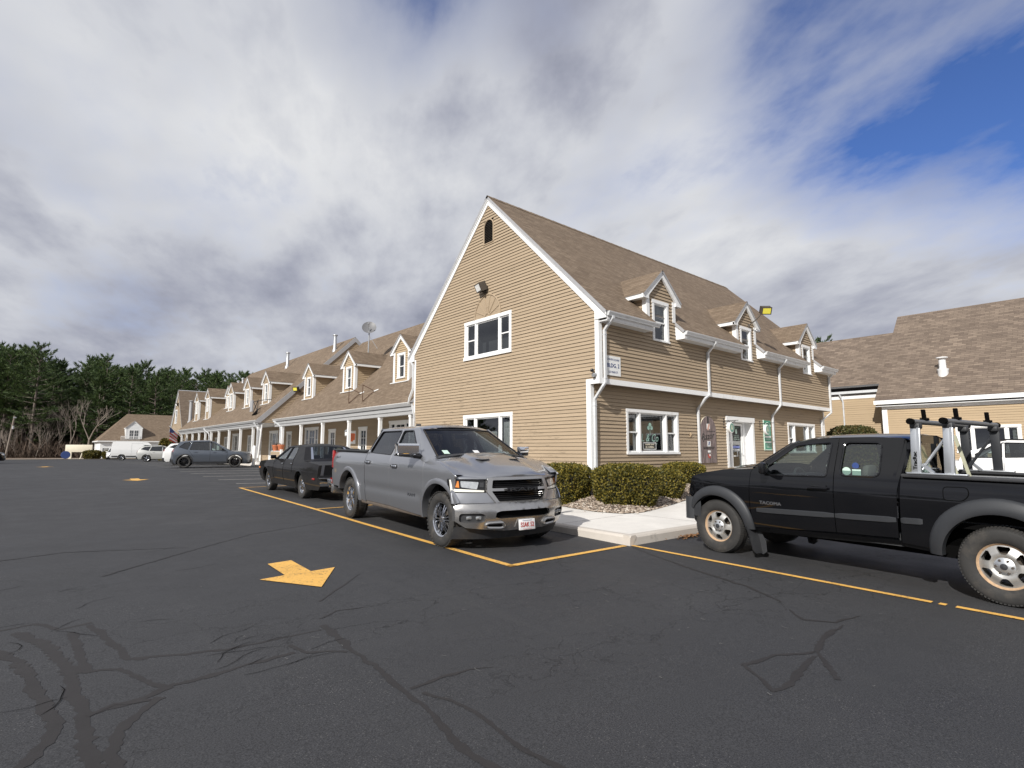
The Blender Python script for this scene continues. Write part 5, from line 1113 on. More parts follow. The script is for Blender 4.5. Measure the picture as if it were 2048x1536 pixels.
def ram_side(s_):
    S = 'silver_paint'
    spanel(ram, 'fender', [(1.365, .40), (1.475, .80), (1.47, 1.255), (1.67, 1.325), (1.95, 1.285), (2.24, 1.185), (2.42, 1.10), (2.42, 1.075), (2.40, 1.065), (2.36, .83), (2.40, .805)] + fa, yr, S, s_)
    spanel(ram, 'bed_side', [(-1.085, .42), (-1.08, 1.395), (-3.03, 1.41), (-3.03, .98), (-3.13, .96), (-3.13, .62), (-2.56, .62)] + ra[::-1], yr, S, s_)
    # doors
    fw_ = rounded([(.19, 1.355), (.13, 1.80), (.52, 1.805), (.98, 1.50), (1.22, 1.335)], .05); rw_ = rounded([(-.98, 1.385), (-.86, 1.80), (.05, 1.805), (.07, 1.36)], .06)
    d1 = spanel(ram, 'door', [(.105, .445), (.10, .75), (.115, 1.33), (.075, 1.845), (.62, 1.845), (1.03, 1.56), (1.40, 1.28), (1.455, 1.25), (1.46, .80), (1.345, .40)], yr, S, s_, [fw_])
    d2 = spanel(ram, 'door', [(-1.07, .45), (-1.065, 1.40), (-1.02, 1.45), (-.90, 1.845), (.063, 1.845), (.103, 1.33), (.088, .75), (.093, .447)], yr, S, s_, [rw_])
    spanel(d1, 'window', fw_, yr, 'car_glass', s_, off=-.018, fl=0); spanel(d2, 'window', rw_, yr, 'tint_glass', s_, off=-.018, fl=0)
    for w_, d_ in ((fw_, d1), (rw_, d2)):
        mb = MB(); mb.tube([(x, s_ * (yr(x, z) - .004), z) for x, z in w_ + w_[:1]], .014, 'gloss_black', n=6); mb.build('window_seal', d_)
    mb = MB(); mb.box(.065, .105, -.0, .012, 1.36, 1.83, 'gloss_black')
    for (x0, x1, z0) in ((.26, .47, 1.165), (-1.0, -.79, 1.195)):
        d_ = d1 if x0 > 0 else d2; mb = MB(); xm = (x0 + x1) / 2; y0 = yr(xm, z0); mb.obox((xm, s_ * (y0 + .03), z0), ((x1 - x0) / 2, 0, 0), (0, .012, 0), (0, 0, .022), 'chrome', .010); mb.obox((xm, s_ * (y0 + .005), z0), (.09, 0, 0), (0, .006, 0), (0, 0, .036), 'plastic', .005); mb.build('handle', d_)
    arch_strip(ram, 'wheel_arch_trim', *AF[:2], AF[2] - .012, AF[2] + .062, 27, 184, yr, s_, S, .030, .10)
    arch_strip(ram, 'wheel_arch_trim', *AR[:2], AR[2] - .012, AR[2] + .062, -2, 166, yr, s_, S, .030, .10)
    # rocker
    mb = MB(); loft(mb, [[(x, s_ * yr(x, .45) - s_ * .012, .46), (x, s_ * .965, .40), (x, s_ * .93, .365), (x, s_ * .80, .36)] for x in (-1.44, -1.0, 0, 1.0, 1.38)], 'mudrock', flip=(s_ < 0)); mb.build('rocker_panel', ram)
    # mirror
    mb = MB(); mb.tube([(1.28, s_ * 1.0, 1.36), (1.22, s_ * 1.10, 1.375)], .045, 'gloss_black', n=8); mb.obox((1.17, s_ * 1.20, 1.40), (.055, 0, .0), (-.03 * s_, .13, 0), (0, 0, .045), 'gloss_black', .025); mb.obox((1.175, s_ * 1.205, 1.475), (.062, 0, 0), (-.03, s_ * .135, 0), (0, 0, .062), 'chrome', .035); mb.build('mirror', ram)
    # head light
    hl = rounded([(.60, .855), (.56, 1.03), (.80, 1.055), (1.0, 1.07), (1.035, 1.045), (1.035, .86)], .02)
    HL = hl if s_ > 0 else mirror_y(hl)
    o = fpanel(ram, 'headlight', HL, gram, 'gloss_black', off=-.03, fl=.06)
    def sub(P, m, nm, off): fpanel(o, nm, P if s_ > 0 else mirror_y(P), gram, m, off=off, fl=.02)
    sub(rounded([(.70, .90), (.66, 1.005), (.90, 1.02), (.90, .93)], .015), 'lamp_lens', 'reflector', -.022); sub([(.925, .925), (.925, 1.02), (.995, 1.025), (1.0, .935)], 'amber_lens', 'indicator', -.02); sub([(.605, .86), (.60, .885), (.90, .905), (1.01, .905), (1.01, 1.04), (1.03, 1.04), (1.032, .865)], 'lamp_white_lens', 'daylight_strip', -.018); sub([(.60, .93), (.59, 1.0), (.645, 1.0), (.655, .93)], 'plastic', 'reflector', -.021)
    # fog lamp, tow hook
    fg = rounded([(.665, .435), (.655, .54), (.72, .565), (.97, .56), (.99, .53), (.985, .445), (.93, .43)], .03); fpanel(ram, 'fog_light_bezel', fg if s_ > 0 else mirror_y(fg), gbump, 'plastic', off=-.05, fl=.02)
    for yy in (.74, .86):
        mb = MB(); mb.obox((gbump(yy, .5) - .035, s_ * yy, .50), (.012, 0, 0), (0, .045, 0), (0, 0, .022), 'lamp_lens', .01); mb.build('fog_light', ram)
    th = rounded([(.36, .365), (.41, .43), (.62, .425), (.66, .40), (.62, .355), (.42, .345)], .03); mb = MB(); yy = .5; mb.tube([(gbump(y, z) + .012, s_ * y, z) for y, z in th + th[:1]], .022, 'bumper_chrome', n=6); mb.build('tow_hook_bezel', ram)
    fpanel(ram, 'tow_hook', th if s_ > 0 else mirror_y(th), gbump, 'void', off=.003, fl=0)
    mb = MB(); mb.obox((-3.085, s_ * (yr(-3.08, 1.2) - .02), 1.20), (.055, 0, 0), (0, .03, 0), (0, 0, .20), 'red_lens', .02); mb.build('tail_light', ram)
    for ax, ww in ((AF[0], 0), (AR[0], 0)): wheel(ram, ax, s_ * 1.0, s_, .415, .29, .262, 'spoke', rimmat='chrome', z=.415)
    mb = MB(); y0 = yr(1.0, .70); text(mb, 'RAM', (1.0, s_ * (y0 + .006), .715), (-s_, 0, 0), (0, 0, 1), .052, 'chrome', width=.27, bold=.004); mb.build('badge', ram)
    if s_ < 0:
        mb = MB(); text(mb, '4x4', (-2.68, s_ * (yr(-2.68, 1.25) + .004), 1.24), (-s_, 0, 0), (0, 0, 1), .085, 'plastic_gray', width=.26, slant=.2); mb.build('decal', ram)
simple('mudrock', (0.16, 0.135, 0.115), 0.8, var=0.3, scale=5); simple('bumper_chrome', (0.44, 0.43, 0.42), 0.22, metal=0.9, var=0.10, scale=3)
def gram(y, z): return 2.745 - .34 * (abs(y) / 1.04) ** 2.6 - .10 * max(0, z - .72) / .35
def gbump(y, z): return 2.845 - .36 * (abs(y) / 1.045) ** 2.8 - .05 * max(0, (.50 - z) / .2) - .035 * smoothstep(.60, .69, z)
sides(ram_side)
# front end
bo = [(-1.04, .655), (-1.03, .45), (-.90, .355), (-.34, .30), (.34, .30), (.90, .355), (1.03, .45), (1.04, .655), (.98, .690), (.5, .705), (0, .71), (-.5, .705), (-.98, .690)]
lowh = rounded([(-.52, .505), (-.50, .575), (-.42, .595), (.42, .595), (.50, .575), (.52, .505), (.44, .485), (-.44, .485)], .02)
fgh = [rounded([(.665, .435), (.655, .54), (.72, .565), (.97, .56), (.99, .53), (.985, .445), (.93, .43)], .03)]; fgh.append(mirror_y(fgh[0]))
bmp = fpanel(ram, 'front_bumper', bo, gbump, 'bumper_chrome', [lowh] + fgh, step=.06, fl=.08)
fpanel(bmp, 'air_intake', lowh, gbump, 'void', off=-.06, fl=0)
mb = MB(); loft(mb, [[(gbump(y, .34) - .07 - .1 * k, y, lerp(.36, .17, k)) for y in np.linspace(-1.0, 1.0, 15)] for k in (0, .6, 1)], 'plastic', flip=True); mb.build('air_dam', ram)
apron = [(-1.035, .70), (-.5, .725), (0, .73), (.5, .725), (1.035, .70), (1.04, .845), (.62, .835), (.56, .685 + .04), (.47, .685 + .035), (0, .735), (-.47, .72), (-.56, .725), (-.62, .835), (-1.04, .845)]
fpanel(ram, 'front_panel', [(-1.04, .695), (-.46, .708), (-.57, .85), (-1.04, .85)], gram, 'silver_paint'); fpanel(ram, 'front_panel', [(.46, .708), (1.04, .695), (1.04, .85), (.57, .85)], gram, 'silver_paint')
gs = rounded([(-.46, .69), (-.585, .86), (-.575, .935), (-.545, 1.065), (-.40, 1.075), (.40, 1.075), (.545, 1.065), (.575, .935), (.585, .86), (.46, .69)], .025)
gh1 = rounded([(-.505, .915), (-.475, 1.035), (.475, 1.035), (.505, .915)], .02); gh2 = rounded([(-.515, .875), (-.42, .725), (.42, .725), (.515, .875)], .02)
gri = fpanel(ram, 'grille', gs, gram, 'bumper_chrome', [gh1, gh2], off=.03, step=.05, fl=.09)
fpanel(gri, 'grille_mesh', [(-.52, .72), (-.52, 1.04), (.52, 1.04), (.52, .72)], gram, 'void', off=-.05, fl=0)
mb = MB()
for z in (.745, .775, .805, .835, .935, .962, .990, 1.016): mb.tube([(gram(y, z) - .012, y, z) for y in np.linspace(-.49, .49, 9)], .0075, 'gloss_black', n=5)
mb.build('grille_bars', gri)
mb = MB(); mb.obox((2.765, 0, .895), (.012, 0, 0), (0, .29, 0), (0, 0, .034), 'gloss_black', .008); text(mb, 'RAM', (2.782, 0, .895), (0, 1, 0), (0, 0, 1), .050, 'alloy', width=.50, bold=.004); mb.build('grille_lettering', gri)
# hood
def hood_row(t_):
    x0 = lerp(1.66, 2.66, t_); ze = interp([(0, 1.325), (.3, 1.285), (.6, 1.205), (.8, 1.145), (.93, 1.10), (1.0, 1.075)], t_); ye = interp([(0, .985), (.5, .96), (.8, .92), (.93, .88), (1, .80)], t_); row = []
    for k in range(23):
        q = -1 + 2 * k / 22; y = q * ye; z = ze + (.075 * (1 - t_ * .35)) * (1 - q * q) + .028 * smoothstep(.50, .36, abs(y)) * smoothstep(1.0, .80, t_); z -= .014 * math.exp(-((abs(y) - .52) / .05) ** 2); x = x0 - (.34 * abs(q) ** 2.6) * smoothstep(.25, 1, t_) * .70 + .0
        row.append((x, y, z))
    return row
mb = MB(); rows = [hood_row(i / 14) for i in range(15)]; last = rows[-1]; rows += [[(x + .012, y, z - .014) for x, y, z in last], [(x + .006, y, z - .05) for x, y, z in last]]
loft(mb, rows, 'silver_paint', flip=True); hood = mb.build('hood', ram, 50)
for s_ in (1, -1):
    P = [(1.98, s_ * .20), (2.05, s_ * .43), (2.20, s_ * .40), (2.16, s_ * .20)]; mb = MB(); mb.poly([(x, y, 1.352 - (x - 1.66) * .085 - abs(y) * .02 + .026) for x, y in (P if s_ < 0 else P[::-1])][::-1], 'plastic'); mb.build('hood_scoop', hood)
# filler strips between fender tops and hood, wind-screen, roof
for s_ in (1, -1):
    mb = MB(); loft(mb, [[(x, s_ * yr(x, z), z), (x, s_ * (yr(x, z) - .035), z + .012), (x, s_ * .86, z + .004)] for x, z in ((1.50, 1.27), (1.66, 1.322), (1.95, 1.283), (2.24, 1.183), (2.40, 1.105))], 'silver_paint', flip=(s_ < 0))
    loft(mb, [[(gram(y, z) - .0, s_ * y, z) for y in np.linspace(.55, 1.0, 7)] for z in (1.05, 1.075)] + [[(gram(y, 1.07) - .10, s_ * y * .98, 1.105) for y in np.linspace(.55, 1.0, 7)]], 'silver_paint', flip=(s_ > 0)); mb.build('fender_cap', ram)
def cabroof(parent, xs, zr, yrf, crown, m, n=13, name='roof'):
    mb = MB(); rows = []
    for x in xs:
        ye, z0 = yrf(x), zr(x); rows.append([(x, ye * q, z0 + crown * (1 - abs(q) ** 2.5)) for q in np.linspace(-1, 1, n)])
    loft(mb, rows, m, flip=True); return mb.build(name, parent, 60)
zrl = lambda x: interp([(-1.0, 1.825), (-.9, 1.845), (.1, 1.848), (.62, 1.845), (.70, 1.80)], x)
cabroof(ram, (-1.0, -.9, -.5, 0, .35, .62, .72), zrl, lambda x: yr(x, zrl(x)) , .075, 'silver_paint')
def screen_(parent, name, top, bot, m, n=13, bow=.0, k=6, frame_m='gloss_black'):
    """glass between two edge curves given as (x, half width, z, bow)"""
    mb = MB(); rows = []
    for i in range(k + 1):
        t_ = i / k; x, y, z, b = [lerp(p, q, t_) for p, q in zip(top, bot)]; rows.append([(x + b * (1 - q * q), y * q, z + .012 * (1 - q * q)) for q in np.linspace(-1, 1, n)])
    loft(mb, rows, m, flip=(top[0] > bot[0])); o = mb.build(name, parent, 60)
    mb = MB(); e = [r[0] for r in rows]; e2 = [r[-1] for r in rows]; lp = rows[0] + e2[1:] + rows[-1][::-1][1:] + e[::-1][1:]; mb.tube(lp, .016, frame_m, n=6); mb.build('seal', o); return o
ws = screen_(ram, 'windshield', (.74, .69, 1.815, .10), (1.62, .86, 1.345, .12), 'ws_glass')
for s_ in (1, -1):   # pillars
    mb = MB(); loft(mb, [[(x, s_ * yr(x, z), z), (lerp(x + .05, lerp(.74, 1.62, k), .3), s_ * (lerp(yr(x, z), lerp(.69, .86, k), .3)), z + .012), (lerp(.74, 1.62, k), s_ * lerp(.69, .86, k), lerp(1.815, 1.345, k))] for x, z, k in ((.60, 1.85, 0), (.80, 1.725, .2), (1.03, 1.568, .45), (1.25, 1.41, .72), (1.46, 1.265, .96), (1.62, 1.30, 1.05))], 'silver_paint', flip=(s_ < 0)); mb.build('windscreen_pillar', ram)
screen_(ram, 'rear_window', (-1.0, .66, 1.80, -.03), (-1.07, .74, 1.42, -.03), 'tint_glass')
mb = MB(); loft(mb, [[(-1.0, q * yr(-1, z), z) for q in np.linspace(-1, 1, 5)] for z in (1.86, 1.80)], 'silver_paint')
for s_ in (1, -1): mb.poly([(-1.0, s_ * .66, 1.80), (-1.07, s_ * .74, 1.38), (-1.07, s_ * .99, 1.38), (-.95, s_ * .75, 1.84)], 'silver_paint')
mb.poly([(-1.07, -.99, 1.0), (-1.07, .99, 1.0), (-1.07, .99, 1.40), (-1.07, -.99, 1.40)], 'silver_paint'); mb.build('cab_back', ram)
mb = MB(); mb.box(-3.05, -1.12, -.93, .93, 1.375, 1.415, 'plastic', .012)
for s_ in (1, -1): mb.box(-3.1, -1.10, s_ * .985 - .045, s_ * .985 + .045, 1.395, 1.425, 'plastic', .01)
mb.build('bed_cover', ram)
mb = MB(); P = [(-.96, .64), (-.96, 1.36), (-.9, 1.41), (.9, 1.41), (.96, 1.36), (.96, .64)]; fpanel(ram, 'tailgate', P, lambda y, z: -3.12, 'silver_paint', back=True); mb.obox((-3.16, 0, .53), (.08, 0, 0), (0, 1.0, 0), (0, 0, .10), 'bumper_chrome', .03); mb.build('rear_bumper', ram)
mb = MB(); mb.box(-3.0, 2.40, -.74, .74, .36, .62, 'void'); mb.box(-2.95, -1.2, -.90, .90, .99, 1.30, 'void'); mb.box(1.55, 2.40, -.80, .80, .60, 1.0, 'void'); mb.box(-1.0, 1.34, -.93, .93, .44, .60, 'cabin'); mb.box(1.0, 1.55, -.93, .93, .6, 1.22, 'cabin', .05); mb.box(-2.95, -1.2, -.74, .74, .36, 1.0, 'void'); mb.box(1.55, 2.3, -.70, .70, .5, 1.1, 'void')
for ax in (AF[0], AR[0]): mb.tube([(ax, -.85, .415), (ax, .85, .415)], .06, 'void', n=8)
mb.build('chassis', ram)
mb = MB()
for y in (.42, -.42): seat(mb, .35, y, 'seat_cloth', z=.70); seat(mb, -.55, y, 'seat_cloth', z=.72)
mb.build('seats', ram); mb = MB(); steering(mb, .92, .42, 1.22); mb.build('steering_wheel', ram)
mb = MB(); mb.obox((.90, 0, 1.70), (.02, 0, 0), (0, .13, 0), (0, 0, .035), 'cabin', .015); mb.build('rear_view_mirror', ram)
mb = MB(); mb.tube([(1.62, -.45, 1.375), (1.54, -.15, 1.42), (1.50, .15, 1.44)], .011, 'plastic', n=5); mb.tube([(1.64, .25, 1.385), (1.52, .55, 1.415)], .011, 'plastic', n=5); mb.build('wiper', ram)
mb = MB(); loft(mb, [[(lerp(1.70, 1.57, k), y, lerp(1.335, 1.36, k) + .075 * (1 - (y / .95) ** 2)) for y in np.linspace(-.9, .9, 11)] for k in (0, 1)], 'plastic'); mb.build('cowl', ram)
for (y, m_, hh) in ((-.66, 'pale_green', .05), (-.10, 'plate_white', .055)):
    mb = MB(); x0, z0 = 1.50 + .12 * (1 - (y / .86) ** 2) * .95, 1.425; mb.obox((x0 - .03, y, z0 + .01), (-.05, 0, .028), (0, .05, 0), (.003, 0, .003), m_); mb.build('sticker', ws)
mb = MB(); mb.obox((2.855, .015, .375), (.006, 0, .0), (0, .152, 0), (-.008, 0, .078), 'plate_white', .004)
text(mb, '5SAK 52', (2.866, .015, .372), (0, 1, 0), (-.08, 0, 1), .068, 'plate_red', width=.25, bold=.0012); text(mb, 'Massachusetts', (2.860, .015, .436), (0, 1, 0), (-.08, 0, 1), .018, 'navy_ink', width=.17); text(mb, 'The Spirit of America', (2.872, .015, .311), (0, 1, 0), (-.08, 0, 1), .014, 'plate_red', width=.17); mb.build('licence_plate', ram)
mb = MB(); mb.obox((-.85, 0, 1.945), (.09, 0, 0), (0, .022, 0), (0, 0, .03), 'plastic', .015); mb.build('roof_antenna', ram)
# ---------------------------------------------------------------- black extended cab pickup
a_, b_ = V(7.855, 4.374, 0), V(7.544, 1.111, 0); hd = (a_ - b_).normalized(); rt_ = V(hd.y, -hd.x, 0); mid = (a_ + b_) / 2 + rt_ * .90
tac = thing('pickup_truck', (mid.x, mid.y, (gz(0, 4.37) + gz(0, 1.11)) / 2 + .002), 'black extended cab pickup with an aluminium ladder rack, side on at the right edge', 'pickup truck', rot=(0, -math.atan2(gz(0, 4.37) - gz(0, 1.11), 3.28), math.atan2(hd.y, hd.x)))
TY = [(.30, .80), (.45, .862), (.60, .895), (.80, .912), (.98, .915), (1.10, .905), (1.20, .885), (1.25, .868), (1.78, .60)]
def yt(x, z):
    y = sinterp(TY, z) - .10 * max(0, (x - 1.75) / .62) ** 2 - .02 * max(0, (-2.4 - x) / .5) ** 2
    y += .008 * math.exp(-((z - 1.02) / .14) ** 2); return y
TF = (1.645, .385, .50); TR = (-1.655, .40, .535)
fa = circle(TF[0], TF[1], TF[2], 34, 176, 20); ra = circle(TR[0], TR[1], TR[2], 4, 172, 20)
def tac_g(y, z): return 2.36 - .40 * (abs(y) / .9) ** 2.6 - .12 * max(0, z - .82) / .25
def tac_b(y, z): return 2.45 - .42 * (abs(y) / .915) ** 2.8 - .10 * max(0, (.5 - z) / .15)
def tac_side(s_):
    S = 'black_paint'
    spanel(tac, 'fender', [(1.09, .43), (1.105, .80), (1.085, 1.215), (1.06, 1.262), (1.52, 1.235), (1.90, 1.165), (2.05, 1.118), (2.10, 1.075), (2.12, .985), (2.16, .82), (2.10, .79), (2.06, .665)] + fa, yt, S, s_)
    spanel(tac, 'bed_side', [(-.765, .495), (-.79, 1.245), (-2.86, 1.275), (-2.90, 1.0), (-2.90, .62), (-2.18, .50)] + ra[::-1] + [(-1.10, .47)], yt, S, s_)
    fw_ = rounded([(.885, 1.185), (.86, 1.30), (.49, 1.60), (.04, 1.645), (.045, 1.205)], .035); rw_ = rounded([(-.115, 1.225), (-.115, 1.648), (-.545, 1.645), (-.565, 1.235)], .07)
    d1 = spanel(tac, 'door', [(-.045, .52), (-.048, 1.10), (-.035, 1.70), (.30, 1.69), (.58, 1.615), (.965, 1.315), (1.055, 1.262), (1.08, 1.215), (1.098, .80), (1.078, .44), (.95, .455)], yt, S, s_, [fw_])
    d2 = spanel(tac, 'rear_door', [(-.735, .545), (-.755, 1.10), (-.79, 1.30), (-.815, 1.50), (-.80, 1.66), (-.76, 1.70), (-.4, 1.712), (-.043, 1.702), (-.056, 1.10), (-.053, .52)], yt, S, s_, [rw_])
    spanel(d1, 'window', fw_, yt, 'car_glass', s_, off=-.016, fl=0); g2 = spanel(d2, 'window', rw_, yt, 'car_glass', s_, off=-.016, fl=0)
    for w_, d_ in ((fw_, d1), (rw_, d2)):
        mb = MB(); mb.tube([(x, s_ * (yt(x, z) + .0), z) for x, z in w_ + w_[:1]], .012, 'gloss_black', n=6); mb.build('window_seal', d_)
    mb = MB(); mb.obox((.13, s_ * (yt(.1, 1.05) + .034), 1.055), (.125, 0, -.004), (0, .012, 0), (0, 0, .016), 'black_paint', .010); mb.obox((.13, s_ * (yt(.1, 1.05) + .004), 1.06), (.10, 0, 0), (0, .006, 0), (0, 0, .038), 'gloss_black', .006); mb.build('handle', d1)
    for (x0, x1, d_) in ((1.0, -.045, d1), (-.055, -.73, d2), (-.775, -.99, tac)):
        mb = MB(); n = 8; rows = []
        for i in range(n + 1):
            x = lerp(x0, x1, i / n); zz = .690 + (1.0 - x) * .034; e = 1 if i in (0, n) else 0
            rows.append([(x, s_ * (yt(x, zz + dz) + o * (1 - .6 * e)), zz + dz * (1 - .25 * e)) for dz, o in ((-.036, 0), (-.030, .016), (.026, .018), (.036, 0))])
        loft(mb, rows, 'plastic_gray', flip=(s_ < 0)); mb.build('side_moulding', d_)
    # flares
    def flare(nm, cx, cz, r0, prof, a0, a1):
        mb = MB(); rows = []; n = 26
        for i in range(n + 1):
            a = R(lerp(a0, a1, i / n)); wd = interp(prof, math.degrees(a)); P = []
            for k, o in ((1.0, -.004), (.985, .016), (.80, .034), (.45, .052), (.12, .058), (0, .050), (-.02, -.05)):
                rr = r0 + wd * k; x, z = cx + rr * math.cos(a), cz + rr * math.sin(a); P.append((x, s_ * (yt(min(x, 2.2), z) + o), z))
            rows.append(P)
        loft(mb, rows, 'plastic_gray', flip=(s_ > 0)); mb.build(nm, tac, 60)
    flare('fender_flare', TF[0], TF[1], TF[2] - .04, [(0, .06), (40, .12), (90, .145), (140, .15), (178, .12)], 30, 178)
    flare('fender_flare', TR[0], TR[1], TR[2] - .025, [(0, .12), (40, .16), (90, .165), (140, .16), (180, .12)], 2, 172)
    # mud flap behind the front wheel
    mb = MB(); P = [(1.16, .44), (1.07, .40), (.985, .24), (.975, .10), (1.03, .055), (1.115, .065), (1.14, .20)]; mb.prism([(x, s_ * .72, z) for x, z in P], (0, 0, 0.0001), 'plastic')
    loft(mb, [[(1.16, s_ * .93, .46), (1.16, s_ * .66, .46)], [(1.09, s_ * .94, .30), (1.09, s_ * .68, .30)], [(1.05, s_ * .93, .12), (1.05, s_ * .69, .12)], [(1.045, s_ * .88, .075), (1.045, s_ * .72, .075)]], 'plastic')
    loft(mb, [[(1.175, s_ * .93, .46), (1.175, s_ * .66, .46)], [(1.105, s_ * .94, .30), (1.105, s_ * .68, .30)], [(1.065, s_ * .93, .12), (1.065, s_ * .69, .12)], [(1.06, s_ * .88, .075), (1.06, s_ * .72, .075)]], 'plastic'); mb.build('mud_flap', tac)
    # rocker
    mb = MB(); loft(mb, [[(x, s_ * (yt(x, z + .03) - .006), z + .03), (x, s_ * (yt(x, z) - .02), z), (x, s_ * .78, z - .05), (x, s_ * .62, z - .05)] for x, z in ((1.08, .425), (.5, .44), (0, .46), (-.74, .49), (-1.12, .46))], 'black_paint', flip=(s_ < 0)); mb.build('rocker_panel', tac)
    mb = MB(); mb.tube([(.86, s_ * .87, 1.235), (.83, s_ * .97, 1.25)], .04, 'plastic', n=8); mb.obox((.80, s_ * 1.03, 1.285), (.045, 0, 0), (-.02 * s_, .105, 0), (0, 0, .078), 'gloss_black', .03); mb.build('mirror', tac)
    hl = rounded([(.52, .845), (.50, 1.0), (.62, 1.075), (.80, 1.085), (.90, 1.07), (.885, .90), (.84, .83)], .03); HL = hl if s_ > 0 else mirror_y(hl)
    o = fpanel(tac, 'headlight', HL, tac_g, 'lamp_white_lens', off=.035, fl=.10); fpanel(o, 'indicator', [(.74, .835), (.74, .90), (.885, .925), (.86, .835)] if s_ > 0 else mirror_y([(.74, .835), (.74, .90), (.885, .925), (.86, .835)]), tac_g, 'amber_lens', off=.042, fl=.03)
    for ax, az in ((TF[0], .387), (TR[0], .387)): wheel(tac, ax, s_ * .90, s_, .387, .25, .232, 'steel', rimmat='steel_wheel', z=az, lugs=72)
    if s_ > 0:
        mb = MB(); fd = rounded([(-1.20, 1.02), (-1.195, 1.16), (-1.41, 1.165), (-1.425, 1.085), (-1.37, 1.02)], .04); mb.tube([(x, yt(x, z) + .002, z) for x, z in fd + fd[:1]], .005, 'void', n=5); panel(mb, fd, lambda x, z: (x, yt(x, z) + .004, z), 'black_paint', step=.05, flip=True); mb.build('fuel_door', tac)
        mb = MB(); text(mb, 'TACOMA', (.79, yt(.79, .8) + .006, .800), (-1, 0, 0), (0, 0, 1), .042, 'chrome', width=.31, bold=.004); mb.build('badge', tac)
        mb = MB(); y0 = yt(-.2, 1.3) - .012; mb.lathe([(.001, .001), (.05, .0)], 'pale_green', 20, 'Y', (-.185, y0, 1.285)); mb.lathe([(.001, .001), (.04, .0)], 'navy_ink', 20, 'Y', (-.285, y0 - .018, 1.355)); mb.obox((-.30, y0 - .002, 1.275), (.05, 0, 0), (0, .001, 0), (0, 0, .035), 'pale_green'); mb.build('sticker', g2)
sides(tac_side)
fpanel(tac, 'front_bumper', [(-.915, .66), (-.90, .50), (-.80, .40), (-.3, .36), (.3, .36), (.80, .40), (.90, .50), (.915, .66), (.90, .80), (.5, .82), (-.5, .82), (-.90, .80)], tac_b, 'plastic_gray', off=.0, fl=.12)
for s_ in (1, -1): mb = MB(); loft(mb, [[(x, s_ * y, z) for x, y, z in ((2.045, .905, zz + .0), (2.10, .93, zz), (2.14, .935, zz), (2.20, .90, zz))] for zz in (.79, .66, .45)], 'plastic_gray', flip=(s_ > 0)); mb.build('bumper_end', tac)
fpanel(tac, 'grille', [(-.50, .84), (-.52, 1.05), (.52, 1.05), (.50, .84)], tac_g, 'gloss_black', off=.03, fl=.08)
mb = MB(); rows = []
for i in range(13):
    t_ = i / 12; x0 = lerp(1.04, 2.34, t_); ze = interp([(0, 1.262), (.37, 1.235), (.66, 1.165), (.80, 1.118), (.93, 1.07), (1, 1.03)], t_); ye = interp([(0, .855), (.6, .865), (.8, .84), (1, .74)], t_); row = []
    for k in range(17):
        q = -1 + 2 * k / 16; row.append((x0 - .36 * abs(q) ** 2.6 * smoothstep(.3, 1, t_) * .8, q * ye, ze + .05 * (1 - q * q) + .025 * smoothstep(.42, .30, abs(q)) * (1 - .5 * t_)))
    rows.append(row)
rows.append([(x + .0, y, z - .03) for x, y, z in rows[-1]]); loft(mb, rows, 'black_paint', flip=True); mb.build('hood', tac, 50)
zrt = lambda x: interp([(-.80, 1.685), (-.74, 1.705), (-.4, 1.715), (0, 1.708), (.32, 1.688), (.50, 1.652), (.60, 1.605)], x)
cabroof(tac, (-.82, -.74, -.4, 0, .32, .46, .60), zrt, lambda x: yt(x, zrt(x)), .055, 'black_paint')
screen_(tac, 'windshield', (.62, .60, 1.625, .10), (1.08, .78, 1.285, .16), 'car_glass')
for s_ in (1, -1):
    mb = MB(); loft(mb, [[(x, s_ * yt(x, z), z), (lerp(x, lerp(.62, 1.08, k), .35), s_ * lerp(yt(x, z), lerp(.60, .78, k), .35), z + .012), (lerp(.62, 1.08, k), s_ * lerp(.60, .78, k), lerp(1.625, 1.285, k))] for x, z, k in ((.45, 1.66, -.05), (.58, 1.615, .02), (.77, 1.468, .40), (.965, 1.315, .85), (1.06, 1.262, 1.04))], 'black_paint', flip=(s_ < 0)); mb.build('windscreen_pillar', tac)
mb = MB(); loft(mb, [[(lerp(1.16, 1.04, k), y, lerp(1.275, 1.29, k) + .05 * (1 - (y / .85) ** 2)) for y in np.linspace(-.85, .85, 9)] for k in (0, 1)], 'plastic'); mb.build('cowl', tac)
# back of the cab with its window
bk = lambda y, z: -.80 - .06 * max(0, (z - 1.2)) * .3 + .06 * (abs(y) / .85) ** 3
co = [(-.86, .9), (-.87, 1.25), (-.72, 1.55), (-.655, 1.69), (-.3, 1.745), (.3, 1.745), (.655, 1.69), (.72, 1.55), (.87, 1.25), (.86, .9)]; cw = rounded([(-.72, 1.27), (-.66, 1.50), (-.58, 1.64), (.58, 1.64), (.66, 1.50), (.72, 1.27)], .06)
fpanel(tac, 'cab_back', co, bk, 'black_paint', [cw], back=True, step=.09); fpanel(tac, 'rear_window', cw, bk, 'car_glass', off=-.02, back=True, fl=0, step=.12)
for s_ in (1, -1): mb = MB(); loft(mb, [[(x, s_ * yt(x, z), z), (x - .03, s_ * (yt(x, z) - .03), z), (-.805 - .018 * max(0, z - 1.2), s_ * (yt(x, z) - .05), z)] for x, z in ((-.755, 1.0), (-.765, 1.25), (-.80, 1.42), (-.815, 1.55), (-.80, 1.66), (-.77, 1.70))], 'black_paint', flip=(s_ > 0)); mb.build('cab_corner', tac)
mb = MB()
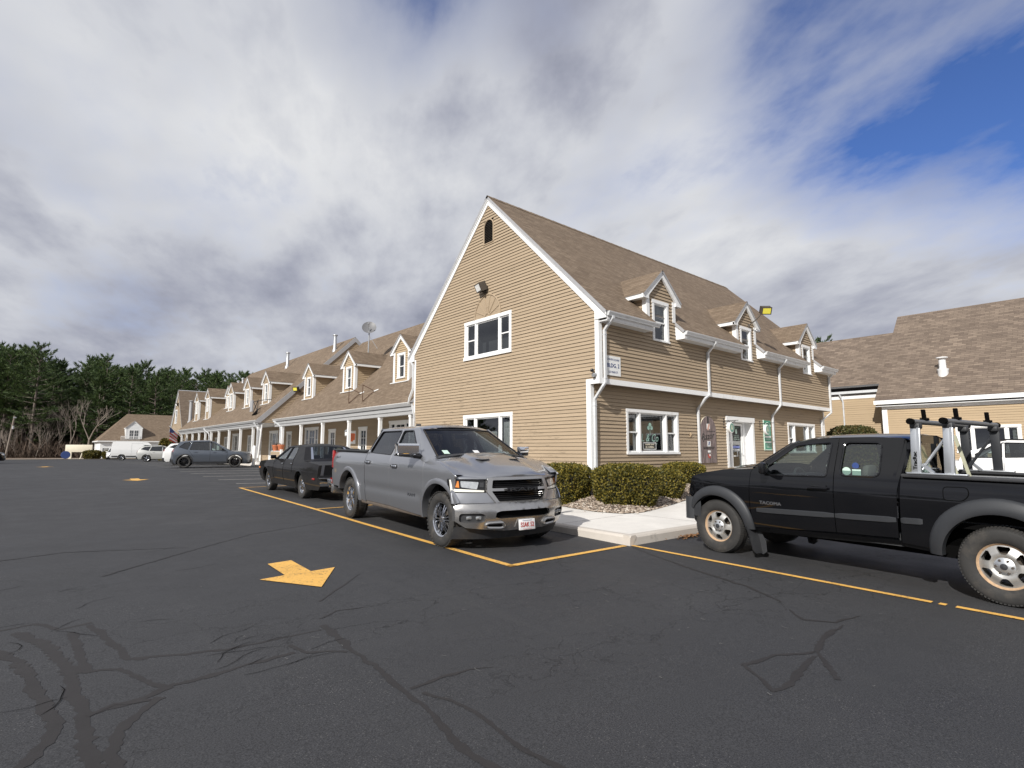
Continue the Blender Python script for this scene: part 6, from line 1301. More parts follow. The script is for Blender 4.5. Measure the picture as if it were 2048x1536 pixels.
for s_ in (1, -1):
    mb.box(-2.88, -.80, s_ * .865 - .05, s_ * .865 + .045, 1.245, 1.285, 'plastic', .012); mb.box(-2.86, -.82, s_ * .80 - .012, s_ * .80 + .012, .80, 1.26, 'void'); mb.box(-2.7, -.85, s_ * .775 - .02, s_ * .775 + .01, 1.20, 1.235, 'galv')
mb.box(-2.86, -.82, -.80, .80, .72, .78, 'void'); mb.build('cargo_bed', tac)
mb = MB(); fpanel(tac, 'tailgate', [(-.86, .62), (-.87, 1.25), (.87, 1.25), (.86, .62)], lambda y, z: -2.90, 'black_paint', back=True); mb.obox((-2.98, 0, .55), (.07, 0, 0), (0, .85, 0), (0, 0, .09), 'plastic', .03); mb.build('rear_bumper', tac)
mb = MB(); mb.box(-2.8, 2.1, -.62, .62, .36, .60, 'void'); mb.box(-.75, 1.08, -.80, .80, .44, .58, 'cabin'); mb.box(1.08, 2.05, -.66, .66, .5, 1.1, 'void'); mb.box(-2.75, -.8, -.62, .62, .5, .75, 'void'); mb.box(.82, 1.10, -.78, .78, .6, 1.18, 'cabin', .05); mb.box(1.08, 2.04, -.80, .80, .86, 1.06, 'void')
for ax in (TF[0], TR[0]): mb.tube([(ax, -.78, .387), (ax, .78, .387)], .055, 'void', n=8)
mb.box(-.62, -.3, .3, .6, .36, .42, 'void'); mb.build('chassis', tac)
mb = MB()
for y in (.36, -.36): seat(mb, .15, y, 'seat_beige', h=.5, w=.22, z=.55)
mb.build('seats', tac); mb = MB(); steering(mb, .62, .36, 1.10); mb.build('steering_wheel', tac)
# ladder rack (bolted on: parts of the truck would not come off by pushing, so it stays one thing with its own parts)
M4 = tac.matrix_basis
simple('rack_bar', (.16, .165, .17), .45, metal=.3)
rack = thing('ladder_rack', tac.location, 'aluminium ladder rack with black stops on the bed of the black pickup', 'ladder rack', rot=tuple(tac.rotation_euler))
for s_ in (1, -1):
    mb = MB(); mb.box(-1.42, -.86, s_ * .865 - .045, s_ * .865 + .045, 1.287, 1.305, 'alu_brushed', .004); mb.build('base_rail', rack)
    for x in (-.95, -1.26):
        mb = MB(); mb.obox((x, s_ * .845, 1.575), (.048, 0, 0), (0, .020, 0), (0, -s_ * .02, .275), 'alu_brushed' if s_ > 0 else 'plastic_gray', .010); mb.obox((x - .03, s_ * (.845 + .02), 1.575), (.012, 0, 0), (0, .006, 0), (0, -s_ * .02, .272), 'alu_brushed' if s_ > 0 else 'plastic_gray'); o = mb.build('post', rack)
        mb = MB(); mb.obox((x, s_ * .80, 1.835), (.052, 0, 0), (0, .055, 0), (0, 0, .035), 'plastic', .02); mb.build('post_cap', o)
        if s_ > 0 and x > -1:
            mb = MB(); text(mb, 'TracRac', (x + .004, .879, 1.44), (0, -.073, 1), (1, 0, 0), .036, 'void', width=.20, bold=.003); mb.build('lettering', o)
    mb = MB(); mb.tube([(-.98, s_ * .80, 1.34), (-1.22, s_ * .78, 1.70)], .017, 'alu_brushed' if s_ > 0 else 'plastic_gray', n=8); mb.build('brace', rack)
    mb = MB(); mb.tube([(-1.0, s_ * .83, 1.40), (-1.10, s_ * .83, 1.30)], 0, 'alu_brushed', rect=(.03, .05)); mb.build('gusset', rack)
for x in (-.95, -1.26):
    mb = MB(); mb.tube([(x, -.92, 1.885), (x, .92, 1.885)], .030, 'rack_bar', n=10)
    for s_ in (1, -1): mb.tube([(x, s_ * .92, 1.885), (x, s_ * .985, 1.885)], .036, 'void', n=10)
    o = mb.build('crossbar', rack)
    for y in (.52, -.60):
        mb = MB(); mb.obox((x, y, 1.925), (.035, 0, 0), (0, .05, 0), (0, 0, .014), 'void', .004); mb.obox((x, y + .02, 1.985), (.022, 0, 0), (0, .016, 0), (0, .012, .055), 'void', .008); mb.build('ladder_stop', o)
simple('stakewood', (0.36, 0.36, 0.26), 0.8, var=0.2)
st = thing('stake', tac.location, 'two pale wooden stakes leaning in the bed of the black pickup', 'stake', rot=tuple(tac.rotation_euler))
mb = MB(); mb.tube([(-1.22, .10, .80), (-.96, -.05, 1.62)], 0, 'stakewood', rect=(.045, .02)); mb.build('stake_board', st); mb = MB(); mb.tube([(-1.30, -.02, .80), (-1.0, -.28, 1.74)], 0, 'stakewood', rect=(.035, .02)); mb.build('stake_board', st)

# ---------------------------------------------------------------- general car builder
PN = {'headlight', 'tail_light', 'grille', 'licence_plate', 'indicator', 'fog_light', 'trim_strip', 'reflector', 'deck_panel'}
def car(label, cat, loc, rz, S, name='parked_car'):
    root = thing(name, loc, label, cat, S.get('group'), rot=(0, S.get('pitch', 0), rz))
    pm = S['paint']; BYt = S['by']; xt, tf, xr_, tr_ = S['taper']
    f = lambda x, z: interp(BYt, z) - tf * max(0, (x - xt)) ** 2 - tr_ * max(0, (xr_ - x)) ** 2
    prof = S['prof']            # (x, z, bow, crown, spec) from the front sill over the roof to the rear sill
    edge = lambda p: (p[0] - p[2], p[1])
    tops = [edge(p) for p in prof]
    wf, wr, ar, zc = S['wf'], S['wr'], S['arch'], S['zc']; zb = S['zb']
    cl = lambda c: [q for q in circle(c, zc, ar, 0, 180, 20) if q[1] > zb]
    fa, ra = cl(wf), cl(wr)
    out = tops[::-1] + [(p[0], p[1]) for p in ()]
    outline = list(tops[::-1])                 # rear sill -> front sill
    outline = outline + [(fa[0][0], zb)] + fa + [(fa[-1][0], zb), (ra[0][0], zb)] + ra + [(ra[-1][0], zb)]
    body = MB(); groups = {}
    for s_ in (1, -1):
        panel(body, outline, lambda x, z: (x, s_ * f(x, z), z), S.get('sidepaint', pm), S['windows'], S.get('step', .10), flip=(s_ > 0), flange=(0, -s_ * .05, 0))
    Q = np.concatenate([np.linspace(-1, 1, 25)])
    def mbof(nm): return groups.setdefault(nm, MB())
    for i in range(len(prof) - 1):
        p0, p1 = prof[i], prof[i + 1]; spec = p1[4] or [(0, 1.01, pm, None)]
        rows = []
        for p in (p0, p1):
            ye = f(*edge(p)); rows.append([(p[0] - p[2] * abs(q) ** 2.4, q * ye, p[1] + p[3] * (1 - abs(q) ** 2.2)) for q in Q])
        for (q0, q1, m, nm) in spec:
            mb = body if nm is None else mbof(nm)
            for j in range(len(Q) - 1):
                qm = abs((Q[j] + Q[j + 1]) / 2)
                if q0 <= qm < q1: mb.mesh([rows[0][j], rows[0][j + 1], rows[1][j + 1], rows[1][j]], [(3, 2, 1, 0)], m, True)
    for (x0, z0, x1, z1, w) in S.get('seams', ()):
        for s_ in (1, -1): body.tube([(lerp(x0, x1, k / 6), s_ * (f(lerp(x0, x1, k / 6), lerp(z0, z1, k / 6)) + .0005), lerp(z0, z1, k / 6)) for k in range(7)], w, 'void', n=5, smooth=False)
    o = body.build('body', root, 40)
    for nm, mb in groups.items(): mb.build(nm, root, 60)
    for k, w in enumerate(S['windows']):
        for s_ in (1, -1):
            mb = MB(); panel(mb, w, lambda x, z: (x, s_ * (f(x, z) - .014), z), S['wglass'][k] if 'wglass' in S else 'car_glass', (), .12, flip=(s_ > 0)); g = mb.build('window', root)
            mb = MB(); mb.tube([(x, s_ * (f(x, z) + .001), z) for x, z in w + w[:1]], .011, S.get('winframe', 'gloss_black'), n=5); mb.build('window_frame', g)
    for s_ in (1, -1):
        for (x, z) in S.get('handles', ()): mb = MB(); mb.obox((x, s_ * (f(x, z) + .018), z), (.09, 0, 0), (0, .012, 0), (0, 0, .016), S.get('handlemat', pm), .008); mb.build('handle', root)
        x, z = S['mirror']; mb = MB(); mb.tube([(x + .05, s_ * (f(x, z) - .03), z - .02), (x, s_ * (f(x, z) + .07), z + .02)], .03, 'plastic', n=6); mb.obox((x - .02, s_ * (f(x, z) + .13), z + .05), (.05, 0, 0), (-.02 * s_, .085, 0), (0, 0, .06), S.get('mirrormat', pm), .025); mb.build('mirror', root)
        if S.get('cladding'):
            for c in (wf, wr): arch_strip(root, 'wheel_arch_trim', c, zc, ar - .01, ar + .055, -8, 188, f, s_, 'plastic', .014, .06)
            mb = MB(); loft(mb, [[(x, s_ * (f(x, z) + .008), z) for z in (zb - .03, zb + .03, zb + .10)] for x in np.linspace(wr + ar, wf - ar, 6)], 'plastic', flip=(s_ < 0)); mb.build('sill_cladding', root)
        for c in (wf, wr): wheel(root, c, s_ * (f(c, zc) - S.get('inset', .0) + .005), s_, S['r'], S['tw'], S['rim'], S['style'], rimmat=S['rimmat'], lugs=False)
    for s_ in (1, -1):
        for (x, z, a, b, m, nm) in S.get('sidebits', ()): mb = MB(); mb.obox((x, s_ * (f(x, z) + .002), z), (a, 0, 0), (0, .012, 0), (0, 0, b), m, .006); mb.build(nm, root)
    mb = MB(); hw = BYt[1][1] - .22; x0, x1 = prof[-1][0] + .15, prof[0][0] - .15
    mb.box(x0, x1, -hw, hw, zb - .04, zc + .12, 'void'); xa, xb, zz = S['cabin']; mb.box(xa, xb, -hw - .12, hw + .12, zb + .02, zz, 'cabin')
    for c in (wf, wr): mb.tube([(c, -hw - .15, S['r']), (c, hw + .15, S['r'])], .05, 'void', n=6)
    mb.build('chassis', root)
    mb = MB()
    for (x, y) in S.get('seats', ()): seat(mb, x, y, 'seat_cloth', z=zz - .10, w=.22, k=S.get('seatk', .86))
    if mb.v: mb.build('seats', root)
    return root, f
def GL(m='ws_glass', nm='windshield', q=.90, pm='slate_paint', rim='gloss_black'): return [(0, q, m, nm), (q, q + .04, rim, nm), (q + .04, 1.01, pm, None)]

# satin black seventies sedan
c0, c1 = V(5.759, 19.042, 0), V(5.661, 15.755, 0); hd = (c0 - c1).normalized(); rt_ = V(hd.y, -hd.x, 0); mid = (c0 + c1) / 2 + rt_ * .93
B = 'satin_black'
S = dict(paint=B, by=[(.25, .84), (.40, .90), (.55, .945), (.72, .965), (.86, .955), (.98, .915), (1.06, .875), (1.50, .62)], taper=(1.3, .035, -1.9, .055), wf=1.645, wr=-1.645, arch=.405, zc=.36, zb=.27, r=.345, tw=.24, rim=.20, style='rally', rimmat='chrome', inset=.03,
 prof=[(2.62, .30, .10, 0, None), (2.78, .42, .14, 0, [(0, 1.01, 'chrome', 'front_bumper')]), (2.80, .54, .14, 0, [(0, 1.01, 'chrome', 'front_bumper')]), (2.72, .58, .10, 0, None), (2.74, .80, .10, 0, [(0, .55, 'gloss_black', 'grille'), (.55, .92, 'lamp_lens', 'headlight'), (.92, 1.01, B, None)]), (2.66, .92, .08, .01, None), (2.2, .955, .03, .03, None), (.95, 1.015, .0, .05, None), (.82, 1.035, -.10, .03, [(0, 1.01, 'plastic', 'cowl')]), (.22, 1.42, -.06, .03, GL(pm=B)), (.05, 1.455, 0, .05, None), (-.5, 1.475, 0, .06, None), (-1.05, 1.455, .05, .06, None), (-1.22, 1.40, .06, .05, None), (-1.72, 1.085, .02, .02, [(0, .68, 'ws_glass', 'rear_window'), (.68, .74, 'chrome', 'rear_window'), (.74, 1.01, B, None)]), (-1.85, 1.045, 0, .03, None), (-2.9, .985, -.03, .03, None), (-3.02, .965, -.05, .01, None), (-3.03, .70, -.05, 0, [(0, .80, 'gloss_black', 'deck_panel'), (.80, .90, 'chrome', 'trim_strip'), (.90, 1.01, B, None)]), (-3.00, .655, -.05, 0, None), (-3.12, .645, -.07, 0, [(0, 1.01, 'chrome', 'rear_bumper')]), (-3.13, .50, -.07, 0, [(0, .16, 'plate_white', 'licence_plate'), (.16, .34, 'chrome', 'rear_bumper'), (.34, .70, 'red_lens', 'tail_light'), (.70, 1.01, 'chrome', 'rear_bumper')]), (-3.10, .42, -.07, 0, [(0, 1.01, 'chrome', 'rear_bumper')]), (-2.9, .30, -.05, 0, None)],
 windows=[rounded([(.74, 1.045), (.14, 1.405), (-.12, 1.425), (-.16, 1.05)], .03), rounded([(-.22, 1.052), (-.18, 1.428), (-.66, 1.43), (-.80, 1.30), (-.88, 1.06)], .04)],
 seams=[(.80, .42, .83, .99, .006), (-.19, .40, -.19, 1.04, .006), (-1.05, .72, -.94, 1.04, .006)], handles=[(-.05, .925), (-.88, .945)], handlemat='chrome', mirror=(.68, 1.06), mirrormat='gloss_black', seatk=.72, cabin=(-1.5, .85, .62), seats=[(.1, .38), (.1, -.38), (-.85, .35), (-.85, -.35)], winframe='gloss_black', sidebits=[(-2.72, .60, .09, .025, 'red_lens', 'side_marker'), (2.50, .72, .07, .03, 'amber_lens', 'side_marker')])
chg, f_ = car('satin black seventies four door sedan parked nose away behind the silver pickup', 'sedan', (mid.x, mid.y, (gz(0, 19.04) + gz(0, 15.75)) / 2), math.atan2(hd.y, hd.x), S)
chg.rotation_euler = (0, -math.atan2(gz(0, 19.04) - gz(0, 15.75), 3.29), math.atan2(hd.y, hd.x))
for y in (.62, -.62):
    mb = MB(); mb.obox((-3.17, y, .50), (.02, 0, 0), (0, .035, 0), (0, 0, .11), 'chrome', .012); mb.build('bumper_guard', chg)
for s_ in (1, -1):
    for c in (1.645, -1.645): arch_strip(chg, 'wheel_arch_trim', c, .36, .40, .43, -10, 190, f_, s_, B, .012, .05)

# crossovers
def suv_spec(P, glass='tint_glass', L=4.58, wb=2.72, H=1.67, r=.355, rimmat='gloss_black', style='spoke10', tail='tail_light', hood=.97, belt=1.03, rake=.0, clad=True, w=.92, fo=None, ro=None):
    wf, wr = wb / 2, -wb / 2; xf = wf + (L - wb) * .505; xr = wr - (L - wb) * .495
    xf = wf + fo if fo else xf; xr = wr - ro if ro else xr
    return dict(paint=P, by=[(.22, w - .06), (.40, w - .01), (.62, w + .005), (.80, w + .01), (belt - .08, w - .01), (belt, w - .04), (H, w - .30)], taper=(wf - .1, .16, wr + .1, .10), wf=wf, wr=wr, arch=r + .065, zc=r + .01, zb=.27, r=r, tw=.235, rim=r * .70, style=style, rimmat=rimmat, cladding=clad,
     prof=[(xf - .12, .22, .22, 0, None), (xf, .34, .30, 0, [(0, 1.01, 'plastic', 'front_bumper')]), (xf + .0, .48, .30, 0, [(0, .60, 'gloss_black', 'grille'), (.6, .85, 'plastic', 'fog_light'), (.85, 1.01, P, None)]), (xf - .02, .72, .30, 0, [(0, .58, 'gloss_black', 'grille'), (.58, 1.01, P, None)]), (xf - .07, .83, .30, 0, [(0, .55, 'gloss_black', 'grille'), (.55, 1.01, 'lamp_lens', 'headlight')]), (xf - .16, .90, .30, .02, None), (xf - .45, hood - .02, .20, .04, None), (wf - .20, hood + .045, .10, .06, None), (wf - .34, belt + .03, .0, .04, [(0, 1.01, 'plastic', 'cowl')]), (wf - 1.22, H - .115, -.06, .03, GL(pm=P)), (wf - 1.52, H - .045, 0, .035, None), (-.1, H - .03, 0, .045, None), (wr + .55, H - .06, .0, .04, None), (xr + .52, H - .115, -.03, .03, None), (xr + .42, H - .145, -.05, .02, None), (xr + .09, belt + .09, -.10, .0, GL('tint_glass', 'rear_window', .84, P)), (xr + .0, belt - .06, -.16, 0, [(0, .62, P, None), (.62, 1.01, 'red_lens', 'tail_light')]), (xr - .02, .66, -.20, 0, [(0, .17, 'plate_white', 'licence_plate'), (.17, 1.01, P, None)]), (xr - .03, .52, -.20, 0, None), (xr - .01, .34, -.20, 0, [(0, 1.01, 'plastic', 'rear_bumper')]), (xr + .12, .24, -.18, 0, [(0, 1.01, 'plastic', 'rear_bumper')])],
     windows=[rounded([(wf - .55, belt + .02), (wf - 1.22, H - .165), (wf - 1.50, H - .115), (.02, H - .105), (.02, belt + .03)], .03), rounded([(-.06, belt + .032), (-.06, H - .105), (wr + .40, H - .135), (wr + .24, belt + .065)], .03), rounded([(wr + .13, belt + .07), (wr + .29, H - .145), (xr + .72, H - .19), (xr + .42, belt + .22)], .03)],
     wglass=['car_glass', glass, glass], seams=[(wf - .48, .36, wf - .44, belt, .005), (-.02, .34, -.02, belt, .005), (wr + .48, .66, wr + .22, belt, .005)], handles=[(.22, .93), (wr + .58, .95)], mirror=(wf - .68, belt + .04), mirrormat=P, cabin=(wr - .1, wf - .45, .66), seats=[(.05, .38), (.05, -.38), (-.85, .38), (-.85, -.38)])
hd = V(math.cos(R(-14)), math.sin(R(-14)), 0); rt_ = V(hd.y, -hd.x, 0); mid = V(6.79, 38.2, 0) + hd * 1.37 - rt_ * .90
S = suv_spec('slate_paint', wb=2.74, L=4.62, H=1.70, fo=1.02, ro=.76)
S['mirrormat'] = 'gloss_black'
cx, _ = car('slate blue crossover with black wheels parked facing the porch', 'car', (mid.x, mid.y, gz(0, 37.5)), math.atan2(hd.y, hd.x), S)
S = suv_spec('white_paint', wb=2.70, L=4.55, H=1.60, r=.34, rimmat='alloy', style='spoke5', clad=False)
whc, _ = car('white hatchback showing only its tail past the slate blue crossover', 'car', (8.92, 44.8, gz(0, 44)), R(-14), S)
S = suv_spec('pearl_paint', wb=2.70, L=4.63, H=1.66, r=.345, rimmat='alloy', style='spoke5', clad=False)
rog, _ = car('pearl silver crossover with alloy wheels parked beyond the slate blue one', 'car', (9.92, 66.6, gz(0, 66)), R(-14), S)
S = suv_spec('white_paint', wb=2.65, L=4.5, H=1.66, r=.34, rimmat='alloy', style='spoke5', clad=False)
fc, _ = car('small white car at the far end, front towards the lot, beside the van', 'car', (8.6, 97.5, gz(0, 97)), R(-100), S)
S = suv_spec('white_paint', wb=2.85, L=4.90, H=1.88, r=.375, rimmat='alloy', style='spoke5', clad=True, hood=1.12, belt=1.26, w=.95, glass='tint_glass')
ws_, _ = car('white sport utility vehicle half hidden behind the ladder rack', 'suv', (24.45, 3.15, gz(0, 2.5) + .03), R(90), S)
for s_ in (1, -1): mb = MB(); mb.tube([(.35, s_ * .60, 1.83), (.25, s_ * .60, 1.88), (-1.3, s_ * .60, 1.86), (-1.4, s_ * .60, 1.80)], .018, 'gloss_black', n=6); mb.build('roof_rail', ws_)
S = suv_spec('black_paint', wb=2.70, L=4.6, H=1.62, r=.34, rimmat='alloy', style='spoke5', clad=False)
bk_, _ = car('dark car cut off by the left edge with only its front end showing', 'car', (-4.35, 66.9, gz(0, 67)), R(4), S)
# van
P = 'white_paint'; H = 2.35
S = dict(paint=P, by=[(.25, .92), (.5, .98), (.9, 1.0), (1.3, .98), (H, .80)], taper=(1.8, .10, -2.6, .06), wf=1.72, wr=-1.72, arch=.42, zc=.36, zb=.30, r=.36, tw=.24, rim=.22, style='spoke5', rimmat='alloy',
 prof=[(2.62, .28, .2, 0, None), (2.72, .40, .25, 0, [(0, 1.01, 'plastic', 'front_bumper')]), (2.72, .62, .25, 0, [(0, 1.01, 'plastic', 'front_bumper')]), (2.66, .95, .25, 0, [(0, .55, 'gloss_black', 'grille'), (.55, 1.01, 'lamp_lens', 'headlight')]), (2.45, 1.10, .15, .03, None), (1.85, 1.28, .05, .04, None), (1.25, 1.95, -.03, .04, GL(pm=P, q=.86)), (.95, 2.22, 0, .03, None), (.2, H - .02, 0, .04, None), (-2.4, H, 0, .04, None), (-2.75, H - .08, -.03, .02, None), (-2.85, 1.9, -.04, 0, None), (-2.90, 1.2, -.04, 0, [(0, .8, 'tint_glass', 'rear_window'), (.8, 1.01, P, None)]), (-2.92, .62, -.04, 0, [(0, .8, P, None), (.8, 1.01, 'red_lens', 'tail_light')]), (-2.98, .58, -.04, 0, None), (-2.98, .36, -.04, 0, [(0, 1.01, 'plastic', 'rear_bumper')]), (-2.85, .28, -.04, 0, None)],
 windows=[rounded([(1.72, 1.30), (1.22, 1.86), (.55, 1.90), (.55, 1.28)], .04)], seams=[(.45, .42, .45, 2.0, .006), (1.78, .5, 1.80, 1.28, .006), (-.75, .42, -.75, 2.1, .006), (-.75, 2.1, .45, 2.1, .006)], handles=[(.62, 1.08)], mirror=(1.6, 1.38), mirrormat='plastic', cabin=(-2.6, 1.6, .7), seats=[(.7, .4), (.7, -.4)], sidebits=[(-.1, .50, 1.2, .07, 'plastic', 'side_moulding'), (-2.45, .50, .3, .07, 'plastic', 'side_moulding')], handlemat='plastic')
van, _ = car('white panel van with dark lower trim at the far end of the lot', 'van', (9.9, 84.4, gz(0, 84)), R(-10), S, name='panel_van')
# ---------------------------------------------------------------- plants
def quads_mesh(name, Vt, m, parent=None, props=None, loc=None):
    """Vt: (n, 4, 3) array of loose leaf quads"""
    Vt = np.asarray(Vt, dtype=np.float32); n = len(Vt); me = bpy.data.meshes.new(name)
    me.vertices.add(n * 4); me.vertices.foreach_set('co', Vt.reshape(-1)); me.loops.add(n * 4); me.loops.foreach_set('vertex_index', np.arange(n * 4, dtype=np.int32))
    me.polygons.add(n); me.polygons.foreach_set('loop_start', np.arange(0, n * 4, 4, dtype=np.int32)); me.polygons.foreach_set('loop_total', np.full(n, 4, dtype=np.int32))
    me.materials.append(MATS[m]); me.update(); me.validate()
    o = bpy.data.objects.new(name, me); scene.collection.objects.link(o)
    if parent is not None: o.parent = parent
    if loc is not None: o.location = loc
    if props:
        for k, v in props.items(): o[k] = v
    return o
def mat_leaf(name, cols, rough=0.6, trans=0.15):
    m, t = material(name); gi = t.n('NewGeometry').outputs['Random Per Island']
    c = t.ramp(gi, *[(i / (len(cols) - 1), c_) for i, c_ in enumerate(cols)])
    oi = t.n('ObjectInfo').outputs['Random']; c = t.mix(t.math('MULTIPLY', oi, 0.35), c, tuple(v * 0.6 for v in cols[0]))
    b = t.n('BsdfPrincipled', Base__Color=c, Roughness=rough, Specular__IOR__Level=0.3); tr = t.n('BsdfTranslucent'); t._set(tr.inputs[0], c)
    mx = t.n('MixShader', trans); t._set(mx.inputs[1], b.outputs[0]); t._set(mx.inputs[2], tr.outputs[0]); t.n('OutputMaterial', mx.outputs[0])
mat_leaf('yew', ((0.030, 0.036, 0.010), (0.085, 0.080, 0.016), (0.18, 0.145, 0.024), (0.29, 0.225, 0.038)))
mat_leaf('pine', ((0.028, 0.050, 0.020), (0.055, 0.092, 0.030), (0.085, 0.130, 0.040), (0.12, 0.165, 0.055)), trans=0.25)
mat_leaf('bronze_leaf', ((0.05, 0.06, 0.02), (0.09, 0.09, 0.03), (0.13, 0.085, 0.03)))
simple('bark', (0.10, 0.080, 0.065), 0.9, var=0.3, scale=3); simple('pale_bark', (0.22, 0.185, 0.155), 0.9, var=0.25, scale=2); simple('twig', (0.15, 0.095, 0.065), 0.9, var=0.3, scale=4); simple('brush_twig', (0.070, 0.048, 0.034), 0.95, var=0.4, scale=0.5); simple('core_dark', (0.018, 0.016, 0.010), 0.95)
rng = np.random.default_rng(11)
def leaves_on(P, N, size, rng, asp=.45, tilt=.9):
    n = len(P); a = rng.normal(size=(n, 3)); d = N * (1 - tilt * .5) + a * tilt; d /= np.linalg.norm(d, axis=1, keepdims=True)
    b = np.cross(d, rng.normal(size=(n, 3))); b /= np.linalg.norm(b, axis=1, keepdims=True); s_ = size * rng.uniform(.6, 1.3, (n, 1)); L, Wd = d * s_, b * s_ * asp
    return np.stack([P - L * .1 - Wd * .35, P + L * .5 - Wd, P + L * 1.1, P + L * .5 + Wd], 1)
def clipped_bush(name, loc, dims, label, n=8500, group=None, seed=1, mat='yew', size=.042, flat=.62, bare=0.0, cat='bush'):
    r = np.random.default_rng(seed); root = thing(name, loc, label, cat, group); ax, ay, h = dims
    u = r.uniform(-1, 1, n); ph = r.uniform(0, 2 * np.pi, n); zz = u * .5 + .5   # 0..1
    lump = lambda p, z: 1 + .05 * np.sin(3 * p + seed) + .04 * np.sin(5 * p + z * 6 + seed * 2) + .03 * np.sin(11 * p - z * 9)
    e = 3.0; q = np.where(zz > flat, np.power(np.clip(1 - np.power((zz - flat) / (1 - flat), e), 0, 1), 1 / e), 1 - .30 * np.power(np.clip((flat - zz) / flat, 0, 1), 1.6))
    top = r.random(n) < .34; rr = np.where(top, np.sqrt(r.random(n)) * .98, 1.0); zt = np.where(top, flat + (1 - flat) * np.power(np.clip(1 - np.power(rr, e), 0, 1), 1 / e), zz); q = np.where(top, rr, q) * lump(ph, zt)
    dep = 1 - np.abs(r.normal(0, .05, n)); P = np.stack([ax * q * np.cos(ph) * dep, ay * q * np.sin(ph) * dep, h * zt * (.5 + .5 * dep) + .02 * r.normal(size=n)], 1)
    N = np.stack([np.cos(ph) * q / ax, np.sin(ph) * q / ay, (zt - .45) * 1.6 / h + top * 1.2], 1); N /= np.linalg.norm(N, axis=1, keepdims=True)
    if bare: keep = ~((P[:, 0] / ax > .35) & (P[:, 2] < h * .75) & (P[:, 1] / ay < .1) & (r.random(n) < bare)); P, N = P[keep], N[keep]
    quads_mesh('foliage', leaves_on(P, N, size, r), mat, root)
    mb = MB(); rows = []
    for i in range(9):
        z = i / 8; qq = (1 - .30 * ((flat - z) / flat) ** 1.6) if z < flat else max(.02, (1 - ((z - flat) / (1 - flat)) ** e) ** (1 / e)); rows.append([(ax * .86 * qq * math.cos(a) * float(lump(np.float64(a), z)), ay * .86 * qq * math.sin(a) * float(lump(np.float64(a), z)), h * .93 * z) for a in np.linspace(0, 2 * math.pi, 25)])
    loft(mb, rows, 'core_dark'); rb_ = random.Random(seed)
    for k in range(10): a = rb_.uniform(0, 6.28); mb.tube([(0.1 * math.cos(a), .1 * math.sin(a), 0), (ax * .5 * math.cos(a), ay * .5 * math.sin(a), h * .4), (ax * .93 * math.cos(a + .2), ay * .93 * math.sin(a + .2), h * rb_.uniform(.4, .9))], [.02, .012, .004], 'twig', n=5)
    mb.build('branches', root); return root
GB = 'clipped evergreen bushes in the gravel bed'
clipped_bush('clipped_bush', (10.15, 9.75, .25), (.68, .72, .96), 'rounded clipped evergreen bush just behind the front corner of the silver pickup', 14000, GB, 3)
clipped_bush('clipped_bush', (10.75, 8.30, .20), (.90, .78, 1.02), 'widest clipped evergreen bush in the middle of the gravel bed, right of the downspout', 19000, GB, 4, bare=.55)
clipped_bush('clipped_bush', (12.95, 8.85, .25), (.72, .60, .80), 'low clipped evergreen bush by the nose of the black pickup', 10000, GB, 5)
clipped_bush('clipped_bush', (16.3, 10.2, .45), (.95, .60, .70), 'flat topped evergreen bush under the arched barber sign', 11000, GB, 6)
clipped_bush('clipped_bush', (35.3, 11.15, .1), (1.0, 1.35, 2.85), 'tall clipped hedge bush between the tan buildings seen over the black pickup', 6000, None, 7, mat='bronze_leaf', size=.10)
def twiggy(name, loc, h, w, n, label, seed, group=None, mat='twig', rr=.012):
    r = random.Random(seed); root = thing(name, loc, label, 'shrub', group); mb = MB()
    def br(p, d, L, rad, k):
        q = p + d * L; mid_ = (p + q) / 2 + V(r.uniform(-1, 1), r.uniform(-1, 1), 0) * L * .06; mb.tube([p, mid_, q], [rad, rad * .85, rad * .65], mat, n=3, caps=False)
        if k <= 0: return
        for i in range(r.choice((2, 2, 3))): br(p.lerp(q, r.uniform(.55, 1)), (d + V(r.uniform(-1, 1), r.uniform(-1, 1), r.uniform(-.1, .7)) * .55).normalized(), L * r.uniform(.55, .8), rad * .62, k - 1)
    for k in range(n):
        a = 2 * math.pi * k / n + r.uniform(-.3, .3); e = r.uniform(.25, 1.0); br(V(math.cos(a) * .12, math.sin(a) * .12, 0), V(math.cos(a) * w * e, math.sin(a) * w * e, h).normalized(), h * .5, rr, 3)
    mb.build('branches', root); return root
twiggy('leafless_shrub', (11.6, 17.05, .45), 1.95, 1.25, 17, 'bare brown twiggy shrub in front of the ground floor gable window', 3, rr=.016)
twiggy('leafless_shrub', (11.4, 12.9, .45), .95, .75, 11, 'small bare twiggy shrub rising behind the bonnet of the silver pickup', 8, rr=.009)

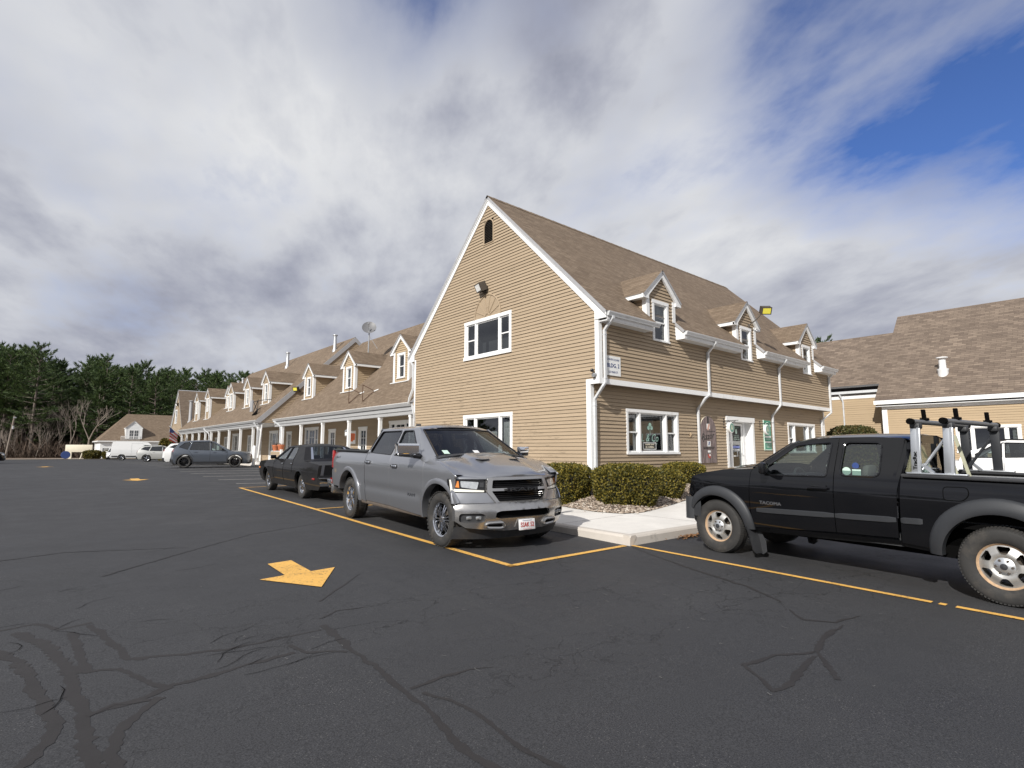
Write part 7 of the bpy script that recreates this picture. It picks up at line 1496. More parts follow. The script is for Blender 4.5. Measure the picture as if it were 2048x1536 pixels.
# pines: five crowns, each a tapered trunk with whorls of upswept plumes
def pine_mesh(seed, H, dens=1.0, clear=.30):
    r = random.Random(seed); rn = np.random.default_rng(seed); mb = MB()
    mb.tube([(0, 0, -.3), (r.uniform(-.1, .1), r.uniform(-.1, .1), H * .4), (r.uniform(-.25, .25), r.uniform(-.25, .25), H * .97)], [H * .015, H * .011, .03], 'pine_bark', n=7)
    P = []; Dv = []; z = H * clear
    for k in range(14):   # dead stubs under the crown
        a = r.uniform(0, 6.28); zz = H * r.uniform(.06, clear + .05); L = H * r.uniform(.05, .12); mb.tube([(0, 0, zz), (math.cos(a) * L, math.sin(a) * L, zz + r.uniform(-.4, .3))], [.05, .02], 'pine_bark', n=3, caps=False)
    while z < H * .99:
        t_ = (z - H * clear) / (H * (1 - clear)); Lm = H * (.045 + .185 * min(1, (1 - t_) * 1.55) ** .85 * (.55 + .45 * min(1, t_ / .18))); nb_ = r.choice((4, 5, 5, 6)); a0 = r.uniform(0, 6.28)
        for i in range(nb_):
            a = a0 + i * 6.28 / nb_ + r.uniform(-.35, .35)
            if r.random() < .14: continue
            L = Lm * r.choice((.45, .75, .9, 1.0, 1.12, 1.3)); el = lerp(-.08, .85, t_ ** 1.5) + r.uniform(-.10, .12); d = V(math.cos(a) * math.cos(el), math.sin(a) * math.cos(el), math.sin(el)); p0 = V(0, 0, z + r.uniform(-.25, .25)); cu = L * .16
            mb.tube([p0, p0 + d * L * .55 + V(0, 0, cu * .2), p0 + d * L + V(0, 0, cu)], [.03 + .007 * L, .03, .012], 'pine_bark', n=3, caps=False)
            nc = max(4, int(L * 9.0 * dens)); sd = d.cross(V(0, 0, 1)).normalized()
            for c in range(nc):
                s_ = r.uniform(.22, 1.0) ** .8; wd = L * .30 * math.sin(math.pi * min(1, .12 + s_ * .86)); side = r.uniform(-1, 1) * wd; q = p0 + d * L * s_ + V(0, 0, cu * s_ * s_) + sd * side
                P.append((q.x, q.y, q.z + r.gauss(.04, .07))); v = (d * 1.0 + sd * (side / max(.1, wd)) * .8 + V(0, 0, .45)).normalized(); Dv.append((v.x, v.y, v.z))
        z += H * .042 * r.uniform(.6, 1.4)
    P, Dv = np.array(P), np.array(Dv); out = []
    for k in range(3):
        n = len(P); d = Dv + rn.normal(0, .34, (n, 3)); d /= np.linalg.norm(d, axis=1, keepdims=True); w = np.cross(d, rn.normal(size=(n, 3)) * (1, 1, .5) + (0, 0, .8)); w /= np.linalg.norm(w, axis=1, keepdims=True); L = rn.uniform(.45, .95, (n, 1)); Q = P + rn.normal(0, .10, (n, 3)) * (1, 1, .5)
        out.append(np.stack([Q - d * L * .25, Q + w * .075, Q + d * L * .75, Q - w * .075], 1))
    return mb, np.concatenate(out)
simple('pine_bark', (0.13, 0.105, 0.088), 0.9, var=0.3, scale=2)
protos = []
for sd, H, dn, cl_ in ((1, 24, .9, .26), (2, 21, .95, .30), (3, 18, 1.0, .26), (4, 22, .85, .40), (5, 15, 1.0, .16)):
    mb, leaf = pine_mesh(sd, H, dn, cl_); tr_ = mb.build('trunk'); lf = quads_mesh('crown', leaf, 'pine'); protos.append((tr_.data, lf.data, H)); bpy.data.objects.remove(tr_); bpy.data.objects.remove(lf)
def tree_of(meshes, name, loc, s_, rz, label, cat, group):
    root = thing(name, loc, label, cat, group, rz); root.scale = (s_ * rs.uniform(.92, 1.1), s_ * rs.uniform(.92, 1.1), s_)
    for nm, me in zip(('trunk', 'crown'), meshes):
        if me is None: continue
        o = bpy.data.objects.new(nm, me); scene.collection.objects.link(o); o.parent = root
    return root
GP = 'pines in the wood behind the lot'; LP = 'tall dark pine standing in the wood beyond the parking lot'
def at(u, D):   # ground point in the direction of picture column u (2048 wide), D metres ahead
    k = (u - 1024) / 1094.86; return (D * (k * .7577 + .6526), D * (-k * .6526 + .7577))
rs = random.Random(21)
hts = [(-60, 688), (10, 700), (70, 690), (130, 738), (190, 718), (250, 730), (300, 735), (352, 742), (385, 745), (412, 740), (440, 750), (470, 745), (498, 752), (530, 760), (560, 765)]
def top_at(u): return float(np.interp(u, [h[0] for h in hts], [h[1] for h in hts]))
k = 0
spec = [('big spreading pine with layered plumes, tallest on the left of the wood', 68, 104, 690)]
for u, D, v in [(68, 104, 690), (8, 106, 700), (-45, 104, 690), (205, 112, 716), (285, 118, 731)]:
    x, y = at(u, D); Hh = (900 - v) * D / 1095 + 1.5; i = (0, 3, 1, 1, 2)[k]; lab = LP
    if k == 0: lab = 'tallest spreading pine with layered plumes near the left edge of the wood'
    tree_of(protos[i][:2], 'pine_tree', (x, y, gz(x, y)), Hh / protos[i][2], rs.uniform(0, 6), lab, 'tree', None if k == 0 else GP); k += 1
for row, (D0, n) in enumerate(((112, 18), (122, 22), (134, 26), (150, 26))):
    for j in range(n):
        u = lerp(-90, 640, (j + rs.uniform(.1, .9)) / n); D = D0 + rs.uniform(-5, 6)
        x, y = at(u, D)
        if y < 124 and x > 4 and x < 38: continue
        v = top_at(u) + rs.uniform(-2, 46 if u < 320 else 16) * (1.0 if row < 3 else .5) + (8 if row < 1 else 0); Hh = max(7, (900 - v) * D / 1095 + 1.5); i = rs.randrange(5); 
        tree_of(protos[i][:2], 'pine_tree', (x, y, gz(x, y)), Hh / protos[i][2], rs.uniform(0, 6), LP, 'tree', GP)
for (u, D, v, lab) in ((1650, 78, 676, 'pine top showing just above the right roof beside the last dormer'), (1632, 84, 684, 'lower pine top half hidden behind the last dormer'), (1712, 86, 682, 'small pine top peeping over the middle of the right roof')):
    x, y = at(u, D); Hh = (900 - v) * D / 1095 + 1.5; tree_of(protos[3][:2], 'pine_tree', (x, y, 0), Hh / protos[3][2], rs.uniform(0, 6), lab, 'tree', None)

# leafless trees at the edge of the wood
def bare_mesh(seed, H, spread=.55, levels=5, rad=None, fork=0, mat='pale_bark'):
    r = random.Random(seed); mb = MB()
    def br(p, d, L, rad, k):
        n_ = 3; pts = [p]; dd = d
        for i in range(n_): dd = (dd + V(r.uniform(-1, 1), r.uniform(-1, 1), r.uniform(-.2, .5)) * .13).normalized(); pts.append(pts[-1] + dd * L / n_)
        mb.tube(pts, [lerp(rad, rad * .66, i / n_) for i in range(n_ + 1)], mat, n=5 if rad > .05 else 3, caps=False)
        if k <= 0: return
        for i in range(r.choice((2, 3, 3)) if k < levels else (2 if fork else 3)):
            o = pts[-1] if i < 2 else pts[2]; a = V(r.uniform(-1, 1), r.uniform(-1, 1), r.uniform(0, .6)); br(o, (dd + a * spread).normalized(), L * r.uniform(.6, .85), rad * r.uniform(.5, .68), k - 1)
    br(V(0, 0, -.2), V(r.uniform(-.05, .05), r.uniform(-.05, .05), 1).normalized(), H * (.24 if fork else .30), rad or H * .013, levels); return mb
bares = []
for sd, H, f_k in ((3, 13, 1), (9, 11, 0), (14, 9, 0), (23, 12, 1)):
    mb = bare_mesh(sd, H, .62 if f_k else .5, 5, None, f_k); o = mb.build('trunk'); bares.append((o.data, None, H)); bpy.data.objects.remove(o)
x, y = at(182, 99); tree_of(bares[0][:2], 'leafless_tree', (x, y, gz(x, y)), 1.12, 1.1, 'large pale leafless tree with a wide fork in front of the pines', 'tree', None)
GBR = 'leafless trees at the edge of the wood'
for u, D, i, s_ in ((20, 104, 3, .9), (55, 108, 1, 1.0), (95, 106, 2, 1.0), (118, 103, 1, .8), (142, 101, 3, 1.15), (232, 116, 1, 1.1), (-20, 106, 1, 1.1), (165, 108, 2, 1.2), (40, 101, 2, .7), (80, 100, 2, .75), (215, 113, 3, .9), (128, 110, 1, 1.2), (104, 113, 3, 1.25), (10, 100, 2, .8), (68, 103, 1, .9)):
    x, y = at(u, D); tree_of(bares[i][:2], 'leafless_tree', (x, y, gz(x, y)), s_, rs.uniform(0, 6), 'slim pale leafless tree at the front edge of the pine wood', 'tree', GBR)
# thicket of dead brush under the trees
n = 26000; u = rng.uniform(-120, 330, n); D = rng.uniform(99, 124, n); kk = (u - 1024) / 1094.86; X_, Y_ = D * (kk * .7577 + .6526), D * (-kk * .6526 + .7577)
ok = ~((Y_ > 112.5) & (Y_ < 129) & (X_ > 6.5)) & ~((X_ > 2.5) & (Y_ < 112.5)); X_, Y_ = X_[ok], Y_[ok]; n = len(X_); hh = rng.gamma(3.2, .55, n) * (0.6 + .4 * np.sin(X_ * .9) ** 2); base = np.stack([X_, Y_, np.full(n, -.1)], 1); lean = np.stack([rng.normal(0, .35, n) * hh, rng.normal(0, .35, n) * hh, hh], 1)
st_ = rng.uniform(.0, .6, (n, 1)); base = base + lean * st_; lean = lean * (1 - st_); wv = np.stack([rng.normal(size=n), rng.normal(size=n), np.zeros(n)], 1) * .028
quads_mesh('undergrowth', np.stack([base - wv, base + wv, base + lean * .6 + wv * .6 + rng.normal(0, .08, (n, 3)), base + lean - wv * .2], 1), 'brush_twig', props={'kind': 'stuff'})
# dense young growth deep in the wood, seen between the trunks
n = 16000; u = rng.uniform(-160, 620, n); D = rng.uniform(150, 185, n); kk = (u - 1024) / 1094.86; P = np.stack([D * (kk * .7577 + .6526), D * (-kk * .6526 + .7577), rng.uniform(0, 1, n) ** 1.2 * 9.5], 1)
Nn = rng.normal(size=(n, 3)) + (0, 0, .5); Nn /= np.linalg.norm(Nn, axis=1, keepdims=True); quads_mesh('understorey', leaves_on(P, Nn, 1.5, rng, asp=.5), 'pine', props={'kind': 'stuff'})
# a wood behind and to the left of the camera, outside the picture: seen only in paint and glass
lf = []
for k in range(70):
    a = R(rs.uniform(95, 275)); D = rs.uniform(62, 95); i = rs.randrange(5); me = protos[i][1]
    if k % 1 == 0:
        co = np.empty(len(me.vertices) * 3, dtype=np.float32); me.vertices.foreach_get('co', co); q = co.reshape(-1, 4, 3); q = q[rng.random(len(q)) < .30] * (1, 1, .5); c_, s_ = math.cos(k), math.sin(k); q2 = q.copy(); q2[..., 0] = q[..., 0] * c_ - q[..., 1] * s_ + D * math.cos(a); q2[..., 1] = q[..., 0] * s_ + q[..., 1] * c_ + D * math.sin(a); ctr = q2.mean(1, keepdims=True); lf.append(ctr + (q2 - ctr) * 1.8)
quads_mesh('distant_wood', np.concatenate(lf), 'pine', props={'kind': 'stuff'})
# ---------------------------------------------------------------- signs, lights and small things
def flood(name, loc, aim, label, lens='lamp_white', s_=1.0, arm=None):
    root = thing(name, loc, label, 'floodlight'); d_ = Vector(aim).normalized(); q = d_.to_track_quat('X', 'Z').to_matrix(); X_, Y_, Z_ = q.col[0], q.col[1], q.col[2]
    mb = MB(); mb.obox(V(0, 0, 0), X_ * .10 * s_, Y_ * .15 * s_, Z_ * .11 * s_, 'bronze', .02); mb.build('housing', root)
    mb = MB(); mb.obox(X_ * .102 * s_, X_ * .008, Y_ * .125 * s_, Z_ * .088 * s_, lens, .006); mb.build('lens', root)
    if arm is not None: mb = MB(); mb.tube([X_ * -.08 * s_, Vector(arm) * .5 + V(0, 0, -.04), Vector(arm)], .025, 'bronze', n=6); mb.obox(arm, (.03, 0, 0), (0, .06, 0), (0, 0, .06), 'bronze', .01); mb.build('bracket', root)
    return root
flood('floodlight', (XG - .22, YU + 5.62, 7.80), (-1, .25, -.45), 'square white faced floodlight above the fan ornament on the gable', s_=1.35, arm=(.21, -.02, -.14))
flood('floodlight', (XG + 10.05, YU - .62, 7.42), (-.55, -.60, -.45), 'yellow faced floodlight on an arm over the middle dormer of the front', 'lamp_yellow', 1.25, arm=(-.35, .60, -.62))
flood('floodlight', (13.9, 40.18, 5.95), (-.75, -.6, -.3), 'yellowish floodlight at the rake between the two porch roofs', 'lamp_yellow', 1.15, arm=(.35, .10, -.15))
flood('floodlight', (11.75, 72.3, 6.65), (-1, -.3, -.4), 'little floodlight high on the far gable', s_=1.2, arm=(.12, .0, -.1))
def board(name, loc, label, cat='sign'): return thing(name, loc, label, cat)
sg = board('building_sign', (XG, YU, 0), 'white square wall sign reading BLDG. 2 at the upper corner'); O0 = sg.location
mb = MB(O0); wbox(mb, frU, .27, 1.0, 3.86, 4.47, .02, .035, 'sign_white'); mb.build('panel', sg); mb = MB(O0)
wt(mb, frU, 'CARVER SQUARE', .635, 4.355, .058, 'navy_ink', .037, width=.60, bold=.002); wt(mb, frU, 'BLDG. 2', .635, 4.165, .125, 'navy_ink', .037, width=.58, bold=.006); wt(mb, frU, '123 MAIN ST.', .635, 3.965, .065, 'navy_ink', .037, width=.46, bold=.002); mb.build('lettering', sg)
sg = board('barber_sign', (XG, YL, 0), 'arched weathered wood wall sign with a red white and blue barber pole'); O0 = sg.location
m, t = material('driftwood'); oc = t.n('TexCoord').outputs['Object']; g = t.noise(t.mapping(oc, (14, 1, 1.6)), 1.0, 6, .7, .5); c = t.ramp(g, (.30, (.035, .026, .026)), (.45, (.15, .115, .11)), (.62, (.27, .21, .20)), (.8, (.36, .29, .275))); finish(t, t.n('BsdfPrincipled', Base__Color=c, Roughness=.7), g, .4, .01)
cx = 6.66; hw = .56
P = [(cx - hw, 1.10), (cx + hw, 1.10)] + [(cx + hw * math.cos(R(a)), 2.34 + hw * .95 * math.sin(R(a))) for a in range(0, 181, 10)]
mb = MB(O0); mb.prism([fp(frL, u, z, .03) for u, z in P][::-1], frL[2] * .035, 'driftwood', 'cream'); mb.build('panel', sg)
mb = MB(O0); dd = .068
def shp(mb, fr, P, m, d): mb.prism([fp(fr, u, z, d) for u, z in P], fr[2] * .0015, m)
shp(mb, frL, [(cx - .05, 2.60), (cx + .05, 2.60), (cx + .05, 2.78), (cx + .03, 2.86), (cx - .03, 2.86), (cx - .05, 2.78)], 'sign_black', dd); shp(mb, frL, [(cx - .11, 2.38), (cx + .12, 2.38), (cx + .12, 2.58), (cx - .11, 2.58)], 'sign_white', dd); shp(mb, frL, [(cx - .09, 2.34), (cx + .03, 2.34), (cx + .12, 2.57), (cx + .0, 2.57)], 'pinkish', dd + .003)
text(mb, 'Razor', fp(frL, cx - .02, 2.10, dd + .001), (1, 0, .10), (-.10, 0, 1), .25, 'sign_black', width=.86, slant=.2, bold=.004); mb.tube([fp(frL, u, z, dd) for u, z in ((cx - .40, 2.20), (cx - .47, 2.02), (cx - .38, 1.90), (cx - .30, 2.0), (cx - .33, 2.30))], .010, 'sign_black', n=4); mb.tube([fp(frL, u, z, dd) for u, z in ((cx - .1, 2.28), (cx + .48, 2.30))], .007, 'sign_black', n=4)
shp(mb, frL, [(cx - .10, 1.72), (cx + .12, 1.72), (cx + .12, 1.92), (cx - .10, 1.92)], 'sign_white', dd); shp(mb, frL, [(cx - .04, 1.76), (cx + .04, 1.76), (cx + .08, 1.90), (cx + .0, 1.90)], 'navy_ink', dd + .003)
wt(mb, frL, 'BARBER SHOP', cx, 1.66, .10, 'sign_black', dd + .001, width=.78, bold=.003)
shp(mb, frL, [(cx - .09, 1.49), (cx + .11, 1.49), (cx + .11, 1.57), (cx - .09, 1.57)], 'sign_white', dd); shp(mb, frL, [(cx - .11, 1.42), (cx + .12, 1.42), (cx + .07, 1.28), (cx - .04, 1.28)], 'red_ink', dd); shp(mb, frL, [(cx + .0, 1.36), (cx + .10, 1.36), (cx + .07, 1.44), (cx + .03, 1.44)], 'sign_white', dd + .003); mb.build('lettering', sg)
sg = board('salon_sign', (XG, YL, 0), 'tall narrow green wall sign with pale lettering right of the door'); O0 = sg.location
mb = MB(O0); wbox(mb, frL, 11.36, 12.02, 1.62, 2.88, .02, .045, 'green_sign'); wbox(mb, frL, 11.33, 11.37, 1.60, 2.90, .02, .055, 'pale_green'); wbox(mb, frL, 11.33, 12.05, 1.58, 1.62, .02, .055, 'pale_green'); mb.build('panel', sg); mb = MB(O0); cx = 11.70
P = [(cx - .24 + .0, 2.62)] + [(cx + .25 * math.cos(R(a)), 2.62 + .17 * math.sin(R(a))) for a in range(180, -1, -20)]; mb.tube([fp(frL, u, z, .05) for u, z in P], .022, 'pale_green', n=4); wt(mb, frL, '&', cx, 2.62, .12, 'pale_green', .048, bold=.004)
for z, s_, w in ((2.42, 'HAIR', .34), (2.27, 'NAILS', .40)): wt(mb, frL, s_, cx, z, .085, 'pale_green', .048, width=w, bold=.003)
wbox(mb, frL, 11.40, 11.98, 2.13, 2.20, .046, .05, 'sign_white'); wbox(mb, frL, 11.40, 11.98, 1.90, 1.97, .046, .05, 'sign_white')
for z, s_, w in ((2.06, 'WAXING', .42), (1.82, 'COLOR', .36), (1.72, 'TANNING', .42)): wt(mb, frL, s_, cx, z, .075, 'pale_green', .048, width=w, bold=.003)
mb.build('lettering', sg)
for i, (u, lab) in enumerate(((7.95, 'round hanging sign on a scrolled bracket left of the barber door'), (11.05, 'round hanging sign on a scrolled bracket right of the barber door'))):
    hs = thing('hanging_sign', fp(frL, u, 2.62, 0), lab, 'sign', 'round hanging signs by the door'); mb = MB(); mb.tube([(0, 0, .12), (0, -.62, .12)], .012, 'black_metal', n=6); mb.tube([(0, 0, -.18), (0, -.25, -.02), (0, -.5, .10)], .010, 'black_metal', n=6); mb.tube([(0, -.20 + .07 * math.cos(R(a)), .04 + .07 * math.sin(R(a))) for a in range(0, 361, 40)], .008, 'black_metal', n=5); mb.obox((0, -.01, 0), (.03, 0, 0), (0, .01, 0), (0, 0, .22), 'black_metal'); mb.build('bracket', hs)
    mb = MB(); mb.lathe([(.001, -.06), (.19, -.06), (.215, -.045), (.215, .045), (.19, .06), (.001, .06)], 'sign_white', 24, 'Y', (-.02, -.30, -.16)); mb.build('disc', hs); mb = MB()
    mb.lathe([(.001, -.062), (.175, -.061)], 'green_ink', 24, 'Y', (-.02, -.30, -.16))
    text(mb, '&', (-.02, -.364, -.16), (1, 0, 0), (0, 0, 1), .18, 'cream'); mb.build('emblem', hs)
sc = thing('security_camera', (XG - .05, YU + .10, 3.86), 'small dome security camera on the corner trim under the BLDG. 2 sign', 'camera'); mb = MB(); mb.obox((-.03, 0, 0), (.05, 0, 0), (0, .05, 0), (0, 0, .025), 'galv', .01); mb.lathe([(.001, .0), (.07, .0), (.05, -.06), (.001, -.075)], 'galv', 16, 'Z', (-.07, .02, -.02)); mb.build('base', sc); mb = MB(); mb.lathe([(.001, .07), (.04, .06), (.06, .02), (.05, -.03), (.001, -.04)], 'gloss_black', 14, 'Z', (-.08, .06, .10)); mb.build('lens_ball', sc)
sp = thing('wall_starfish', fp(frL, 5.48, 2.13, .03), 'small pale starfish ornament left of the arched sign', 'ornament'); mb = MB()
for k in range(5): a = R(90 + 72 * k); mb.tube([(0, 0, 0), (.10 * math.cos(a), 0, .10 * math.sin(a))], [.03, .008], 'siding_raw', n=5)
mb.build('star', sp)
# roof furniture
def pipe(loc, h, r_, label, cap=True, name='vent_pipe', mat='galv'):
    root = thing(name, loc, label, 'vent pipe', 'roof vents'); mb = MB(); mb.lathe([(r_ * 1.6, -.3), (r_ * 1.5, .02), (r_, .12), (r_, h)], mat, 14, 'Z'); mb.build('pipe', root); mb = MB(); mb.lathe([(.001, h + .16), (r_ * 1.5, h + .10), (r_ * 1.55, h + .04), (r_ * .9, h)], mat, 14, 'Z'); mb.build('cap', root); return root
pipe((17.4, 41.9, 9.45), 1.15, .13, 'galvanised vent pipe near the ridge close to the roof step'); pipe((17.2, 52.3, 9.3), 1.25, .14, 'galvanised vent pipe on the ridge of the farther porch roof'); pipe((18.9, 23.6, 10.0), .55, .12, 'short vent cap peeking out behind the left rake of the gable'); pipe((15.5, 62.0, 7.6), 1.0, .13, 'vent pipe beyond the last dormers of the porch wing'); pipe((15.2, 59.2, 7.3), 1.3, .12, 'slim vent pipe just left of the farther ridge end')
pipe((12.55, 69.0, 4.6), 2.2, .16, 'tall flue pipe at the foot of the far gable roof', mat='fascia_gray')
vt = thing('roof_vent', (37.1, 7.05, 5.60), 'fat white roof vent with a flared cap and rusty flashing on the right roof', 'vent'); mb = MB(); mb.obox((0, 0, .0), (.30, 0, .29), (0, .34, 0), (-.01, 0, .012), 'galv'); mb.obox((-.02, -.15, .0), (.26, 0, .25), (0, .10, 0), (-.012, 0, .014), 'rust'); mb.build('flashing', vt); mb = MB(); mb.lathe([(.24, -.2), (.24, .28), (.27, .36), (.27, .40), (.165, .42), (.16, .90)], 'trim_flat', 18, 'Z'); mb.build('pipe', vt); mb = MB(); mb.lathe([(.001, 1.08), (.26, 1.04), (.27, 1.0), (.16, .93)], 'trim', 18, 'Z'); mb.build('cap', vt)
dsh = thing('satellite_dish', (15.15, 31.3, 7.45), 'grey satellite dish on a tall mast on a dormer roof', 'dish'); mb = MB(); mb.tube([(0, 0, -.1), (0.02, 0, 1.75)], .04, 'galv', n=8); mb.tube([(.02, 0, 1.2), (.35, -.5, .35)], .015, 'galv', n=5); mb.build('mast', dsh)
mb = MB(); n_ = V(-.35, -.62, .45).normalized(); q = n_.to_track_quat('Z', 'Y').to_matrix(); rows = [[tuple(V(0, 0, 1.8) - n_ * .10 + q @ V(r_ * 1.05 * math.cos(a), r_ * 1.2 * math.sin(a), -.13 * (1 - (r_ / .42) ** 2))) for a in np.linspace(0, 2 * math.pi, 25)] for r_ in (.005, .14, .28, .38, .42)]; loft(mb, rows, 'dish_gray'); mb.build('reflector', dsh) if 'dish_gray' in MATS else (simple('dish_gray', (.16, .16, .165), .5), mb.build('reflector', dsh))
mb = MB(); mb.tube([tuple(V(0, 0, 1.5)), tuple(V(0, 0, 1.55) + n_ * .5)], .015, 'galv', n=5); mb.obox(tuple(V(0, 0, 1.6) + n_ * .52), (.05, 0, 0), (0, .05, 0), (0, 0, .05), 'galv', .01); mb.build('feed_arm', dsh)
for i, (y, lab) in enumerate(((28.75, 'left one of two rusty triangular brackets on the porch roof'), (27.05, 'right one of two rusty triangular brackets on the porch roof'))):
    x = 12.95; z = rf1(x); br = thing('sign_bracket', (x, y, z), lab, 'bracket', 'rusty roof brackets'); mb = MB(); p0, p1, p2 = (-.10, 0, -.05), (-.10, 0, .82), (.45, -.25, .52)
    for p, q in ((p0, p1), (p1, p2), (p0, p2)): mb.tube([p, q], .022, 'rust', n=5)
    mb.build('frame', br); mb = MB(); mb.tube([(.42, -.26, .50), (.60, -.42, .60)], .035, 'lamp_white', n=6); mb.build('foot', br)
bx = thing('sign_light_box', (11.95, 42.4, rf2(11.95)), 'dark metal sign frame with a torn panel on the porch roof edge', 'sign frame'); mb = MB(); mb.obox((-.15, .85, .60), (.04, 0, 0), (0, .28, 0), (0, 0, .42), 'fascia_gray'); mb.build('back_panel', bx); mb = MB()
for p, q in (((-.1, .6, .9), (.1, -.7, .95)), ((-.1, .6, .1), (-.1, -.5, .95)), ((-.1, -.5, .05), (-.1, -.5, 1.0)), ((.1, -.7, .95), (.6, -1.3, 1.0)), ((-.1, .6, .9), (-.1, -.5, .1))): mb.tube([p, q], .025, 'black_metal', n=5)
mb.build('frame', bx); mb = MB(); mb.prism([(-.12, .75, -.05), (-.12, -.45, .30), (-.12, -.35, .0), (-.12, .2, -.35), (-.12, .9, -.2)], (.03, 0, 0), 'void'); mb.build('torn_panel', bx)
# porch things
ln = thing('hanging_lantern', (12.9, 28.95, 2.35), 'white hanging porch lantern beside the fourth post', 'lantern'); mb = MB(); mb.tube([(0, 0, .35), (0, 0, 1.08)], .008, 'black_metal', n=4); mb.build('chain', ln); mb = MB(); mb.lathe([(.001, .36), (.05, .33), (.14, .24), (.13, .20)], 'galv', 10, 'Z'); mb.lathe([(.13, .0), (.10, -.04), (.001, -.05)], 'galv', 10, 'Z'); mb.build('lantern_cap', ln); mb = MB(); mb.lathe([(.09, .20), (.115, .10), (.09, .0)], 'lamp_white', 10, 'Z'); mb.build('globe', ln)
sg = board('shop_sign', (14.56, 32.0, 0), 'white wall sign with a ragged orange panel on the porch wall'); frW = frame((14.6, 0, 0), (0, 1, 0), (-1, 0, 0)); O0 = sg.location
mb = MB(O0); wbox(mb, frW, 31.44, 32.55, 1.92, 2.72, .02, .04, 'sign_white'); mb.build('panel', sg); mb = MB(O0); mb.prism([fp(frW, u, z, .042) for u, z in ((31.50, 2.15), (31.47, 2.52), (31.62, 2.56), (32.44, 2.58), (32.50, 2.30), (32.46, 2.18), (32.2, 2.16), (32.18, 2.08), (31.75, 2.06), (31.72, 2.15))], frW[2] * .003, 'orange_ink'); wt(mb, frW, 'SEAFOOD', 32.0, 2.42, .13, 'red_ink', .048, width=.72); wt(mb, frW, 'MARKET', 32.0, 2.26, .12, 'red_ink', .048, width=.66); mb.build('emblem', sg)
gr_ = thing('covered_grill', (13.0, 28.3, gz(0, 28.3) + .12), 'black covered box standing on the porch beside the white door', 'grill'); mb = MB(); mb.box(-.3, .3, -.4, .4, .10, .95, 'gloss_black', .06); mb.obox((0, 0, 1.03), (.28, 0, 0), (0, .38, 0), (0, 0, .12), 'gloss_black', .09); mb.build('cover', gr_); mb = MB(); mb.obox((-.15, .05, 1.165), (.10, 0, 0), (0, .14, 0), (0, 0, .012), 'plate_white'); mb.build('lid_card', gr_)
bo_ = thing('bollard', (11.05, 39.3, gz(0, 39.3)), 'slim white bollard in front of the porch corner post', 'bollard'); mb = MB(); mb.lathe([(.11, 0), (.11, 1.30), (.08, 1.36), (.001, 1.38)], 'trim', 14, 'Z'); mb.build('shaft', bo_)
for i, (y, zt, lab) in enumerate(((39.75, 1.0, 'orange flower pot on the low wall left of the corner post'), (38.6, 1.02, 'reddish flower pot on the low wall right of the corner post'))):
    z = gz(0, y) + zt; fpot = thing('flower_pot', (12.55, y, z), lab, 'flower pot'); mb = MB(); mb.lathe([(.14, 0), (.22, .34), (.24, .36), (.24, .42), (.20, .42)], 'terracotta', 14, 'Z'); 'terracotta' in MATS or simple('terracotta', (.50, .16, .07), .7); mb.build('pot', fpot); mb = MB()
    for k in range(26): a = rs.uniform(0, 6.28); L = rs.uniform(.1, .28); mb.tube([(0, 0, .38), (math.cos(a) * L, math.sin(a) * L, .42 + rs.uniform(0, .18))], [.012, .004], 'twig', n=3)
    mb.build('dry_plant', fpot)
lw = thing('low_wall', (12.5, 39.3, gz(0, 39)), 'low clapboard porch wall with white end posts by the corner downspouts', 'wall'); mb = MB(lw.location); fl_ = frame((12.42, 0, 0), (0, 1, 0), (-1, 0, 0)); clap(mb, fl_, gz(0, 39) + .05, gz(0, 39) + .98, 38.2, 40.25); mb.box(12.42, 12.6, 38.2, 40.25, gz(0, 39) + .98, gz(0, 39) + 1.02, 'trim'); mb.box(12.38, 12.5, 38.1, 38.26, gz(0, 39), gz(0, 39) + 1.12, 'trim'); mb.build('wall', lw)
fg_ = thing('flag', (10.6, 64.5, 3.15), 'faded striped flag hanging out from the far porch', 'flag'); mb = MB(); mb.tube([(.75, .2, -.6), (-.7, -.2, .75)], .025, 'trim', n=6); mb.build('pole', fg_); mb = MB(); rows = [[(lerp(-.62, .12, q) + .06 * math.sin(k * 1.3) * .4, lerp(-.18, .05, q) + .10 * math.sin(k * 1.4 + q * 2), lerp(.66, -.02, q) - k * .165 + .03 * k * q) for q in np.linspace(0, 1, 6)] for k in range(9)]
for k in range(8): loft(mb, rows[k:k + 2], 'red_ink' if k % 2 else 'flag_white', True) if 'flag_white' in MATS else (simple('flag_white', (.5, .48, .5), .8), loft(mb, rows[k:k + 2], 'flag_white'))
mb.build('cloth', fg_); mb = MB(); mb.mesh([tuple(Vector(p) + V(-.012, -.012, 0)) for p in (rows[0][0], rows[0][3], rows[3][3], rows[3][0])], [(0, 1, 2, 3)], 'navy_ink'); mb.build('canton', fg_)
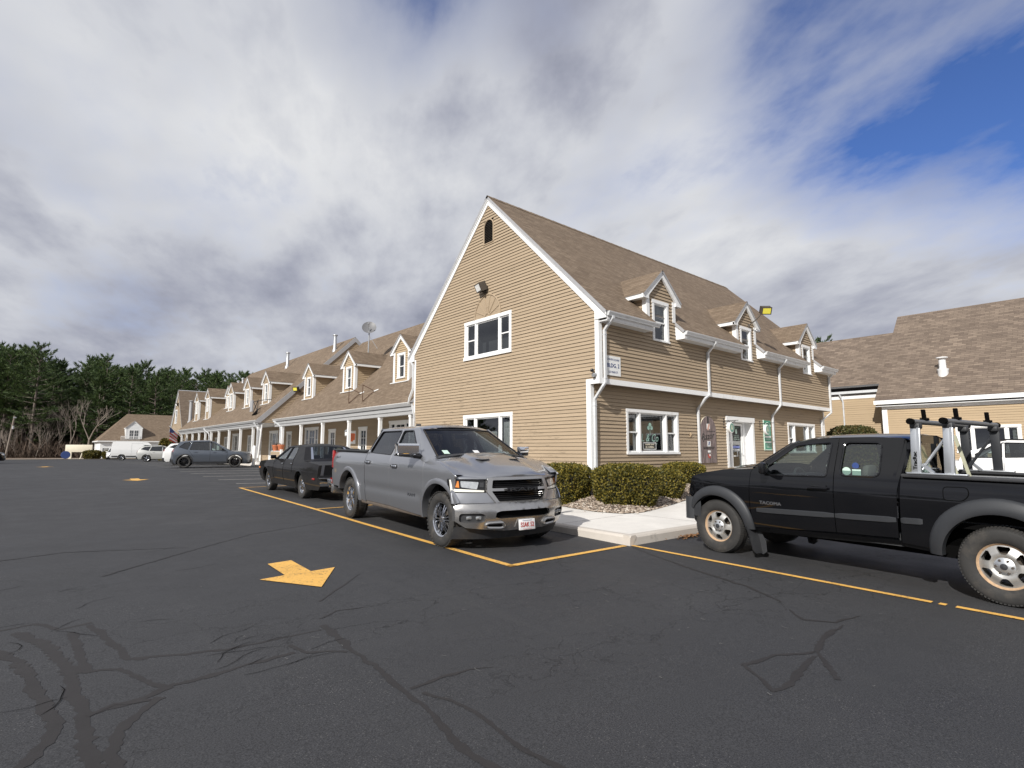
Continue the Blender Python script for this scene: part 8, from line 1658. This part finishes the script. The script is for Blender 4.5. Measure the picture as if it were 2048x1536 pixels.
# far left: sign board, blue disc, utility pole, island bushes
sb = thing('sign_board', (4.9, 107.5, .08), 'blank cream sign board on two posts at the far end of the lot', 'sign'); mb = MB(); rt2 = V(.93, -.36, 0); c = V(0, 0, 1.60); mb.obox(c, rt2 * 1.72, V(.36, .93, 0) * .12, V(0, 0, .56), 'cream', .03); mb.build('panel', sb); mb = MB(); mb.obox(-rt2 * 1.05 + V(0, 0, .52), rt2 * .17, V(.36, .93, 0) * .12, V(0, 0, .54), 'cream'); mb.tube([rt2 * .25 + V(0, 0, 0), rt2 * .50 + V(0, 0, 1.05)], .08, 'cream', n=6); mb.build('posts', sb)
bd = thing('round_sign', (3.35, 107.0, .08), 'round dark blue disc leaning beside the cream sign board', 'sign'); mb = MB(); mb.lathe([(.001, -.04), (.55, -.04), (.58, 0), (.55, .04), (.001, .04)], 'navy_ink', 24, 'Y', (0, 0, .62)); mb.build('disc', bd); mb = MB(); mb.box(-.05, .05, .05, .11, 0, .6, 'black_metal'); mb.build('stand', bd)
x, y = at(20, 95); up = thing('utility_pole', (x, y, .1), 'leaning grey utility pole in front of the wood on the left', 'pole'); mb = MB(); mb.tube([(0, 0, 0), (.62, -.22, 7.2)], [.17, .12], 'pale_bark', n=8); mb.build('shaft', up); mb = MB(); mb.lathe([(.16, 0), (.16, .55), (.001, .57)], 'galv', 10, 'Z', (.60, -.35, 4.9)); mb.obox((.66, -.3, 6.9), (.22, 0, 0), (0, .06, 0), (0, 0, .10), 'galv'); mb.build('fittings', up)
GI = 'round bushes on the planted island'
clipped_bush('island_bush', (6.4, 104.0, .12), (1.15, 1.0, 1.2), 'left one of two low dark bushes on the planted island', 2600, GI, 31, size=.16); clipped_bush('island_bush', (8.55, 102.8, .12), (1.1, 1.0, 1.15), 'right one of two low dark bushes on the planted island', 2600, GI, 32, size=.16)
clipped_bush('cedar', (11.3, 69.2, .35), (.55, .55, 2.9), 'narrow dark evergreen at the foot of the far gable', 2200, None, 33, size=.14, flat=.15, cat='shrub'); clipped_bush('cedar', (11.4, 76.2, .3), (.6, .6, 2.5), 'second narrow evergreen left of the far gable', 2200, None, 34, size=.14, flat=.15, cat='shrub')
